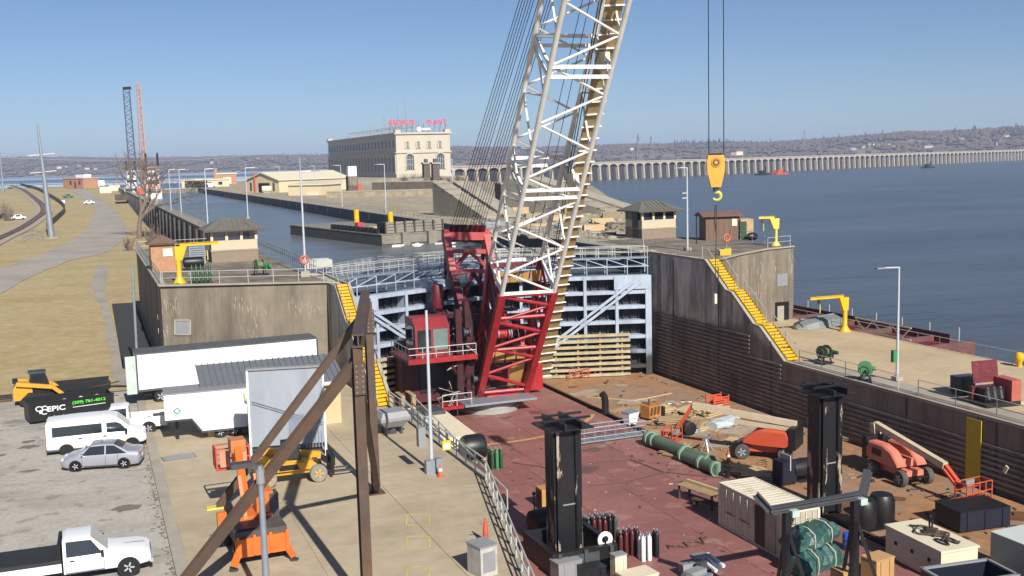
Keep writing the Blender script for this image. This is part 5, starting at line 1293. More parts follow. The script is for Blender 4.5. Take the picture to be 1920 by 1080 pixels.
# ---- pickups
def pickup(loc, rz, label, flat=False, L=5.7, paint=None):
    paint = paint or WHITE; t = thing('pickup_truck', label, 'pickup', loc, rz)
    shell([(-.55,.9,.97,.80,.45,1.12,1.86),(-.4,.92,.98,.8,.45,1.12,1.93),(.55,.92,.98,.78,.45,1.12,1.92),(1.2,.92,.98,.82,.45,1.13,1.26),(1.35,.92,.98,.9,.45,1.1,1.2),(2.4,.92,.98,.88,.45,1.05,1.14),(2.75,.88,.95,.84,.5,.95,1.06),(2.9,.8,.88,.78,.5,.85,.95)]).build('cab', paint, t, smooth=True, fix=True)
    def w2(x, z): return .98-(z-1.12)*.21
    side_win(t, [(-.42,1.2),(1.02,1.2),(.56,1.8),(-.42,1.82)], w2)
    MB().add([(1.21,-.74,1.27),(1.21,.74,1.27),(.585,.7,1.9),(.585,-.7,1.9)],[(0,1,2,3)]).build('windscreen', GLASS, t)
    MB().bx(-.57,-.555,-.6,.6,1.25,1.75).build('rear_window', GLASS, t)
    if flat:
        MB().bx(-L+2.9,-.62,-1.05,1.05,1.0,1.16).build('flatbed', mat('black_bed', A(46,46,50), .7, var=.2), t); MB().bx(-.75,-.62,-1.0,1.0,1.161,1.75).build('headboard', BLACK, t)
        MB().bx(-L+2.9,-.62,-1.06,-.9,.62,.99).build('side_box', paint, t); MB().bx(-L+2.9,-.62,.9,1.06,.62,.99).build('side_box', paint, t)
    else:
        MB().bx(-2.85,-.6,-.99,-.9,.5,1.15).build('bed_side', paint, t); MB().bx(-2.85,-.6,.9,.99,.5,1.15).build('bed_side', paint, t); MB().bx(-2.9,-2.82,-.95,.95,.5,1.15).build('tailgate', paint, t)
        MB().bx(-2.8,-.62,-.89,.89,.6,.7).build('bed_floor', BLACK, t); MB().bx(-2.7,-2.0,-.7,.7,.71,1.0).build('cargo', BLACK, t)
    MB().bx(-L+3.1,2.6,-.7,.7,.36,.5).build('chassis', BLACK, t)
    for x in (2.0,-1.75):
        for s in (-1,1): wheel(t, x, s*.86, .4, .27)
    arches(t, (2.0,), .4, .985)
    if not flat: arches(t, (-1.75,), .4, .992)
    for s in (-1,1):
        MB().box((2.84,s*.7,.82),(.14,.3,.24)).build('headlight', MATS['headlamp'], t); MB().box((1.0,s*1.1,1.25),(.12,.22,.2)).build('mirror', BLACK, t); MB().box((-.2,s*.995,1.02),(.18,.03,.05)).build('handle', BLACK, t)
    for s in (-1,1):
        for x in (-.46,1.05): MB().bx(x-.01,x+.01,s*.985-.006,s*.985+.006,.55,1.12).build('door_gap', SEAM, t)
        MB().bx(-.46,1.05,s*.985-.006,s*.985+.006,.5,.52).build('door_gap', SEAM, t)
    MB().bx(1.4,2.7,-.012,.012,1.165,1.175).build('bonnet_crease', SEAM, t)
    MB().box((2.9,0,.78),(.08,.9,.24)).build('grille', BLACK, t); MB().box((2.93,0,.55),(.14,1.8,.16)).build('bumper', RIM, t)
    return t
q = P(272,1078,.012); pickup((q.x-2.6,q.y+1.15,.012), -.02, 'white single-cab pickup with black flatbed at bottom left', True, 6.6)
q = P(300,815,.012); pickup((q.x-2.3,q.y+1.6,.012), pi-.08, 'white pickup parked behind the passenger van', False)
# ---- black roll-off dumpster with lettering
pl, pr = P(57,797,.012), P(212,772,.012); d = pr-pl; L = d.length
t = thing('dumpster', 'long black roll-off dumpster lettered EPIC', 'dumpster', (pl.x,pl.y,.012), atan2(d.y,d.x)-.08)
MB().bx(0,L,-.04,.04,.2,1.75).build('side', BLACK, t); MB().bx(0,L,2.16,2.24,.2,1.75).build('side', BLACK, t); t.scale = (1,1,.8)
for x in (0.02, L-.02): MB().bx(x-.04,x+.04,.05,2.15,.2,1.75).build('end', BLACK, t)
MB().bx(.05,L-.05,.05,2.15,.2,.3).build('floor', BLACK, t); MB().bx(.06,L-.06,.06,2.14,.31,1.2).build('load', mat('rubble', A(120,108,92), .95, var=.3, scale=2, bump=.05), t)
for k in range(9): MB().bx(.3+k*(L-.6)/8-.04,.3+k*(L-.6)/8+.04,-.1,-.041,.2,1.7).build('rib', BLACK, t) if k in (0,8) else None
for y in (-.02, 2.22): MB().bx(-.05,L+.05,y-.06,y+.06,1.751,1.85).build('top_rail', BLACK, t)
LIME = mat('lime_print', A(90,230,60,.85), .5); WPR = mat('white_print', A(235,238,240,.85), .5)
text('EPIC', .62, WPR, t, (1.72,-.055,1.15), (pi/2,0,0), bold=.012); text('(309) 761-4012', .36, LIME, t, (3.9,-.055,1.42), (pi/2,0,0), bold=.008)
MB().bx(2.8,5.0,-.05,-.045,1.02,1.07).build('print_bar', WPR, t)
lg = MB()
for (cx,cz,r) in ((.62,1.3,.2),(.98,1.32,.16),(.95,.98,.2)): lg.path([(cx+r*cos(a*pi/8),-.05,cz+r*sin(a*pi/8)) for a in range(1,15)], .045, 5)
lg.box((.72,-.05,1.0),(.2,.02,.22),0).build('emblem', WPR, t)
for k in (1,2,3): MB().lathe([(.03,0),(.45,.0),(.3,.3),(.05,.45)], (1.4+k*1.1,1.1,1.2), 8).build('heap', [CONCL,WHITE,STONE][k-1], t)
# ---- compact track loader
q = P(72,764,.012); t = thing('track_loader', 'yellow compact track loader behind the dumpster', 'loader', tuple(q+Vector((0,1.6,0))), .05)
t.scale = (1.12,1.12,1.12)
for s in (-1,1):
    MB().prism([(-1.2,.35),(-.9,.05),(.9,.05),(1.25,.4),(.9,.75),(-.6,.9)], s*.8-.2, s*.8+.2).build('track', TYRE, t)
    MB().beam((-1.3,s*.72,1.55),(.9,s*.72,1.15),.16,.26).build('lift_arm', CATY, t); MB().beam((.9,s*.72,1.15),(1.7,s*.72,.4),.16,.24).build('lift_arm', CATY, t)
MB().prism([(-1.5,.4),(-.35,.4),(-.35,1.45),(-1.3,1.55),(-1.5,1.2)], -.58, .58).build('engine_body', CATY, t)
MB().prism([(-.5,.8),(.75,.8),(.7,1.3),(.45,2.1),(-.45,2.1)], -.55, .55).build('cab', BLACK, t); MB().bx(-.55,.55,-.6,.6,2.11,2.2).build('cab_roof', DGREY, t)
for s in (-1,1): MB().bx(-.3,.35,s*.555-.004,s*.555+.004,1.3,1.95).build('window', GLASS, t)
MB().prism([(1.6,.1),(2.2,.05),(1.8,.3),(1.7,.75),(1.55,.7)], -.95, .95).build('bucket', BLACK, t)
MB().bx(-1.52,-1.2,-.5,.5,1.56,1.75).build('exhaust_hood', BLACK, t)
# low black equipment trailer behind
q = P(150,752,.012); t = thing('equipment_trailer', 'low black equipment trailer beyond the dumpster', 'trailer', tuple(q+Vector((0,1.5,0))), .05)
MB().bx(-2.8,2.2,-1,1,.62,.75).build('deck', BLACK, t); MB().bx(-2.8,2.2,-1.05,-.95,.751,1.25).build('side_rail', BLACK, t); MB().bx(-2.8,2.2,.95,1.05,.751,1.25).build('side_rail', BLACK, t); MB().beam((2.2,0,.6),(3.6,0,.45),.14).build('drawbar', BLACK, t)
for x in (-.9,0.1): MB().lathe([(.33,-1.15),(.33,1.15)],(x,0,.33),14,'y').build('wheel', TYRE, t)
for k in range(8): MB().bx(-2.6+k*.6,-2.1+k*.6,-.9,.9,.752,.79).build('plank', WOOD, t)
t = thing('steel_beams', 'bundle of dark steel beams lying on the lot edge at far left', 'beams', (-8.5,88,.02), .03)
for k in range(4): MB().ibeam((-4,k*.4,.15+(k%2)*.03),(2.2,k*.4,.15+(k%2)*.03),.2,.28).build('beam', DGREY if k%2 else RUST, t)
# ---- long white semi-trailer
pl = P(258,762,.05); t = thing('semi_trailer', 'long white box semi-trailer with dark roof beside the concrete block', 'trailer', (pl.x+.1,pl.y+.2,.05), .03)
Lt = 13.4
MB().bx(0,Lt,0,2.6,1.1,3.75).build('box', WHITE, t)
MB().bx(-.02,Lt+.02,-.02,2.62,3.751,3.85).build('roof', mat('trailer_roof', A(92,94,98), .7, var=.15, scale=.8), t)
for x in (0.02,Lt-.02): MB().bx(x-.06,x+.06,-.05,-.001,1.05,3.75).build('corner_post', DGREY, t)
MB().bx(0,Lt,-.04,-.001,1.0,1.16).build('bottom_rail', DGREY, t)
for k in range(1,11): MB().bx(k*Lt/11-.015,k*Lt/11+.015,-.02,-.001,1.17,3.74).build('panel_seam', mat('seam_grey', A(206,208,210), .5), t)
for x in (1.6,2.9):
    for y in (.35,2.25): wheel(t, x, y, .5, .5, None, RIM)
for x in (9.8,): 
    for y in (.5,2.1): MB().bx(x-.1,x+.1,y-.1,y+.1,0,1.05).build('landing_leg', BLACK, t)
MB().bx(.4,4.2,.3,2.3,.75,1.05).build('bogie', BLACK, t)
MB().bx(-.75,-.04,-.08,-.02,.9,3.7).build('open_door', mat('door_pale', A(206,216,210), .5), t)
tag(MB().beam((-2.6,88.5,.1),(1.3,84.2,1.5),.1).build('leaning_pole', RUST), 'thin rusty pole leaning from the grass to the trailer', 'pole')
tag(MB().tube((3.1,96.5,0),(3.25,97,9.0),.11,n=8).build('standpipe', GALV), 'tall slim pale pipe standing beside the left block corner', 'pipe')
# ---- seamed shed behind the panel
t = thing('metal_shed', 'tan shed with ribbed grey roof behind the big grey bulkhead', 'shed', (6.2,69.2,.145), -.02)
MB().bx(0,8.6,0,3.6,0,2.9).build('wall', mat('shed_tan', A(216,190,146), .8, var=.08), t)
rf = MB().prismx([(-.35,2.85),(3.9,3.9),(3.9,4.02),(-.35,2.97)],-.3,8.9).build('roof', mat('ribbed_roof', A(128,132,138), .5, .2, var=.08), t)
for k in range(24): MB().beam((-.28+k*.39,-.34,3.0),(-.28+k*.39,3.88,4.05),.07,.09).build('rib', MATS['ribbed_roof'], rf)
MB().bx(-.32,8.92,-.42,-.36,2.7,2.9).build('gutter', WHITE, t)
MB().bx(8.605,8.64,.8,1.7,.02,2.1).build('door', mat('door_tan', A(200,176,130)), t)
for k in range(9): MB().bx(8.605,8.63,.1+k*.42,.13+k*.42,2.15,2.9).build('seam', MATS['shed_tan'], t)
t = thing('cream_tank', 'small cream tank in front of the ribbed roof shed', 'tank', (7.6,70.6,.145)); 
MB().lathe([(.05,-.8),(.4,-.75),(.5,-.5),(.5,.5),(.4,.75),(.05,.8)], (1.6,-2.2,2.6), 12, 'x').build('shell', CREAM, t, smooth=True); MB().bx(1,2.2,-2.5,-1.9,0,2.1).build('stand', DGREY, t)
# ---- gooseneck white trailer
q0 = P(313,792,.145); t = thing('cargo_trailer', 'small white gooseneck cargo trailer with grey roof and diamond placard', 'trailer', (3.6,68.6,.145), -.05)
MB().prism([(0,1.45),(1.55,1.45),(2.15,.55),(5.2,.55),(5.2,3.1),(0,3.1)], 0, 2.3).build('box', WHITE, t)
MB().prism([(-.03,3.101),(5.23,3.101),(5.23,3.18),(-.03,3.18)], -.03, 2.33).build('roof', GREY, t)
MB().prism([(-.02,1.4),(1.57,1.4),(2.17,.5),(5.2,.5),(5.2,.62),(2.22,.62),(1.62,1.5),(-.02,1.5)], -.04, -.001).build('bottom_trim', DGREY, t)
MB().box((.75,-.02,2.05),(.34,.02,.34),0,0,pi/4).build('placard', mat('placard_teal', A(70,150,170)), t); MB().box((.75,-.035,2.05),(.2,.02,.2),0,0,pi/4).build('placard_core', WHITE, t)
for x in (3.3,4.2):
    for y in (.3,2.0): wheel(t, x, y, .36, .26)
MB().bx(.6,.8,1,1.2,0,1.4).build('jack_post', BLACK, t)
# ---- big grey panel leaning frame
q0, q1 = P(470,862,.145), P(614,852,.145); d = q1-q0; L = d.length
t = thing('steel_bulkhead', 'huge upright grey steel bulkhead with pale edge frame', 'bulkhead', (q0.x,q0.y,.145), atan2(d.y,d.x))
PAN = mat('panel_grey', A(160,168,178), .5, var=.05, scale=.6, stain=A(186,192,200), stain_scale=.9, streak=(1,1,.15), stain_amt=.5)
MB().bx(.12,L-.12,.0,.2,.75,5.25).build('sheet', PAN, t); MB().bx(0,.119,-.08,.3,0,5.3).build('edge_post', WHITE, t); MB().bx(L-.119,L,-.08,.3,0,5.3).build('edge_post', WHITE, t); MB().bx(0,L,-.1,.32,5.301,5.42).build('top_cap', GREY, t)
for k in (0,.14): MB().beam((.25,-.05,3.5-k),(L-.2,-.05,2.0-k),.05).build('stay_bar', GALV, t)
MB().bx(.12,L-.12,.05,.9,.5,.6).build('foot_beam', DGREY, t); MB().bx(.3,L-.3,.3,2.2,0,.49).build('foot_block', DGREY, t)
for k in range(6): MB().bx(L-1.2+k*.18,L-1.15+k*.18,-.06,.0,.5,1.5).build('grille_bar', GALV, t)
MB().box((L*.62,-.03,1.9),(.9,.04,1.3),0).build('patch', mat('panel_patch', A(136,146,164), .5), t)
# ---- telehandler (fork to the right)
pr, pf = P(513,915,.145), P(592,905,.145); d = pf-pr
t = thing('telehandler', 'yellow telehandler with black fork carriage by the grey bulkhead', 'telehandler', tuple((pr+pf)*.5+Vector((0,1.0,0))), atan2(d.y,d.x))
MB().prism([(-1.9,.55),(1.2,.55),(1.3,1.0),(.9,1.25),(-.2,1.35),(-1.2,1.5),(-1.9,1.3)], -.75, .75).build('body', CATY, t)
MB().prism([(-1.0,.8),(.9,.8),(.6,1.2),(-1.0,1.3)], -.98, -.76).build('side_pod', CATY, t); MB().prism([(-.75,.85),(.35,.85),(.2,1.15),(-.75,1.15)], -.99, -.985).build('pod_grille', BLACK, t)
MB().prism([(-.6,1.3),(.5,1.3),(.35,2.2),(-.5,2.25)], -.75, .0).build('cab', BLACK, t); MB().bx(-.5,.38,-.77,.02,2.26,2.33).build('cab_roof', DGREY, t); MB().prism([(-.5,1.4),(.4,1.4),(.28,2.1),(-.42,2.1)], -.765, -.755).build('window', GLASS, t)
MB().beam((-1.7,.35,1.75),(1.7,.35,1.15),.32,.38).build('boom', CATY, t); MB().beam((1.5,.35,1.2),(2.1,.35,.75),.26,.3).build('boom_head', BLACK, t)
MB().bx(2.1,2.25,-.7,.9,.25,1.25).build('fork_carriage', BLACK, t)
for y in (-.3,.5): MB().bx(2.25,3.35,y-.06,y+.06,.25,.32).build('fork_tine', DGREY, t)
MB().box((2.3,.1,1.0),(.08,1.3,.6)).build('load_backrest', BLACK, t)
for x in (-1.35,1.35):
    for s in (-1,1): wheel(t, x, s*.85, .48, .36, mat('dusty_tyre', A(150,146,138), .9), CATY)
MB().bx(1.2,1.45,-.7,.7,.5,1.1).build('front_axle_box', BLACK, t)
# ---- orange drill / lift rig
c = P(487,1062,.145)
t = thing('boom_lift', 'orange boom lift with black engine covers seen from behind', 'boom lift', (c.x+.1,c.y+2.2,.145), pi/2+.05)
# local +x = away from camera
MB().bx(-1.9,1.7,-.75,.75,.45,.95).build('chassis', DGREY, t); MB().bx(-2.05,-1.9,-1.15,1.15,.45,1.25).build('rear_bumper', ORANGE, t)
for y in (-1.05,-.35,.35,1.05): MB().bx(-2.12,-2.051,y-.06,y+.06,.5,1.4).build('bumper_rib', ORANGE, t)
for s in (-1,1):
    MB().beam((-1.9,s*1.0,.7),(-2.15,s*1.3,.15),.26,.18).build('outrigger', ORANGE, t); MB().lathe([(.2,0),(.2,.06)], (-2.15,s*1.3,.0), 12).build('outrigger_pad', DGREY, t)
    MB().beam((1.5,s*.8,.75),(1.9,s*1.35,.3),.24,.16).build('outrigger', ORANGE, t)
    for x in (-1.2,1.2): wheel(t, x, s*.95, .45, .34, None, ORANGE)
MB().bx(-1.85,-.3,-1.12,1.12,1.0,1.5).build('engine_cover', mat('cover_dark', A(92,86,82), .6, var=.2), t)
MB().bx(-1.6,-.6,.1,1.05,1.501,1.56).build('cover_panel', BLACK, t)
MB().bx(-.25,1.2,-.85,.6,1.0,1.65).build('turntable', ORANGE, t); MB().box((.3,-.55,2.15),(.9,.75,.95)).build('counterweight', ORANGE, t)
MB().bx(-.2,.5,-1.15,-.75,1.2,2.5).build('control_cabinet', DGREY, t)
for s in (-.35,.35): MB().beam((-.2,s,1.5),(.9,s,3.2),.16,.2).build('riser', ORANGE, t)
BK = Vector((5.3,-.25,0))
MB().beam((.6,.2,2.4),(3.6,-.1,3.9),.34,.38).build('main_boom', ORANGE, t); MB().beam((3.6,-.1,3.9),(5.2,-.2,2.9),.28,.3).build('fly_boom', ORANGE, t)
MB().box((3.7,-.1,3.95),(.8,.7,.6)).build('knuckle', mat('faded_orange', A(200,130,80)), t)
bx0, bx1, by0, by1 = 5.3, 6.2, -.95, .65
MB().bx(bx0,bx1,by0,by1,2.3,2.4).build('basket_floor', ORED, t)
for (x,y) in ((bx0,by0),(bx0,by1),(bx1,by0),(bx1,by1),((bx0+bx1)/2,by0),((bx0+bx1)/2,by1),(bx0,(by0+by1)/2)): MB().bx(x-.04,x+.04,y-.04,y+.04,2.4,3.4).build('basket_post', ORED, t)
for z in (2.9,3.4):
    for (a_,b_) in (((bx0,by0),(bx0,by1)),((bx1,by0),(bx1,by1)),((bx0,by0),(bx1,by0)),((bx0,by1),(bx1,by1))): MB().beam((*a_,z),(*b_,z),.07).build('basket_rail', ORED, t)
MB().bx(bx0-.1,bx0-.05,-.8,-.3,2.5,3.3).build('control_panel', mat('panel_peach', A(232,150,120)), t); MB().bx(bx0-.1,bx0-.05,0,.5,2.5,3.3).build('control_panel', MATS['panel_peach'], t)
MB().tube((.2,1.0,1.6),(.2,1.0,2.1),.2).build('tank', BLACK, t); MB().box((.0,1.35,1.4),(.3,.4,1.1)).build('hose_cabinet', ORANGE, t)
# ---- near light pole with dark head
tp = PY(487,870,40.2); t = thing('light_pole', 'near grey light pole with square dark lamp above the boom lift', 'light pole', (tp.x,40.2,.145), 0)
MB().tube((0,0,0),(0,0,tp.z-.2),.14,.11,n=12).build('pole', GALV, t, smooth=True); MB().tube((0,0,tp.z-.9),(0,0,tp.z-.35),.17,n=12).build('collar', GREY, t); MB().beam((0,0,tp.z-.22),(-.35,0,tp.z-.12),.12).build('arm', DGREY, t); MB().box((-.68,0,tp.z-.1),(.78,.42,.2)).build('lamp_head', DGREY, t)
# ---- rusty A-frames
t = thing('steel_a_frame', 'tall rusty brown H-beam frame with slanting braces on the apron', 'frame', (11,46,.145))
F1, F2 = Vector((9.0,38.8,.15)), Vector((13.0,53.0,.15)); HT = 10.3
MB().ibeam(F1, F1+Vector((0,0,HT)), .38, .42, (0,1,0), .05).build('column', RUST, t, w=True); MB().ibeam(F2, F2+Vector((-.05,0,HT-.2)), .38, .44, (0,1,0), .05).build('column', RUST, t, w=True)
MB().ibeam(F1+Vector((-.15,0,HT-.4)), P(425,1190,.15), .42, .5, (0,1,0), .05).build('brace', RUST, t, w=True) if False else None
foot1 = PY(352,1080,41.5); top1 = F1+Vector((0,.2,HT-.6)); dirn = (foot1-top1).normalized(); foot1 = top1+dirn*((top1.z-.3)/-dirn.z)
MB().ibeam(top1, foot1, .38, .44, (0,1,0), .05).build('brace', RUST, t, w=True)
f2 = P(410,950,.2); MB().ibeam(F2+Vector((0,.2,HT-.6)), f2, .34, .4, (0,1,0), .05).build('brace', RUST, t, w=True)
MB().ibeam(F1+Vector((0,-.3,HT+.24)), F2+Vector((0,.4,HT+.1)), .46, .5, None, .05).build('top_beam', RUST, t, w=True)
MB().ibeam(F1+Vector((.1,.3,HT-1.0)), F2+Vector((0,-.3,.3)), .26, .3, None, .04).build('diagonal', RUST, t, w=True)
for f in (F1,F2): MB().box(tuple(f+Vector((0,0,.04))),(.8,.8,.06)).build('base_plate', RUST, t, w=True); MB().box(tuple(f+Vector((0,-.29,HT-1.2))),(.4,.04,1.2)).build('splice_plate', RUST, t, w=True)
for f in (F1,F2):
    for z in range(6):
        for x in (-.12,.12): MB().lathe([(.03,-.03),(.03,.0)], tuple(f+Vector((x,-.31,HT-1.7+z*.2))), 6, 'y').build('bolt', GREY, t, w=True)
MB().box(tuple(f2+Vector((-.15,0,-.02))),(.9,.5,.1)).build('foot_shoe', YELP, t, w=True)
# ---- grey hopper, cabinet, red post
p = P(735,812,.145); t = thing('steel_hopper', 'grey steel hopper on a low stand at the apron edge', 'hopper', tuple(p), .1)
MB().loft([[(-.6,-.5,.5),(.6,-.5,.5),(.6,.5,.5),(-.6,.5,.5)],[(-1.0,-.85,.95),(1.0,-.85,.95),(1.0,.85,.95),(-1.0,.85,.95)],[(-1.0,-.85,1.15),(1.0,-.85,1.15),(1.0,.85,1.15),(-1.0,.85,1.15)],[(-.8,-.65,1.5),(.8,-.65,1.5),(.8,.65,1.5),(-.8,.65,1.5)]]).build('body', GREY, t)
for (x,y) in ((-.5,-.4),(.5,-.4),(.5,.4),(-.5,.4)): MB().bx(x-.06,x+.06,y-.06,y+.06,0,.5).build('leg', DGREY, t)
MB().tube((0,0,0),(0,0,.5),.3,n=10).build('outlet', DGREY, t)
p = P(913,1082,.145); t = thing('utility_cabinet', 'weathered pale cabinet at the bottom of the apron', 'cabinet', tuple(p+Vector((0,.5,0))), .25)
MB().bx(-.42,.42,-.5,.5,0,1.25).build('case', mat('weathered_white', A(196,194,188), .7, var=.1, scale=3, stain=A(140,120,100), stain_scale=1.5, stain_amt=.6), t); MB().bx(-.45,.45,-.53,.53,1.251,1.33).build('lid', GREY, t); MB().bx(-.3,.3,-.52,-.501,.2,1.05).build('door', GREY, t)
p = P(911,1018,.145); t = thing('red_post', 'slim red wrapped post behind the weathered cabinet', 'post', tuple(p)); MB().lathe([(.06,0),(.13,.08),(.13,.6),(.09,.9),(.04,1.1)], n=10).build('cover', mat('post_red', A(204,92,74), .6, var=.15), t, smooth=True); MB().lathe([(.03,1.1),(.05,1.14),(.02,1.2)], n=8).build('tip', ORED, t)
MB().beam((-.02,0,.85),(-.3,0,.92),.04).build('side_arm', ORED, t)
t = thing('manhole_cover', 'rectangular steel plate set in the pale apron left of the boom lift', 'cover', tuple(P(335,857,.15)), .1); MB().bx(-.9,.9,-.5,.5,0,.015).build('plate', GREY, t); MB().bx(-.95,.95,-.55,.55,-.004,.006).build('frame', DGREY, t)
# ================================================================ BARGES AND CRANE
t = thing('spud_barge', 'wide red-decked work barge carrying the crane in the lock approach', 'barge', (30,64,ZW))
MB().bx(XL+.5,39.6,30,99.0,ZW-1.5,ZD-.03).build('hull', MAROON, t, w=True)
random.seed(41)
nx, ny = 5, 14
for i in range(nx):
    for j in range(ny):
        xa = XL+.5+i*(39.6-XL-.5)/nx; xb = XL+.5+(i+1)*(39.6-XL-.5)/nx; ya = 30+j*69/ny; yb = 30+(j+1)*69/ny
        MB().bx(xa+.014,xb-.014,ya+.014,yb-.014,ZD-.029,ZD+random.uniform(-.002,.002)).build('deck_plate', random.choice(REDDECKS), t, w=True)
# painted swing circle
CC = Vector((29.3,86.9)); b = MB(); YS = mat('swing_line', A(206,164,104), .7, var=.2, scale=2)
for i in range(64):
    a0, a1 = i*2*pi/64, (i+1)*2*pi/64
    q = [(CC.x+r*cos(a),CC.y+r*sin(a)) for (r,a) in ((11.35,a0),(11.75,a0),(11.75,a1),(11.35,a1))]
    if any(x < XL+.6 or x > 39.5 or y > 98.9 for x, y in q): continue
    b.add([(x,y,ZD+.008) for x,y in q], [(0,1,2,3)])
struct(b.build('swing_circle', YS, t, w=True), 'stuff')
for y in (34,60,95):
    for x in (20.6,39.0): MB().lathe([(.16,0),(.16,.5),(.26,.52),(.26,.6)], (x,y,ZD+.004), 10).build('bollard', BLACK, t, w=True)
spud = t
t = thing('deck_barge', 'rust-brown deck barge alongside the right lock wall', 'barge', (46,66,ZW))
MB().bx(39.95,51.9,34,97.6,ZW-1.5,ZD-.03).build('hull', RUST, t, w=True)
for i in range(3):
    for j in range(12):
        xa = 39.95+i*11.95/3; ya = 34+j*63.6/12
        MB().bx(xa+.008,xa+11.95/3-.008,ya+.008,ya+5.292,ZD-.029,ZD-.004+random.uniform(-.003,.003)).build('deck_plate', BROWNDECK, t, w=True)
MB().bx(39.96,40.16,34,97.6,ZD-.0,ZD+.14).build('edge_angle', RUST, t, w=True)
def debris(name, par, n, rng, m_, seed, smax=.3):
    random.seed(seed); b = MB()
    for k in range(n):
        x0_,x1_,y0_,y1_ = random.choice(rng); s_ = random.uniform(.05,smax)
        b.box((random.uniform(x0_,x1_),random.uniform(y0_,y1_),ZD+.03+s_*.1),(s_*random.uniform(.6,3),s_*random.uniform(.3,.8),s_*random.uniform(.1,.35)),random.random()*6,random.uniform(-.2,.2))
    return struct(b.build(name, m_, par, w=True), 'stuff')
debris('timber_scrap', t, 170, [(40.5,46,62,82),(42,50,70,86),(41,44,56,66),(44,51,56,60)], WOOD, 91, .2)
debris('steel_scrap', t, 160, [(40.5,51,66,95),(41,46,55,70),(44,51,44,58)], RUST, 92)
debris('grey_scrap', t, 120, [(40.5,48,66,84),(50,51.6,60,95)], GALV, 93, .22)
MUD = mat('dried_mud', A(176,160,138), .95, var=.2, scale=1.5)
def patches(name, par, n, rng, m_, seed, r0, r1, dz):
    random.seed(seed); b = MB()
    for k in range(n):
        x0_,x1_,y0_,y1_ = random.choice(rng); cx_, cy_ = random.uniform(x0_,x1_), random.uniform(y0_,y1_); r = random.uniform(r0,r1); j = 14; e_ = random.uniform(.5,1.2)
        b.add([(cx_+r*random.uniform(.55,1.25)*cos(i*2*pi/j),cy_+e_*r*random.uniform(.55,1.25)*sin(i*2*pi/j),ZD+dz+.0004*k) for i in range(j)],[tuple(range(j))])
    return struct(b.build(name, m_, par, w=True), 'stuff')
patches('mud_patch', t, 16, [(41.5,50,62,94)], MUD, 94, .5, 2.0, .004)
patches('rust_patch', t, 14, [(41.5,50,45,92)], mat('wet_rust', A(128,84,56), .6, var=.2, scale=1.5), 95, .4, 1.6, .012)
debris('deck_scrap', spud, 90, [(21,39,40,84),(34,39,52,76)], RUST, 96, .16)
debris('paint_flakes', spud, 60, [(24,38,44,80)], CREAM, 97, .1)
patches('scuffed_paint', spud, 22, [(21.5,38.5,36,84)], mat('scuffed_red', A(164,114,104), .65, var=.2, scale=2), 98, .3, 1.3, .006)
patches('oil_stain', spud, 10, [(21.5,38.5,36,84)], mat('oily_red', A(112,74,70), .35, var=.2, scale=2), 99, .3, 1.0, .016)
# hairline rope on the red deck
for (pts, lab) in (([(1105,868),(1180,862),(1245,886),(1400,902)],'thin rope across the red deck towards the table'),([(960,868),(1000,874),(1034,880)],'thin dark hose left of the near black column'),([(1103,912),(1180,903),(1270,880)],'second thin rope crossing on the red deck')):
    w_ = [P(u,v,ZD)+Vector((0,0,.04)) for u,v in pts]; tag(MB().path(w_, .03, 5).build('rope', RUST), lab, 'rope')
tag(MB().path([P(1100,745,ZD)+Vector((0,0,.03)),P(1190,752,ZD)+Vector((0,0,.03)),P(1260,738,ZD)+Vector((0,0,.03))], .05, 5).build('rope', WOODL), 'pale rope lying on the brown barge deck', 'rope')
# ---- crawler/derrick crane
J = Vector((33.2816,80.7415,6.2875)); Ba = Vector((-.04874,-.60880,.79183)).normalized(); Bw = Vector((.99681,-.07981,0)).normalized(); Bn = Bw.cross(Ba).normalized()
if Bn.z < 0: Bn = -Bn
BW, BD = 4.54, 4.04
C0 = Vector((31.5,88,ZD)); crane = thing('barge_crane', 'towering lattice-boom crane with red base and white boom on the red barge', 'crane', tuple(C0))
def cb(bb, name, m, **k): return bb.build(name, m, crane, w=True, **k)
TIPL = 58.0
def bp(l, sw, sn):
    s = 1 if l < TIPL-9 else 1-.72*(l-TIPL+9)/9
    return J+Ba*l+Bw*sw*BW/2*s+Bn*(BD/2+(sn-.5)*BD*s)
for sw in (-1,1):
    for sn in (0,1):
        bb = MB(); bb.tube(bp(0,sw,sn),bp(TIPL-9,sw,sn),.2,n=10); bb.tube(bp(TIPL-9,sw,sn),bp(TIPL,sw,sn),.17,n=10); cb(bb,'boom_chord',BOOMW,smooth=True)
step = 2.42; n = int((TIPL-1)/step)
def pieces(fa, fb, r, name, off=0, n0=0):
    for i in range(n0, n):
        l0, l1 = i*step+off, (i+1)*step+off
        if l1 > TIPL: break
        a_, b_ = (fa, fb) if i % 2 == 0 else (fb, fa)
        cb(MB().tube(bp(l0,*a_),bp(l1,*b_),r,n=7), name, BOOMW)
pieces((1,0),(-1,0),.095,'boom_lacing')
pieces((1,1),(-1,1),.085,'boom_lacing',.6)
pieces((-1,0),(-1,1),.085,'boom_lacing')
pieces((1,0),(1,1),.085,'boom_lacing')
for l in (.1, 10.1, 10.9, 20.9, 21.7, 33, 33.8, 45, 45.8):
    for (fa, fb) in (((-1,0),(1,0)),((-1,1),(1,1)),((-1,0),(-1,1)),((1,0),(1,1))):
        cb(MB().beam(bp(l,*fa),bp(l,*fb),.26 if fa[1]==fb[1] else .2), 'boom_crossbar', BOOMW)
for l in (10.5, 21.3):   # roller brackets on the right side
    q = bp(l,1,0); cb(MB().box(tuple(q+Bn*1.4-Bw*.1),(.7,.7,1.2)),'rope_guide',CREAM)
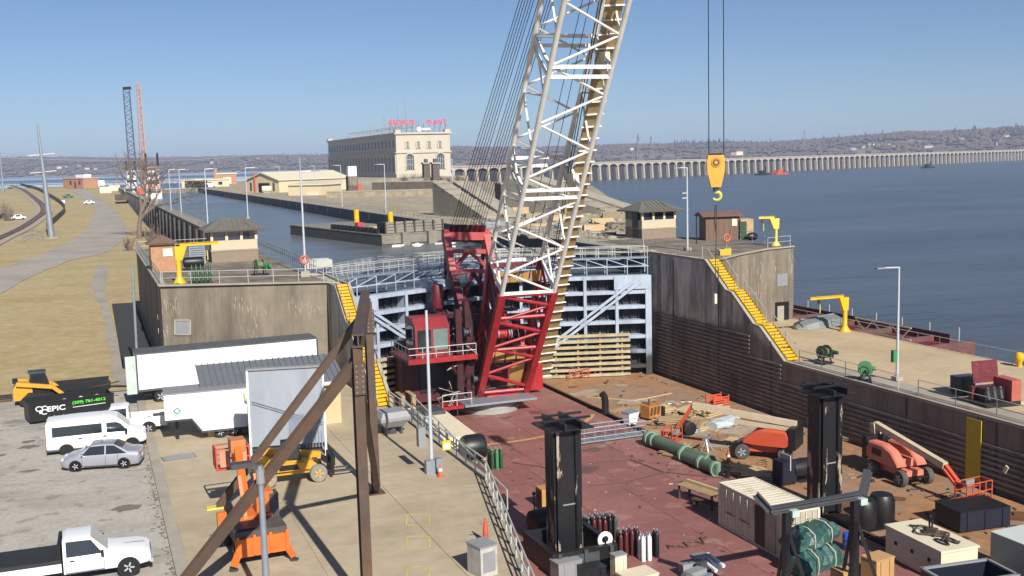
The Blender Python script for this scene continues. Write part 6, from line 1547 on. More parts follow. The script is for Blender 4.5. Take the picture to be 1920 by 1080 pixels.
# red base section
F = PY(938,750,86.8)
FL, FR = F-Bw*2.05, F+Bw*2.2
JL, JR = bp(0,-1,0), bp(0,1,0); KL, KR = bp(0,-1,1), bp(0,1,1)
BR = MAROON
cb(MB().beam(FL,JL,.62,.5),'base_chord',RED); cb(MB().beam(FR,JR,.6,.5),'base_chord',RED)
up_ = Vector((0,.5,.7))
cb(MB().beam(FL+up_,KL,.5,.45),'base_chord',RED); cb(MB().beam(FR+up_,KR,.5,.45),'base_chord',RED)
def lerp2(f, s, far=False):
    a, b_ = ((FL,JL) if s < 0 else (FR,JR)) if not far else ((FL+up_,KL) if s < 0 else (FR+up_,KR)); return a.lerp(b_, f)
fr_ = [.12,.27,.40,.52,.64,.76,.88,.985]
for i in range(len(fr_)-1):
    a_, b_ = (-1,1) if i % 2 else (1,-1)
    cb(MB().tube(lerp2(fr_[i],a_),lerp2(fr_[i+1],b_),.13 if i%2 else .16,n=8),'base_lacing',RED)
    cb(MB().tube(lerp2(fr_[i],-1),lerp2(fr_[i+1],-1,True),.12,n=7),'base_lacing',MAROON); cb(MB().tube(lerp2(fr_[i],1),lerp2(fr_[i+1],1,True),.12,n=7),'base_lacing',RED)
for f in (.09,.5,.79,.99): cb(MB().tube(lerp2(f,-1),lerp2(f,1),.17,n=8),'base_crossbar',RED)
for f in (.5,.97): cb(MB().beam(lerp2(f,-1,True),lerp2(f,1,True),.35),'base_crossbar',MAROON)
cb(MB().beam(lerp2(.02,-.5)+Bw*.6+Vector((0,-.3,.1)),lerp2(.02,1)-Bw*.7+Vector((0,-.3,.1)),.7,.75),'foot_beam',RED)
for (f0,f1) in ((.9,.975),(.26,.38)):      # tan boards laid in the base
    for k in range(4):
        a0 = lerp2(f0,-1,True).lerp(lerp2(f0,1,True),.06+k*.23); a1 = lerp2(f0,-1,True).lerp(lerp2(f0,1,True),.06+k*.23+.2); d0 = lerp2(f1,-1,True).lerp(lerp2(f1,1,True),.06+k*.23); d1 = lerp2(f1,-1,True).lerp(lerp2(f1,1,True),.06+k*.23+.2)
        off = -Bn*(1.0 if f0 > .8 else .5); th = Bn*.06
        q = [a0+off,a1+off,d1+off,d0+off]; cb(MB().add(q+[x+th for x in q],[(0,3,2,1),(4,5,6,7),(0,1,5,4),(1,2,6,5),(2,3,7,6),(3,0,4,7)]),'deck_board',TAN)
q = [lerp2(.12,1)-Bw*1.6+Vector((0,.7,0)),lerp2(.12,1)-Bw*.4+Vector((0,.7,0)),lerp2(.36,1)-Bw*.5+Vector((0,.7,0)),lerp2(.36,1)-Bw*1.7+Vector((0,.7,0))]
cb(MB().add(q+[x+Vector((0,.06,0)) for x in q],[(0,1,2,3),(7,6,5,4),(0,4,5,1),(1,5,6,2),(2,6,7,3),(3,7,4,0)]),'deck_board',TAN)
for i in range(4):      # dark side plates with gaps
    f0, f1 = .12+i*.215, .12+i*.215+.15
    for s_ in (-1,):
        q = [lerp2(f0,s_),lerp2(f1,s_),lerp2(f1,s_,True),lerp2(f0,s_,True)]; th = Bw*.08
        cb(MB().add(q+[x+th for x in q],[(0,1,2,3),(7,6,5,4),(0,4,5,1),(1,5,6,2),(2,6,7,3),(3,7,4,0)],),'side_plate',MAROON,fix=True)
# boom catwalk, right side
S0, S1 = PY(1018,704,92.0), PD(1157,-20,71.5); SD = (S1-S0).normalized(); Sx = Bw-SD*Bw.dot(SD); Sx.normalize(); Sn = Sx.cross(SD)
if Sn.dot(CAMP-S0) > 0: Sn = -Sn
SL = (S1-S0).length*1.25
PLK = mat('catwalk_plank', A(186,160,110), .8, var=.25, scale=1.5)
ns = int(SL/1.15)
for i in range(ns):
    a_, b_ = S0+SD*SL*i/ns, S0+SD*(SL*(i+1)/ns-.07)
    cb(MB().beam(a_,b_,1.3,.07,Sn),'catwalk_plank',PLK)
    cb(MB().beam(a_-Sx*.8-Sn*.1,a_+Sx*.8-Sn*.1,.1),'catwalk_rung',BOOMW)
for e in (-.95,-1.15): cb(MB().tube(S0+Sx*e,S0+SD*SL+Sx*e,.04,n=5),'cable_tray',BLACK)
# boom tip
TIP = J+Ba*TIPL+Bn*BD/2
cb(MB().lathe([(.9,-.5),(.9,.5)],tuple(TIP+Ba*.8),18,'x'),'tip_sheave',DGREY)
# gantry
GL = [PY(836,442,96.5), PY(848,512,94.6), PY(880,640,91)]; GRt = [PY(910,442,96.5), PY(925,512,94.6), PY(945,640,91)]
for G_ in (GL, GRt):
    for a_, b_ in zip(G_, G_[1:]): cb(MB().beam(a_,b_,.62,.95),'gantry_leg',CORAL if G_ is GL and a_ is GL[0] or G_ is GRt and a_ is GRt[0] else MAROON)
cb(MB().beam(GL[0]+Vector((-.3,0,.1)),GRt[0]+Vector((.3,0,.1)),.9,1.0),'gantry_head',CORAL)
for f in (.42,.95): cb(MB().beam(GL[0].lerp(GL[1],f),GRt[0].lerp(GRt[1],f),.4),'gantry_crossbar',CORAL)
m0 = GL[0].lerp(GL[1],.42).lerp(GRt[0].lerp(GRt[1],.42),.5)
for e in (GL[0].lerp(GL[1],.95),GRt[0].lerp(GRt[1],.95)): cb(MB().beam(m0,e,.3),'gantry_brace',CORAL)
m1 = GL[1].lerp(GRt[1],.5)
for e in (GL[1].lerp(GL[2],.5),GRt[1].lerp(GRt[2],.5)): cb(MB().beam(m1,e,.3),'gantry_brace',MAROON)
for e in (PY(852,600,97),PY(905,600,97)): cb(MB().beam(GL[0] if e.x < PY(880,600,97).x else GRt[0],e+Vector((0,3,-2)),.3),'gantry_backstay',MAROON)
HEADL, HEADR = GL[0]+Vector((.3,0,.3)), GRt[0]+Vector((-.3,0,.3))
for k in range(12):
    f = .03+.40*(k%6)/5 if k < 6 else .57+.40*(k%6)/5
    p = HEADL.lerp(HEADR,f); e = TIP+Bw*((f-.5)*2.0)+Ba*(-1)+Bn*.4
    d = (e-p).normalized()
    cb(MB().beam(p-d*1.3+Vector((0,-.55,0)),p+d*1.0+Vector((0,-.2,.1)),.13,.4,(1,0,0)),'sheave_plate',MAROON if k%2 else BLACK)
    cb(MB().tube(p+d*.7,e,.03,n=4),'pendant_rope',ROPE)
for (sw,sn) in ((-.1,.4),(.15,.5)): cb(MB().tube(J+Bw*sw*BW+Bn*sn*BD-Ba*4,TIP+Bw*sw*.4,.026,n=4),'hoist_line',ROPE)
# house and machinery
def cbx(x0,x1,y0,y1,z0,z1,name,m): return cb(MB().bx(x0,x1,y0,y1,z0,z1),name,m)
cb(MB().lathe([(2.7,0),(2.7,.35),(2.5,.4),(2.5,1.0)],(31.8,87.0,ZD+.004),28),'slewing_base',mat('base_grey', A(168,166,160), .6, var=.1),smooth=True)
cbx(28.6,35.2,83.9,90,ZD+1.02,ZD+1.2,'turntable',GALV)
cbx(24.9,30.2,90.2,97.5,ZD+.4,.35,'machine_house',mat('shadowed_house_maroon', A(92,32,38), .55, var=.25, scale=1.4, stain=A(50,22,26), stain_scale=.7, stain_amt=.7)); cbx(30.21,36.0,91.5,97.5,ZD+.4,-.3,'machine_house',MAROON); cbx(36.01,38.6,90.5,96.5,ZD+.3,.4,'machine_house',RED)  # left house box darker: boom and gear shadow put into its maroon
for k in range(5): cb(MB().bx(37.2,37.9,90.40,90.46,-1.7+k*.34,-1.66+k*.34),'ladder_rung',RAILM)
for x in (37.2,37.9): cb(MB().bx(x-.03,x+.03,90.36,90.45,-1.9,.2),'ladder_rail',RAILM)
cbx(26.5,28.6,90.05,90.19,-3.2,-.6,'house_door',BLACK); cbx(28.9,29.9,90.05,90.19,-2.8,-.8,'house_grille',DGREY)
cbx(24.2,30.4,85.6,91.6,.36,.56,'cab_platform',MAROON); cbx(24.2,30.4,85.45,85.599,.3,.75,'platform_edge',RED)
# cab
cb(MB().prismx([(86.6,.6),(89.6,.6),(89.6,3.9),(87.6,3.95),(86.6,3.2)],25.2,28.3),'operator_cab',CORAL if False else mat('cab_red', A(150,52,58), .45, var=.15))
cb(MB().prismx([(87.0,3.3),(87.58,3.8),(87.56,3.83),(86.98,3.33)],25.4,28.1),'cab_window',mat('cab_glass', A(120,140,136), .1))
cbx(25.4,26.6,86.54,86.59,1.2,3.0,'cab_window',GLASS); cbx(26.8,28.1,86.54,86.59,1.2,3.0,'cab_window',MATS['cab_glass']); cb(MB().bx(25.14,25.19,87,89.2,1.6,3.3),'cab_window',GLASS)
for (a_,b_) in (((24.3,85.55,.56),(30.3,85.55,.56)),((24.3,85.55,.56),(24.3,91,.56))):
    a_, b_ = Vector(a_), Vector(b_)
    for z in (.55,1.1): cb(MB().tube(a_+Vector((0,0,z)),b_+Vector((0,0,z)),.035,n=6),'guard_rail',RAILM)
    for i in range(6): p = a_.lerp(b_,i/5); cb(MB().tube(p,p+Vector((0,0,1.1)),.035,n=6),'guard_post',RAILM)
DKM = mat('dark_maroon', A(74,26,34), .5, var=.3, scale=1.6, stain=A(34,20,24), stain_scale=.9, stain_amt=.7)
for (x,y,z0_,z1_,w_) in ((29.0,86.4,-3.6,4.6,.55),(30.1,87.0,-3.6,5.2,.7),(31.0,88.6,-3.4,4.4,.5),(28.6,88.8,-.2,4.0,.4),(32.6,89.4,-3.2,3.6,.45)):
    cb(MB().bx(x-w_/2,x+w_/2,y-w_/2,y+w_/2,z0_,z1_),'mast_post',DKM)
for (a_,b_) in (((29.0,86.4,3.2),(31.0,88.6,4.2)),((29.0,86.4,.6),(32.6,89.4,1.4)),((29.0,86.3,-2.4),(31.2,86.8,3.6)),((28.6,88.8,3.8),(32.6,89.4,3.4)),((30.1,87,-3),(28.2,86.2,-.2))): cb(MB().beam(a_,b_,.28),'mast_brace',DKM)
for k in range(26):
    x = 28.4+random.random()*3.4; y = 86+random.random()*2.2; z = -3.4+random.random()*7; cb(MB().path([(x,y,z),(x+random.uniform(-.8,.8),y-.2,z-random.uniform(.2,1)),(x+random.uniform(-.9,.9),y+.2,z+random.uniform(-1.4,.5))],.035,5),'hydraulic_hose',random.choice([BLACK,BLACK,RAILM,DGREY]))
for (x,y,z) in ((29.6,86.0,2.6),(30.6,86.3,.2),(30.4,86.2,-1.6)): cb(MB().lathe([(.28,-.3),(.42,-.28),(.42,-.2),(.24,-.18),(.24,.18),(.42,.2),(.42,.28),(.28,.3)],(x,y,z),14,'x'),'sheave',DGREY,smooth=True)
# lower access stage with rails at the boom foot
cbx(26.6,29.4,84.2,86.2,ZD+.9,ZD+1.15,'access_stage',RED)
for x in (26.7,28,29.3): cb(MB().tube((x,84.25,ZD+1.15),(x,84.25,ZD+2.2),.035,n=6),'guard_post',RAILM)
for z in (1.65,2.2): cb(MB().tube((26.7,84.25,ZD+z),(29.3,84.25,ZD+z),.035,n=6),'guard_rail',RAILM)
cb(MB().lathe([(.5,0),(.56,.1),(.56,2.1),(.5,2.2)],tuple(PY(821,578,92.5)),14),'air_receiver',MAROON,smooth=True)
cb(MB().tube(PY(821,578,92.5),PY(821,640,92.5),.25),'receiver_post',BLACK)
random.seed(55)
for k in range(75):      # winches, pipes and boxes packed in the upperworks
    x = random.uniform(28.4,36.8); y = random.uniform(88.3,95); z = random.uniform(-.3,3.4 if x > 29 else 2); m_ = random.choice([MAROON,MAROON,BLACK,RED,MATS['cab_red'],DGREY,CORAL,GREY])
    if k % 3 == 0:
        r = random.uniform(.3,.7); cb(MB().lathe([(r,-.7),(r*1.25,-.68),(r*1.25,-.58),(r*.8,-.55),(r*.8,.55),(r*1.25,.58),(r*1.25,.68),(r,.7)],(x,y,z),12,'x'),'winch_drum',m_,smooth=True)
    elif k % 3 == 1: cb(MB().box((x,y,z),(random.uniform(.4,1.6),random.uniform(.4,1.3),random.uniform(.3,1.1)),random.uniform(-.2,.2)),'machinery_case',m_)
    else: cb(MB().tube((x,y,z),(x+random.uniform(-1.2,1.2),y+random.uniform(-.6,.6),z+random.uniform(-1.4,1.4)),random.uniform(.06,.16),n=7),'pipe',m_)
for k in range(6): cb(MB().tube((29+k*1.2,90.8,-.2),(29.2+k*1.2,91.5,3.6),.11,n=6),'frame_post',MAROON)
cb(MB().beam((28.6,90.5,3.7),(36.2,90.5,3.6),.3),'frame_beam',MAROON); cb(MB().beam((28.6,90.5,1.6),(36.2,90.5,1.6),.25),'frame_beam',RED)
for k in range(5): cb(MB().path([(27+random.uniform(-.5,1.5),85.2,ZD+.2),(27.3+random.uniform(-1,1),84.5,ZD+1.2+random.random()),(28+random.uniform(-.4,1),86,ZD+2)],.04,5),'hose',RAILM)
# ---- hook block (hangs from the boom tip)
hp = TIP+Ba*.8
hd = (Vector((hp.x,hp.y,0))-Vector((CAMP.x,CAMP.y,0))).length
hk = PY(1342,318,hp.y)
hook = thing('hook_block', 'orange-yellow hook block hanging on two lines from the boom tip', 'hook block', tuple(hk), -YAW-.1)
HKM = mat('hook_yellow', A(240,178,70), .45, var=.08, scale=2)
hook.scale = (.86,.86,.86)
prof = [(-.28,-1.02),(.28,-1.02),(.5,-.1),(.52,.55),(.44,.85),(-.44,.85),(-.52,.55),(-.5,-.1)]
for y in (-.22,.22): MB().prism(prof, y-.04, y+.04).build('cheek_plate', HKM, hook)
MB().lathe([(.46,-.16),(.46,.16)],(0,0,.3),20,'y').build('sheave', DGREY, hook); MB().bx(-.36,.36,-.24,.24,.851,.95).build('top_guard', BLACK, hook)
for r, m_ in ((.28,mat('hub_ring', A(214,140,60), .4)),(.18,DGREY),(.1,HKM)): MB().lathe([(r,-.30+(.28-r)*-.12),(r,-.27)],(0,0,.42),18,'y').build('hub', m_, hook)
MB().prism([(-.28,-1.4),(.28,-1.4),(.3,-1.03),(-.3,-1.03)], -.2, .2).build('swivel', HKM, hook) if False else None
MB().lathe([(.1,-1.3),(.16,-1.25),(.16,-1.03)],(0,0,0),10).build('swivel', DGREY, hook)
MB().path([(.0,0,-1.28)]+[(.05+.24*cos(a),0,-1.55+.24*sin(a)) for a in [1.9-i*.45 for i in range(11)]],[.1]+[.12-.006*i for i in range(11)],8).build('hook', YELP, hook, smooth=True)
for u in (1329,1357):
    e = PY(u, 262, hp.y); top_ = Vector((hp.x+(e.x-hk.x)*.8,hp.y,hp.z)); 
    # lines are plumb: straight up from the block to the tip height
    MB().tube((( e.x),e.y,hk.z+.7),((e.x),e.y,hp.z),.025,n=5).build('hoist_line', ROPE, hook, w=True)
sl0 = hk+Vector((.05,0,-1.8)); MB().tube(sl0,PY(1341,545,hp.y),.022,n=5).build('sling', ROPE, hook, w=True)
e = PY(1341,560,hp.y); MB().box(tuple(e),(.14,.14,.5)).build('shackle', CREAM, hook, w=True); MB().path([sl0+Vector((-.08,0,0)),sl0+Vector((-.13,0,-.8)),sl0+Vector((-.02,0,-1.5))],.03,5).build('tag_line', NAVY, hook, w=True)

# ================================================================ DECK GEAR
def column(cx, cy, label, wd=1.45):
    t = thing('spud_column', label, 'column', (cx,cy,ZD), .03, 'black box columns'); h = wd/2; H = 7.35
    MB().bx(-h+.3,h-.3,-h+.18,-h+.24,0,H).build('front_web', BLACK, t); MB().bx(-h,-h+.32,-h,-h+.06,0,H).build('front_plate', BLACKP, t); MB().bx(h-.32,h,-h,-h+.06,0,H).build('front_plate', BLACKP, t); MB().bx(-h,h,h-.06,h,0,H).build('back_plate', BLACKP, t)
    MB().bx(-h+.28,-h+.34,-h+.061,h-.061,0,H).build('web', BLACKP, t); MB().bx(h-.34,h-.28,-h+.061,h-.061,0,H).build('web', BLACKP, t)
    for x in (-h-.12,h): MB().bx(x,x+.12,-h+.2,h-.2,0,H).build('side_flange', BLACKP, t)
    MB().bx(-1.3,1.3,-1.2,1.2,H+.001,H+.1).build('cap_plate', BLACK, t)
    for x in (-.5,.5): MB().bx(x-.07,x+.07,-1.45,1.45,H+.101,H+.45).build('cap_rib', BLACK, t)
    for y in (-.55,.55): MB().bx(-1.4,1.4,y-.07,y+.07,H+.451,H+.55).build('cap_rib', BLACK, t)
    MB().bx(-h+.3,h-.3,-h+.15,-h+.179,H*.42,H*.43).build('weld_strip', GREY, t)
    return t
t = column(23.1,51.6,'tall black box column at the left of the red deck'); 
column(40.5,51.7,'tall black box column beside the right containers')
t = thing('spud_well_frame', 'low black frame round the foot of the left column', 'frame', (23.1,51.2,ZD))
for (x0_,x1_,y0_,y1_) in ((-1.9,1.9,-2.2,-1.9),(-1.9,1.9,1.5,1.8),(-1.9,-1.6,-1.89,1.49),(1.6,1.9,-1.89,1.49)): MB().bx(x0_,x1_,y0_,y1_,.004,1.3).build('frame_side', BLACK, t)
for x in (-1.5,0,1.5): MB().bx(x-.1,x+.1,-2.35,-2.21,0,1.3).build('stiffener', DGREY, t)
MB().bx(-1.0,.8,-2.28,-2.22,.3,1.1).build('side_plate', DGREY, t)
# containers
CONT = mat('container_cream', A(234,224,200), .6, var=.08, scale=1, stain=A(160,132,104), stain_scale=.8, streak=(1,1,.3), stain_amt=.5, stain_lo=.55)
def container(x0, x1, y0, y1, h, label, open_door=False):
    t = thing('shipping_container', label, 'container', (33.4+y1-y0,x0,ZD), pi/2); L, W_ = x1-x0, y1-y0
    n = 22; pr = []
    for i in range(n*2+1): pr.append((L*i/(n*2), (.0 if i % 2 else .05)))
    for s, yy in ((0,.03),(1,W_-.08)):
        b = MB(); q = []
        for i in range(n):
            xa, xb = L*i/n, L*(i+1)/n; m1, m2, m3 = xa+(xb-xa)*.4, xa+(xb-xa)*.5, xa+(xb-xa)*.9
            q += [(xa,yy),(m1,yy),(m2,yy+.05),(m3,yy+.05)]
        q.append((L,yy))
        for (p_,r_) in zip(q,q[1:]): b.quad((p_[0],p_[1],.12),(r_[0],r_[1],.12),(r_[0],r_[1],h-.1),(p_[0],p_[1],h-.1))
        b.build('side_wall', CONT, t)
    b = MB()
    for i in range(16):
        xa, xb = L*i/16, L*(i+1)/16; b.bx(xa+.02,xb-.06,.05,W_-.05,h-.06,h-.02)
    b.build('roof_corrugation', CONT, t); MB().bx(.01,L-.01,.04,W_-.04,h-.11,h-.061).build('roof', CONT, t)
    for z in (0.06,h-.06):
        for y in (.05,W_-.05): MB().bx(0,L,y-.06,y+.06,z-.06,z+.06).build('side_rail', CONT, t)
        for x in (.05,L-.05): MB().bx(x-.06,x+.06,.111,W_-.111,z-.06,z+.06).build('end_rail', CONT, t)
    for x in (.05,L-.05):
        for y in (.05,W_-.05): MB().bx(x-.075,x+.075,y-.075,y+.075,.121,h-.121).build('corner_post', CONT, t)
    MB().bx(L-.06,L-.02,.13,W_-.13,.12,h-.12).build('end_wall', CONT, t); MB().bx(.1,L-.1,.1,W_-.1,.1,.16).build('floor', RUST, t)
    MB().bx(1.5,2.5,W_-.035,W_-.0,.14,h-.25).build('doorway', BLACK, t); MB().bx(.55,1.49,W_-.03,W_+.03,.14,h-.25).build('side_door', mat('door_grey', A(190,180,160), .65, var=.1), t)
    for x in (3.2,3.9,4.6,5.3): MB().tube((x,W_+.02,.2),(x,W_+.02,h-.2),.03,n=6).build('lock_rod', CONT, t)
    for x in (3.55,4.95): MB().bx(x-.5,x+.5,W_+.005,W_+.03,1.0,1.06).build('lock_bar', DGREY, t)
    for k in (0,1):
        ya, yb = .13+k*(W_-.26)/2, .13+(k+1)*(W_-.26)/2-.02
        if open_door and k == 0: MB().bx(.02,.06,ya,ya+.35,.12,h-.12).build('door', CONT, t); continue
        d = MB().bx(.02,.06,ya,yb,.12,h-.12).build('door', mat('door_grey', A(190,180,160), .65, var=.1), t)
        for y in (ya+.3,yb-.3): MB().tube((-.02,y,.2),(-.02,y,h-.2),.03,n=6).build('lock_rod', CONT, d)
        MB().bx(-.06,-.03,ya+.2,yb-.2,h*.42,h*.42+.05).build('handle', DGREY, d)
    return t
container(46.15,52.3,-35.85,-33.4,2.6,'cream shipping container with one dark doorway on the red deck')
# table and benches
def bench_table(p, rz, L, W_, h, label, m=WOOD, stuff=True):
    t = thing('work_table', label, 'table', tuple(p), rz)
    for k in range(4): MB().bx(-L/2,L/2,-W_/2+k*W_/4,-W_/2+(k+1)*W_/4-.02,h-.06,h).build('plank', m, t)
    for x in (-L/2+.15,L/2-.15):
        for y in (-W_/2+.1,W_/2-.1): MB().bx(x-.06,x+.06,y-.06,y+.06,0,h-.061).build('leg', RUST, t)
    MB().bx(-L/2+.2,L/2-.2,-.05,.05,.3,.4).build('stretcher', RUST, t)
    if stuff: MB().bx(-L/2+.1,L/2-.2,W_/2-.35,W_/2-.15,h+.001,h+.2).build('timber', WOODL, t)
    return t
p = (P(1272,935,ZD)+P(1345,960,ZD))*.5; bench_table(p+Vector((.4,.3,0)), -1.35, 3.2, 1.1, .95, 'low timber work table left of the containers')
p = P(1330,955,ZD); bench_table(p, -1.2, 2.4, .5, .5, 'low dark bench in front of the work table', RUST, False)
# green pipes
t = thing('green_pipe', 'long green pipe lying along the edge of the red deck', 'pipe', tuple(P(1215,822,ZD))); a_, c_ = P(1214,820,ZD+.55), P(1332,868,ZD+.55)
MB().tube(a_,c_,.48,n=18).build('pipe', PIPEG, t, w=True, smooth=True)
for f in (.04,.13,.62,.97): MB().tube(a_.lerp(c_,f),a_.lerp(c_,f+.025),.56,n=18).build('collar', mat('pale_green', A(140,176,152), .5), t, w=True, smooth=True)
t = thing('green_pipe', 'shorter green pipe strapped in front of the long one', 'pipe', tuple(P(1280,858,ZD))); a_, c_ = P(1281,852,ZD+.45), P(1345,880,ZD+.45)
MB().tube(a_,c_,.45,n=18).build('pipe', PIPEG, t, w=True, smooth=True)
for f in (0,.55,.94): MB().tube(a_.lerp(c_,f),a_.lerp(c_,f+.06),.53,n=18).build('collar', MATS['pale_green'], t, w=True, smooth=True)
# gangway
t = thing('gangway', 'flat aluminium gangway bridging the red and brown barges', 'gangway', tuple(P(1150,820,ZD))); a_, c_ = P(1050,833,ZD+.15), P(1205,812,ZD+.15)
MB().beam(a_,c_,1.1,.1).build('deck', GALV, t, w=True); d = (c_-a_).normalized(); nn = Vector((-d.y,d.x,0))
for s in (-1,1):
    for z in (.35,.75,1.1): MB().tube(a_+nn*s*.55+Vector((0,0,z)),c_+nn*s*.55+Vector((0,0,z)),.03,n=6).build('rail', GALV, t, w=True)
    for i in range(9): p = a_.lerp(c_,i/8)+nn*s*.55; MB().tube(p,p+Vector((0,0,1.1)),.03,n=6).build('post', GALV, t, w=True)
# cream box ramp by the apron
t = thing('ramp_box', 'large cream steel box on the red deck beside the apron rail', 'box', (23,77,ZD))
MB().add([(20.3,72.6,ZD),(26.0,72.6,ZD),(26.0,82.4,ZD),(20.3,82.4,ZD),(20.3,72.9,-2.9),(25.7,72.9,-2.9),(25.7,82.4,-2.6),(20.3,82.4,-2.6)],[(0,3,2,1),(4,5,6,7),(0,1,5,4),(1,2,6,5),(2,3,7,6),(3,0,4,7)]).build('body', CREAM, t, w=True)
MB().bx(23.6,25.4,79.4,81.6,-2.66,-2.4).build('grating', DGREY, t, w=True)
for k in range(4): MB().bx(20.8+k*.9,21.2+k*.9,82.6,84.4,ZD+1.6,ZD+2.9).build('crate', WOOD, t, w=True)
for k in range(2): MB().path([(21.6+k*1.6+.6*cos(a),76.5+k*1.2+.6*sin(a),-2.72) for a in [i*.5 for i in range(14)]],.06,6).build('hose_coil', GALV, t, w=True)
p = P(888,862,ZD); t = thing('fender_drum', 'black rounded fender drum next to the cream box', 'fender', tuple(p)); MB().lathe([(.3,-.9),(.85,-.8),(.95,-.5),(.95,.5),(.85,.8),(.3,.9)],(0,0,.95),18,'x').build('drum', BLACK, t, smooth=True); MB().bx(-1,1,-.9,.9,0,.08).build('chock', WOOD, t)
def bottles(p, n, cols, label, group, seed, tall=1.45, spread=.34, row=4):
    random.seed(seed); p = Vector(p)
    for i in range(n):
        m_ = cols[i % len(cols)] if seed % 2 else random.choice(cols)
        q = p+Vector(((i%row)*spread+random.uniform(-.03,.03),(i//row)*spread+random.uniform(-.03,.03),0)); t = thing('gas_bottle', label, 'gas bottle', tuple(q), random.random()*6, group); h = tall*random.uniform(.92,1.04)
        MB().lathe([(.12,0),(.125,.03),(.125,h*.82),(.1,h*.9),(.045,h*.95),(.045,h)], n=12).build('cylinder', m_, t, smooth=True); MB().lathe([(.03,h),(.05,h+.03),(.05,h+.1),(.02,h+.13)], n=8).build('valve', GALV, t)
DKR = mat('bottle_maroon', A(92,40,40), .45)
bottles(P(1105,1020,ZD), 18, [BLACK,BLACK,DKR,DKR,DGREY], 'dark gas bottle in the rack right of the left column foot', 'dark gas bottles by the left column', 2, row=6)
bottles(P(1165,1045,ZD), 8, [DKR,BLACK], 'maroon or black gas bottle in front of the dark cluster', 'dark gas bottles in front', 4, row=4)
bottles(P(1207,1052,ZD), 4, [WHITE], 'white gas bottle at the right of the bottle cluster', 'white gas bottles', 3, row=2)
bottles(P(1232,1045,ZD), 2, [BLACK], 'black gas bottle behind the white bottles', 'black bottles behind the white ones', 5, row=1)
bottles(P(924,880,ZD), 7, [DGREEN,GREEN,DGREEN], 'green gas bottle standing by the apron side of the red deck', 'green gas bottles on the red deck', 7, row=3)
# odds and ends in front of the left column
def crate(p, s, m, label, rz=0, lid=None, name='crate'):
    t = thing(name, label, 'crate', tuple(p), rz); MB().bx(-s[0]/2,s[0]/2,-s[1]/2,s[1]/2,0,s[2]).build('body', m, t); MB().bx(-s[0]/2-.03,s[0]/2+.03,-s[1]/2-.03,s[1]/2+.03,s[2]+.001,s[2]+.07).build('lid', lid or m, t)
    for x in (-s[0]*.25,s[0]*.25): MB().bx(x-.04,x+.04,-s[1]/2-.04,-s[1]/2-.001,0,s[2]).build('batten', m, t)
    return t
crate(P(1062,1085,ZD),(1.4,.9,1.0),GREY,'grey tool chest under the left column frame',.1); crate(P(1110,1090,ZD),(1.2,.9,.8),BLACK,'black chest right of the grey tool chest',.05); crate(P(1160,1085,ZD),(.7,.5,1.3),CREAM,'pale upright cabinet in front of the gas bottles',.1,GREY); crate(P(1195,1100,ZD),(1.8,1.2,.7),CREAM,'cream topped chest at the bottom of the red deck',.1)
p = P(1135,1062,ZD); t = thing('hose_reel', 'white hose coil on a dark stand before the gas bottles', 'hose reel', tuple(p))
for r in (.4,.32,.24): MB().path([(r*cos(a),-.05*r,1.5+r*sin(a)) for a in [i*.42 for i in range(16)]],.05,6).build('coil', WHITE, t)
MB().bx(-.06,.06,-.06,.06,0,1.5).build('stand', BLACK, t); MB().bx(-.3,.3,-.3,.3,0,.05).build('foot', BLACK, t)
random.seed(61)
p = P(1320,1085,ZD); t = thing('dismantled_winch', 'pale grey dismantled machinery lying at the bottom of the red deck', 'machine', tuple(p), .5)
for k in range(12): MB().box((random.uniform(-1.4,1.6),random.uniform(-.7,.9),random.uniform(.2,.7)),(random.uniform(.3,1.4),random.uniform(.15,.7),random.uniform(.15,.6)),random.uniform(-.6,.6),random.uniform(-.2,.2)).build('piece', random.choice([GALV,GREY,CREAM,DGREY,BLACK]), t)
MB().beam((-2.4,-.4,.7),(-.6,.2,.5),.35,.3).build('arm', GALV, t)
for k in range(3): MB().tube((.2+k*.4,-.6,.5),(1.0+k*.4,.8,.6),.1,n=8).build('tube', WHITE, t)
p = P(1018,1000,ZD); t = thing('covered_pump', 'black shrouded pump with white hoses left of the near column', 'pump', tuple(p), .2)
MB().lathe([(.3,-.8),(.7,-.7),(.75,0),(.7,.7),(.3,.8)],(0,0,.8),14,'x').build('shroud', BLACK, t, smooth=True); MB().box((.9,-.2,.5),(.6,.6,1.0)).build('engine', WHITE, t); MB().path([(.6,-.5,1.1),(1.0,-.7,1.3),(1.4,-.5,1.0),(1.1,-.3,.8)],.08,6).build('hose', WHITE, t); MB().tube((-.3,.4,.4),(-.3,.4,2.3),.04).build('lamp_rod', BLACK, t); MB().sph((-.3,.4,2.35),.12).build('lamp', BLACK, t)
p = P(1030,950,ZD); t = thing('generator', 'small tan generator half hidden by the left column', 'generator', tuple(p)); MB().bx(-.7,.5,-.5,.5,.2,1.3).build('case', TAN, t); MB().bx(-.72,-.5,-.4,.4,.3,1.1).build('grille', BLACK, t); MB().bx(-.8,.6,-.45,.45,0,.19).build('skid', BLACK, t)
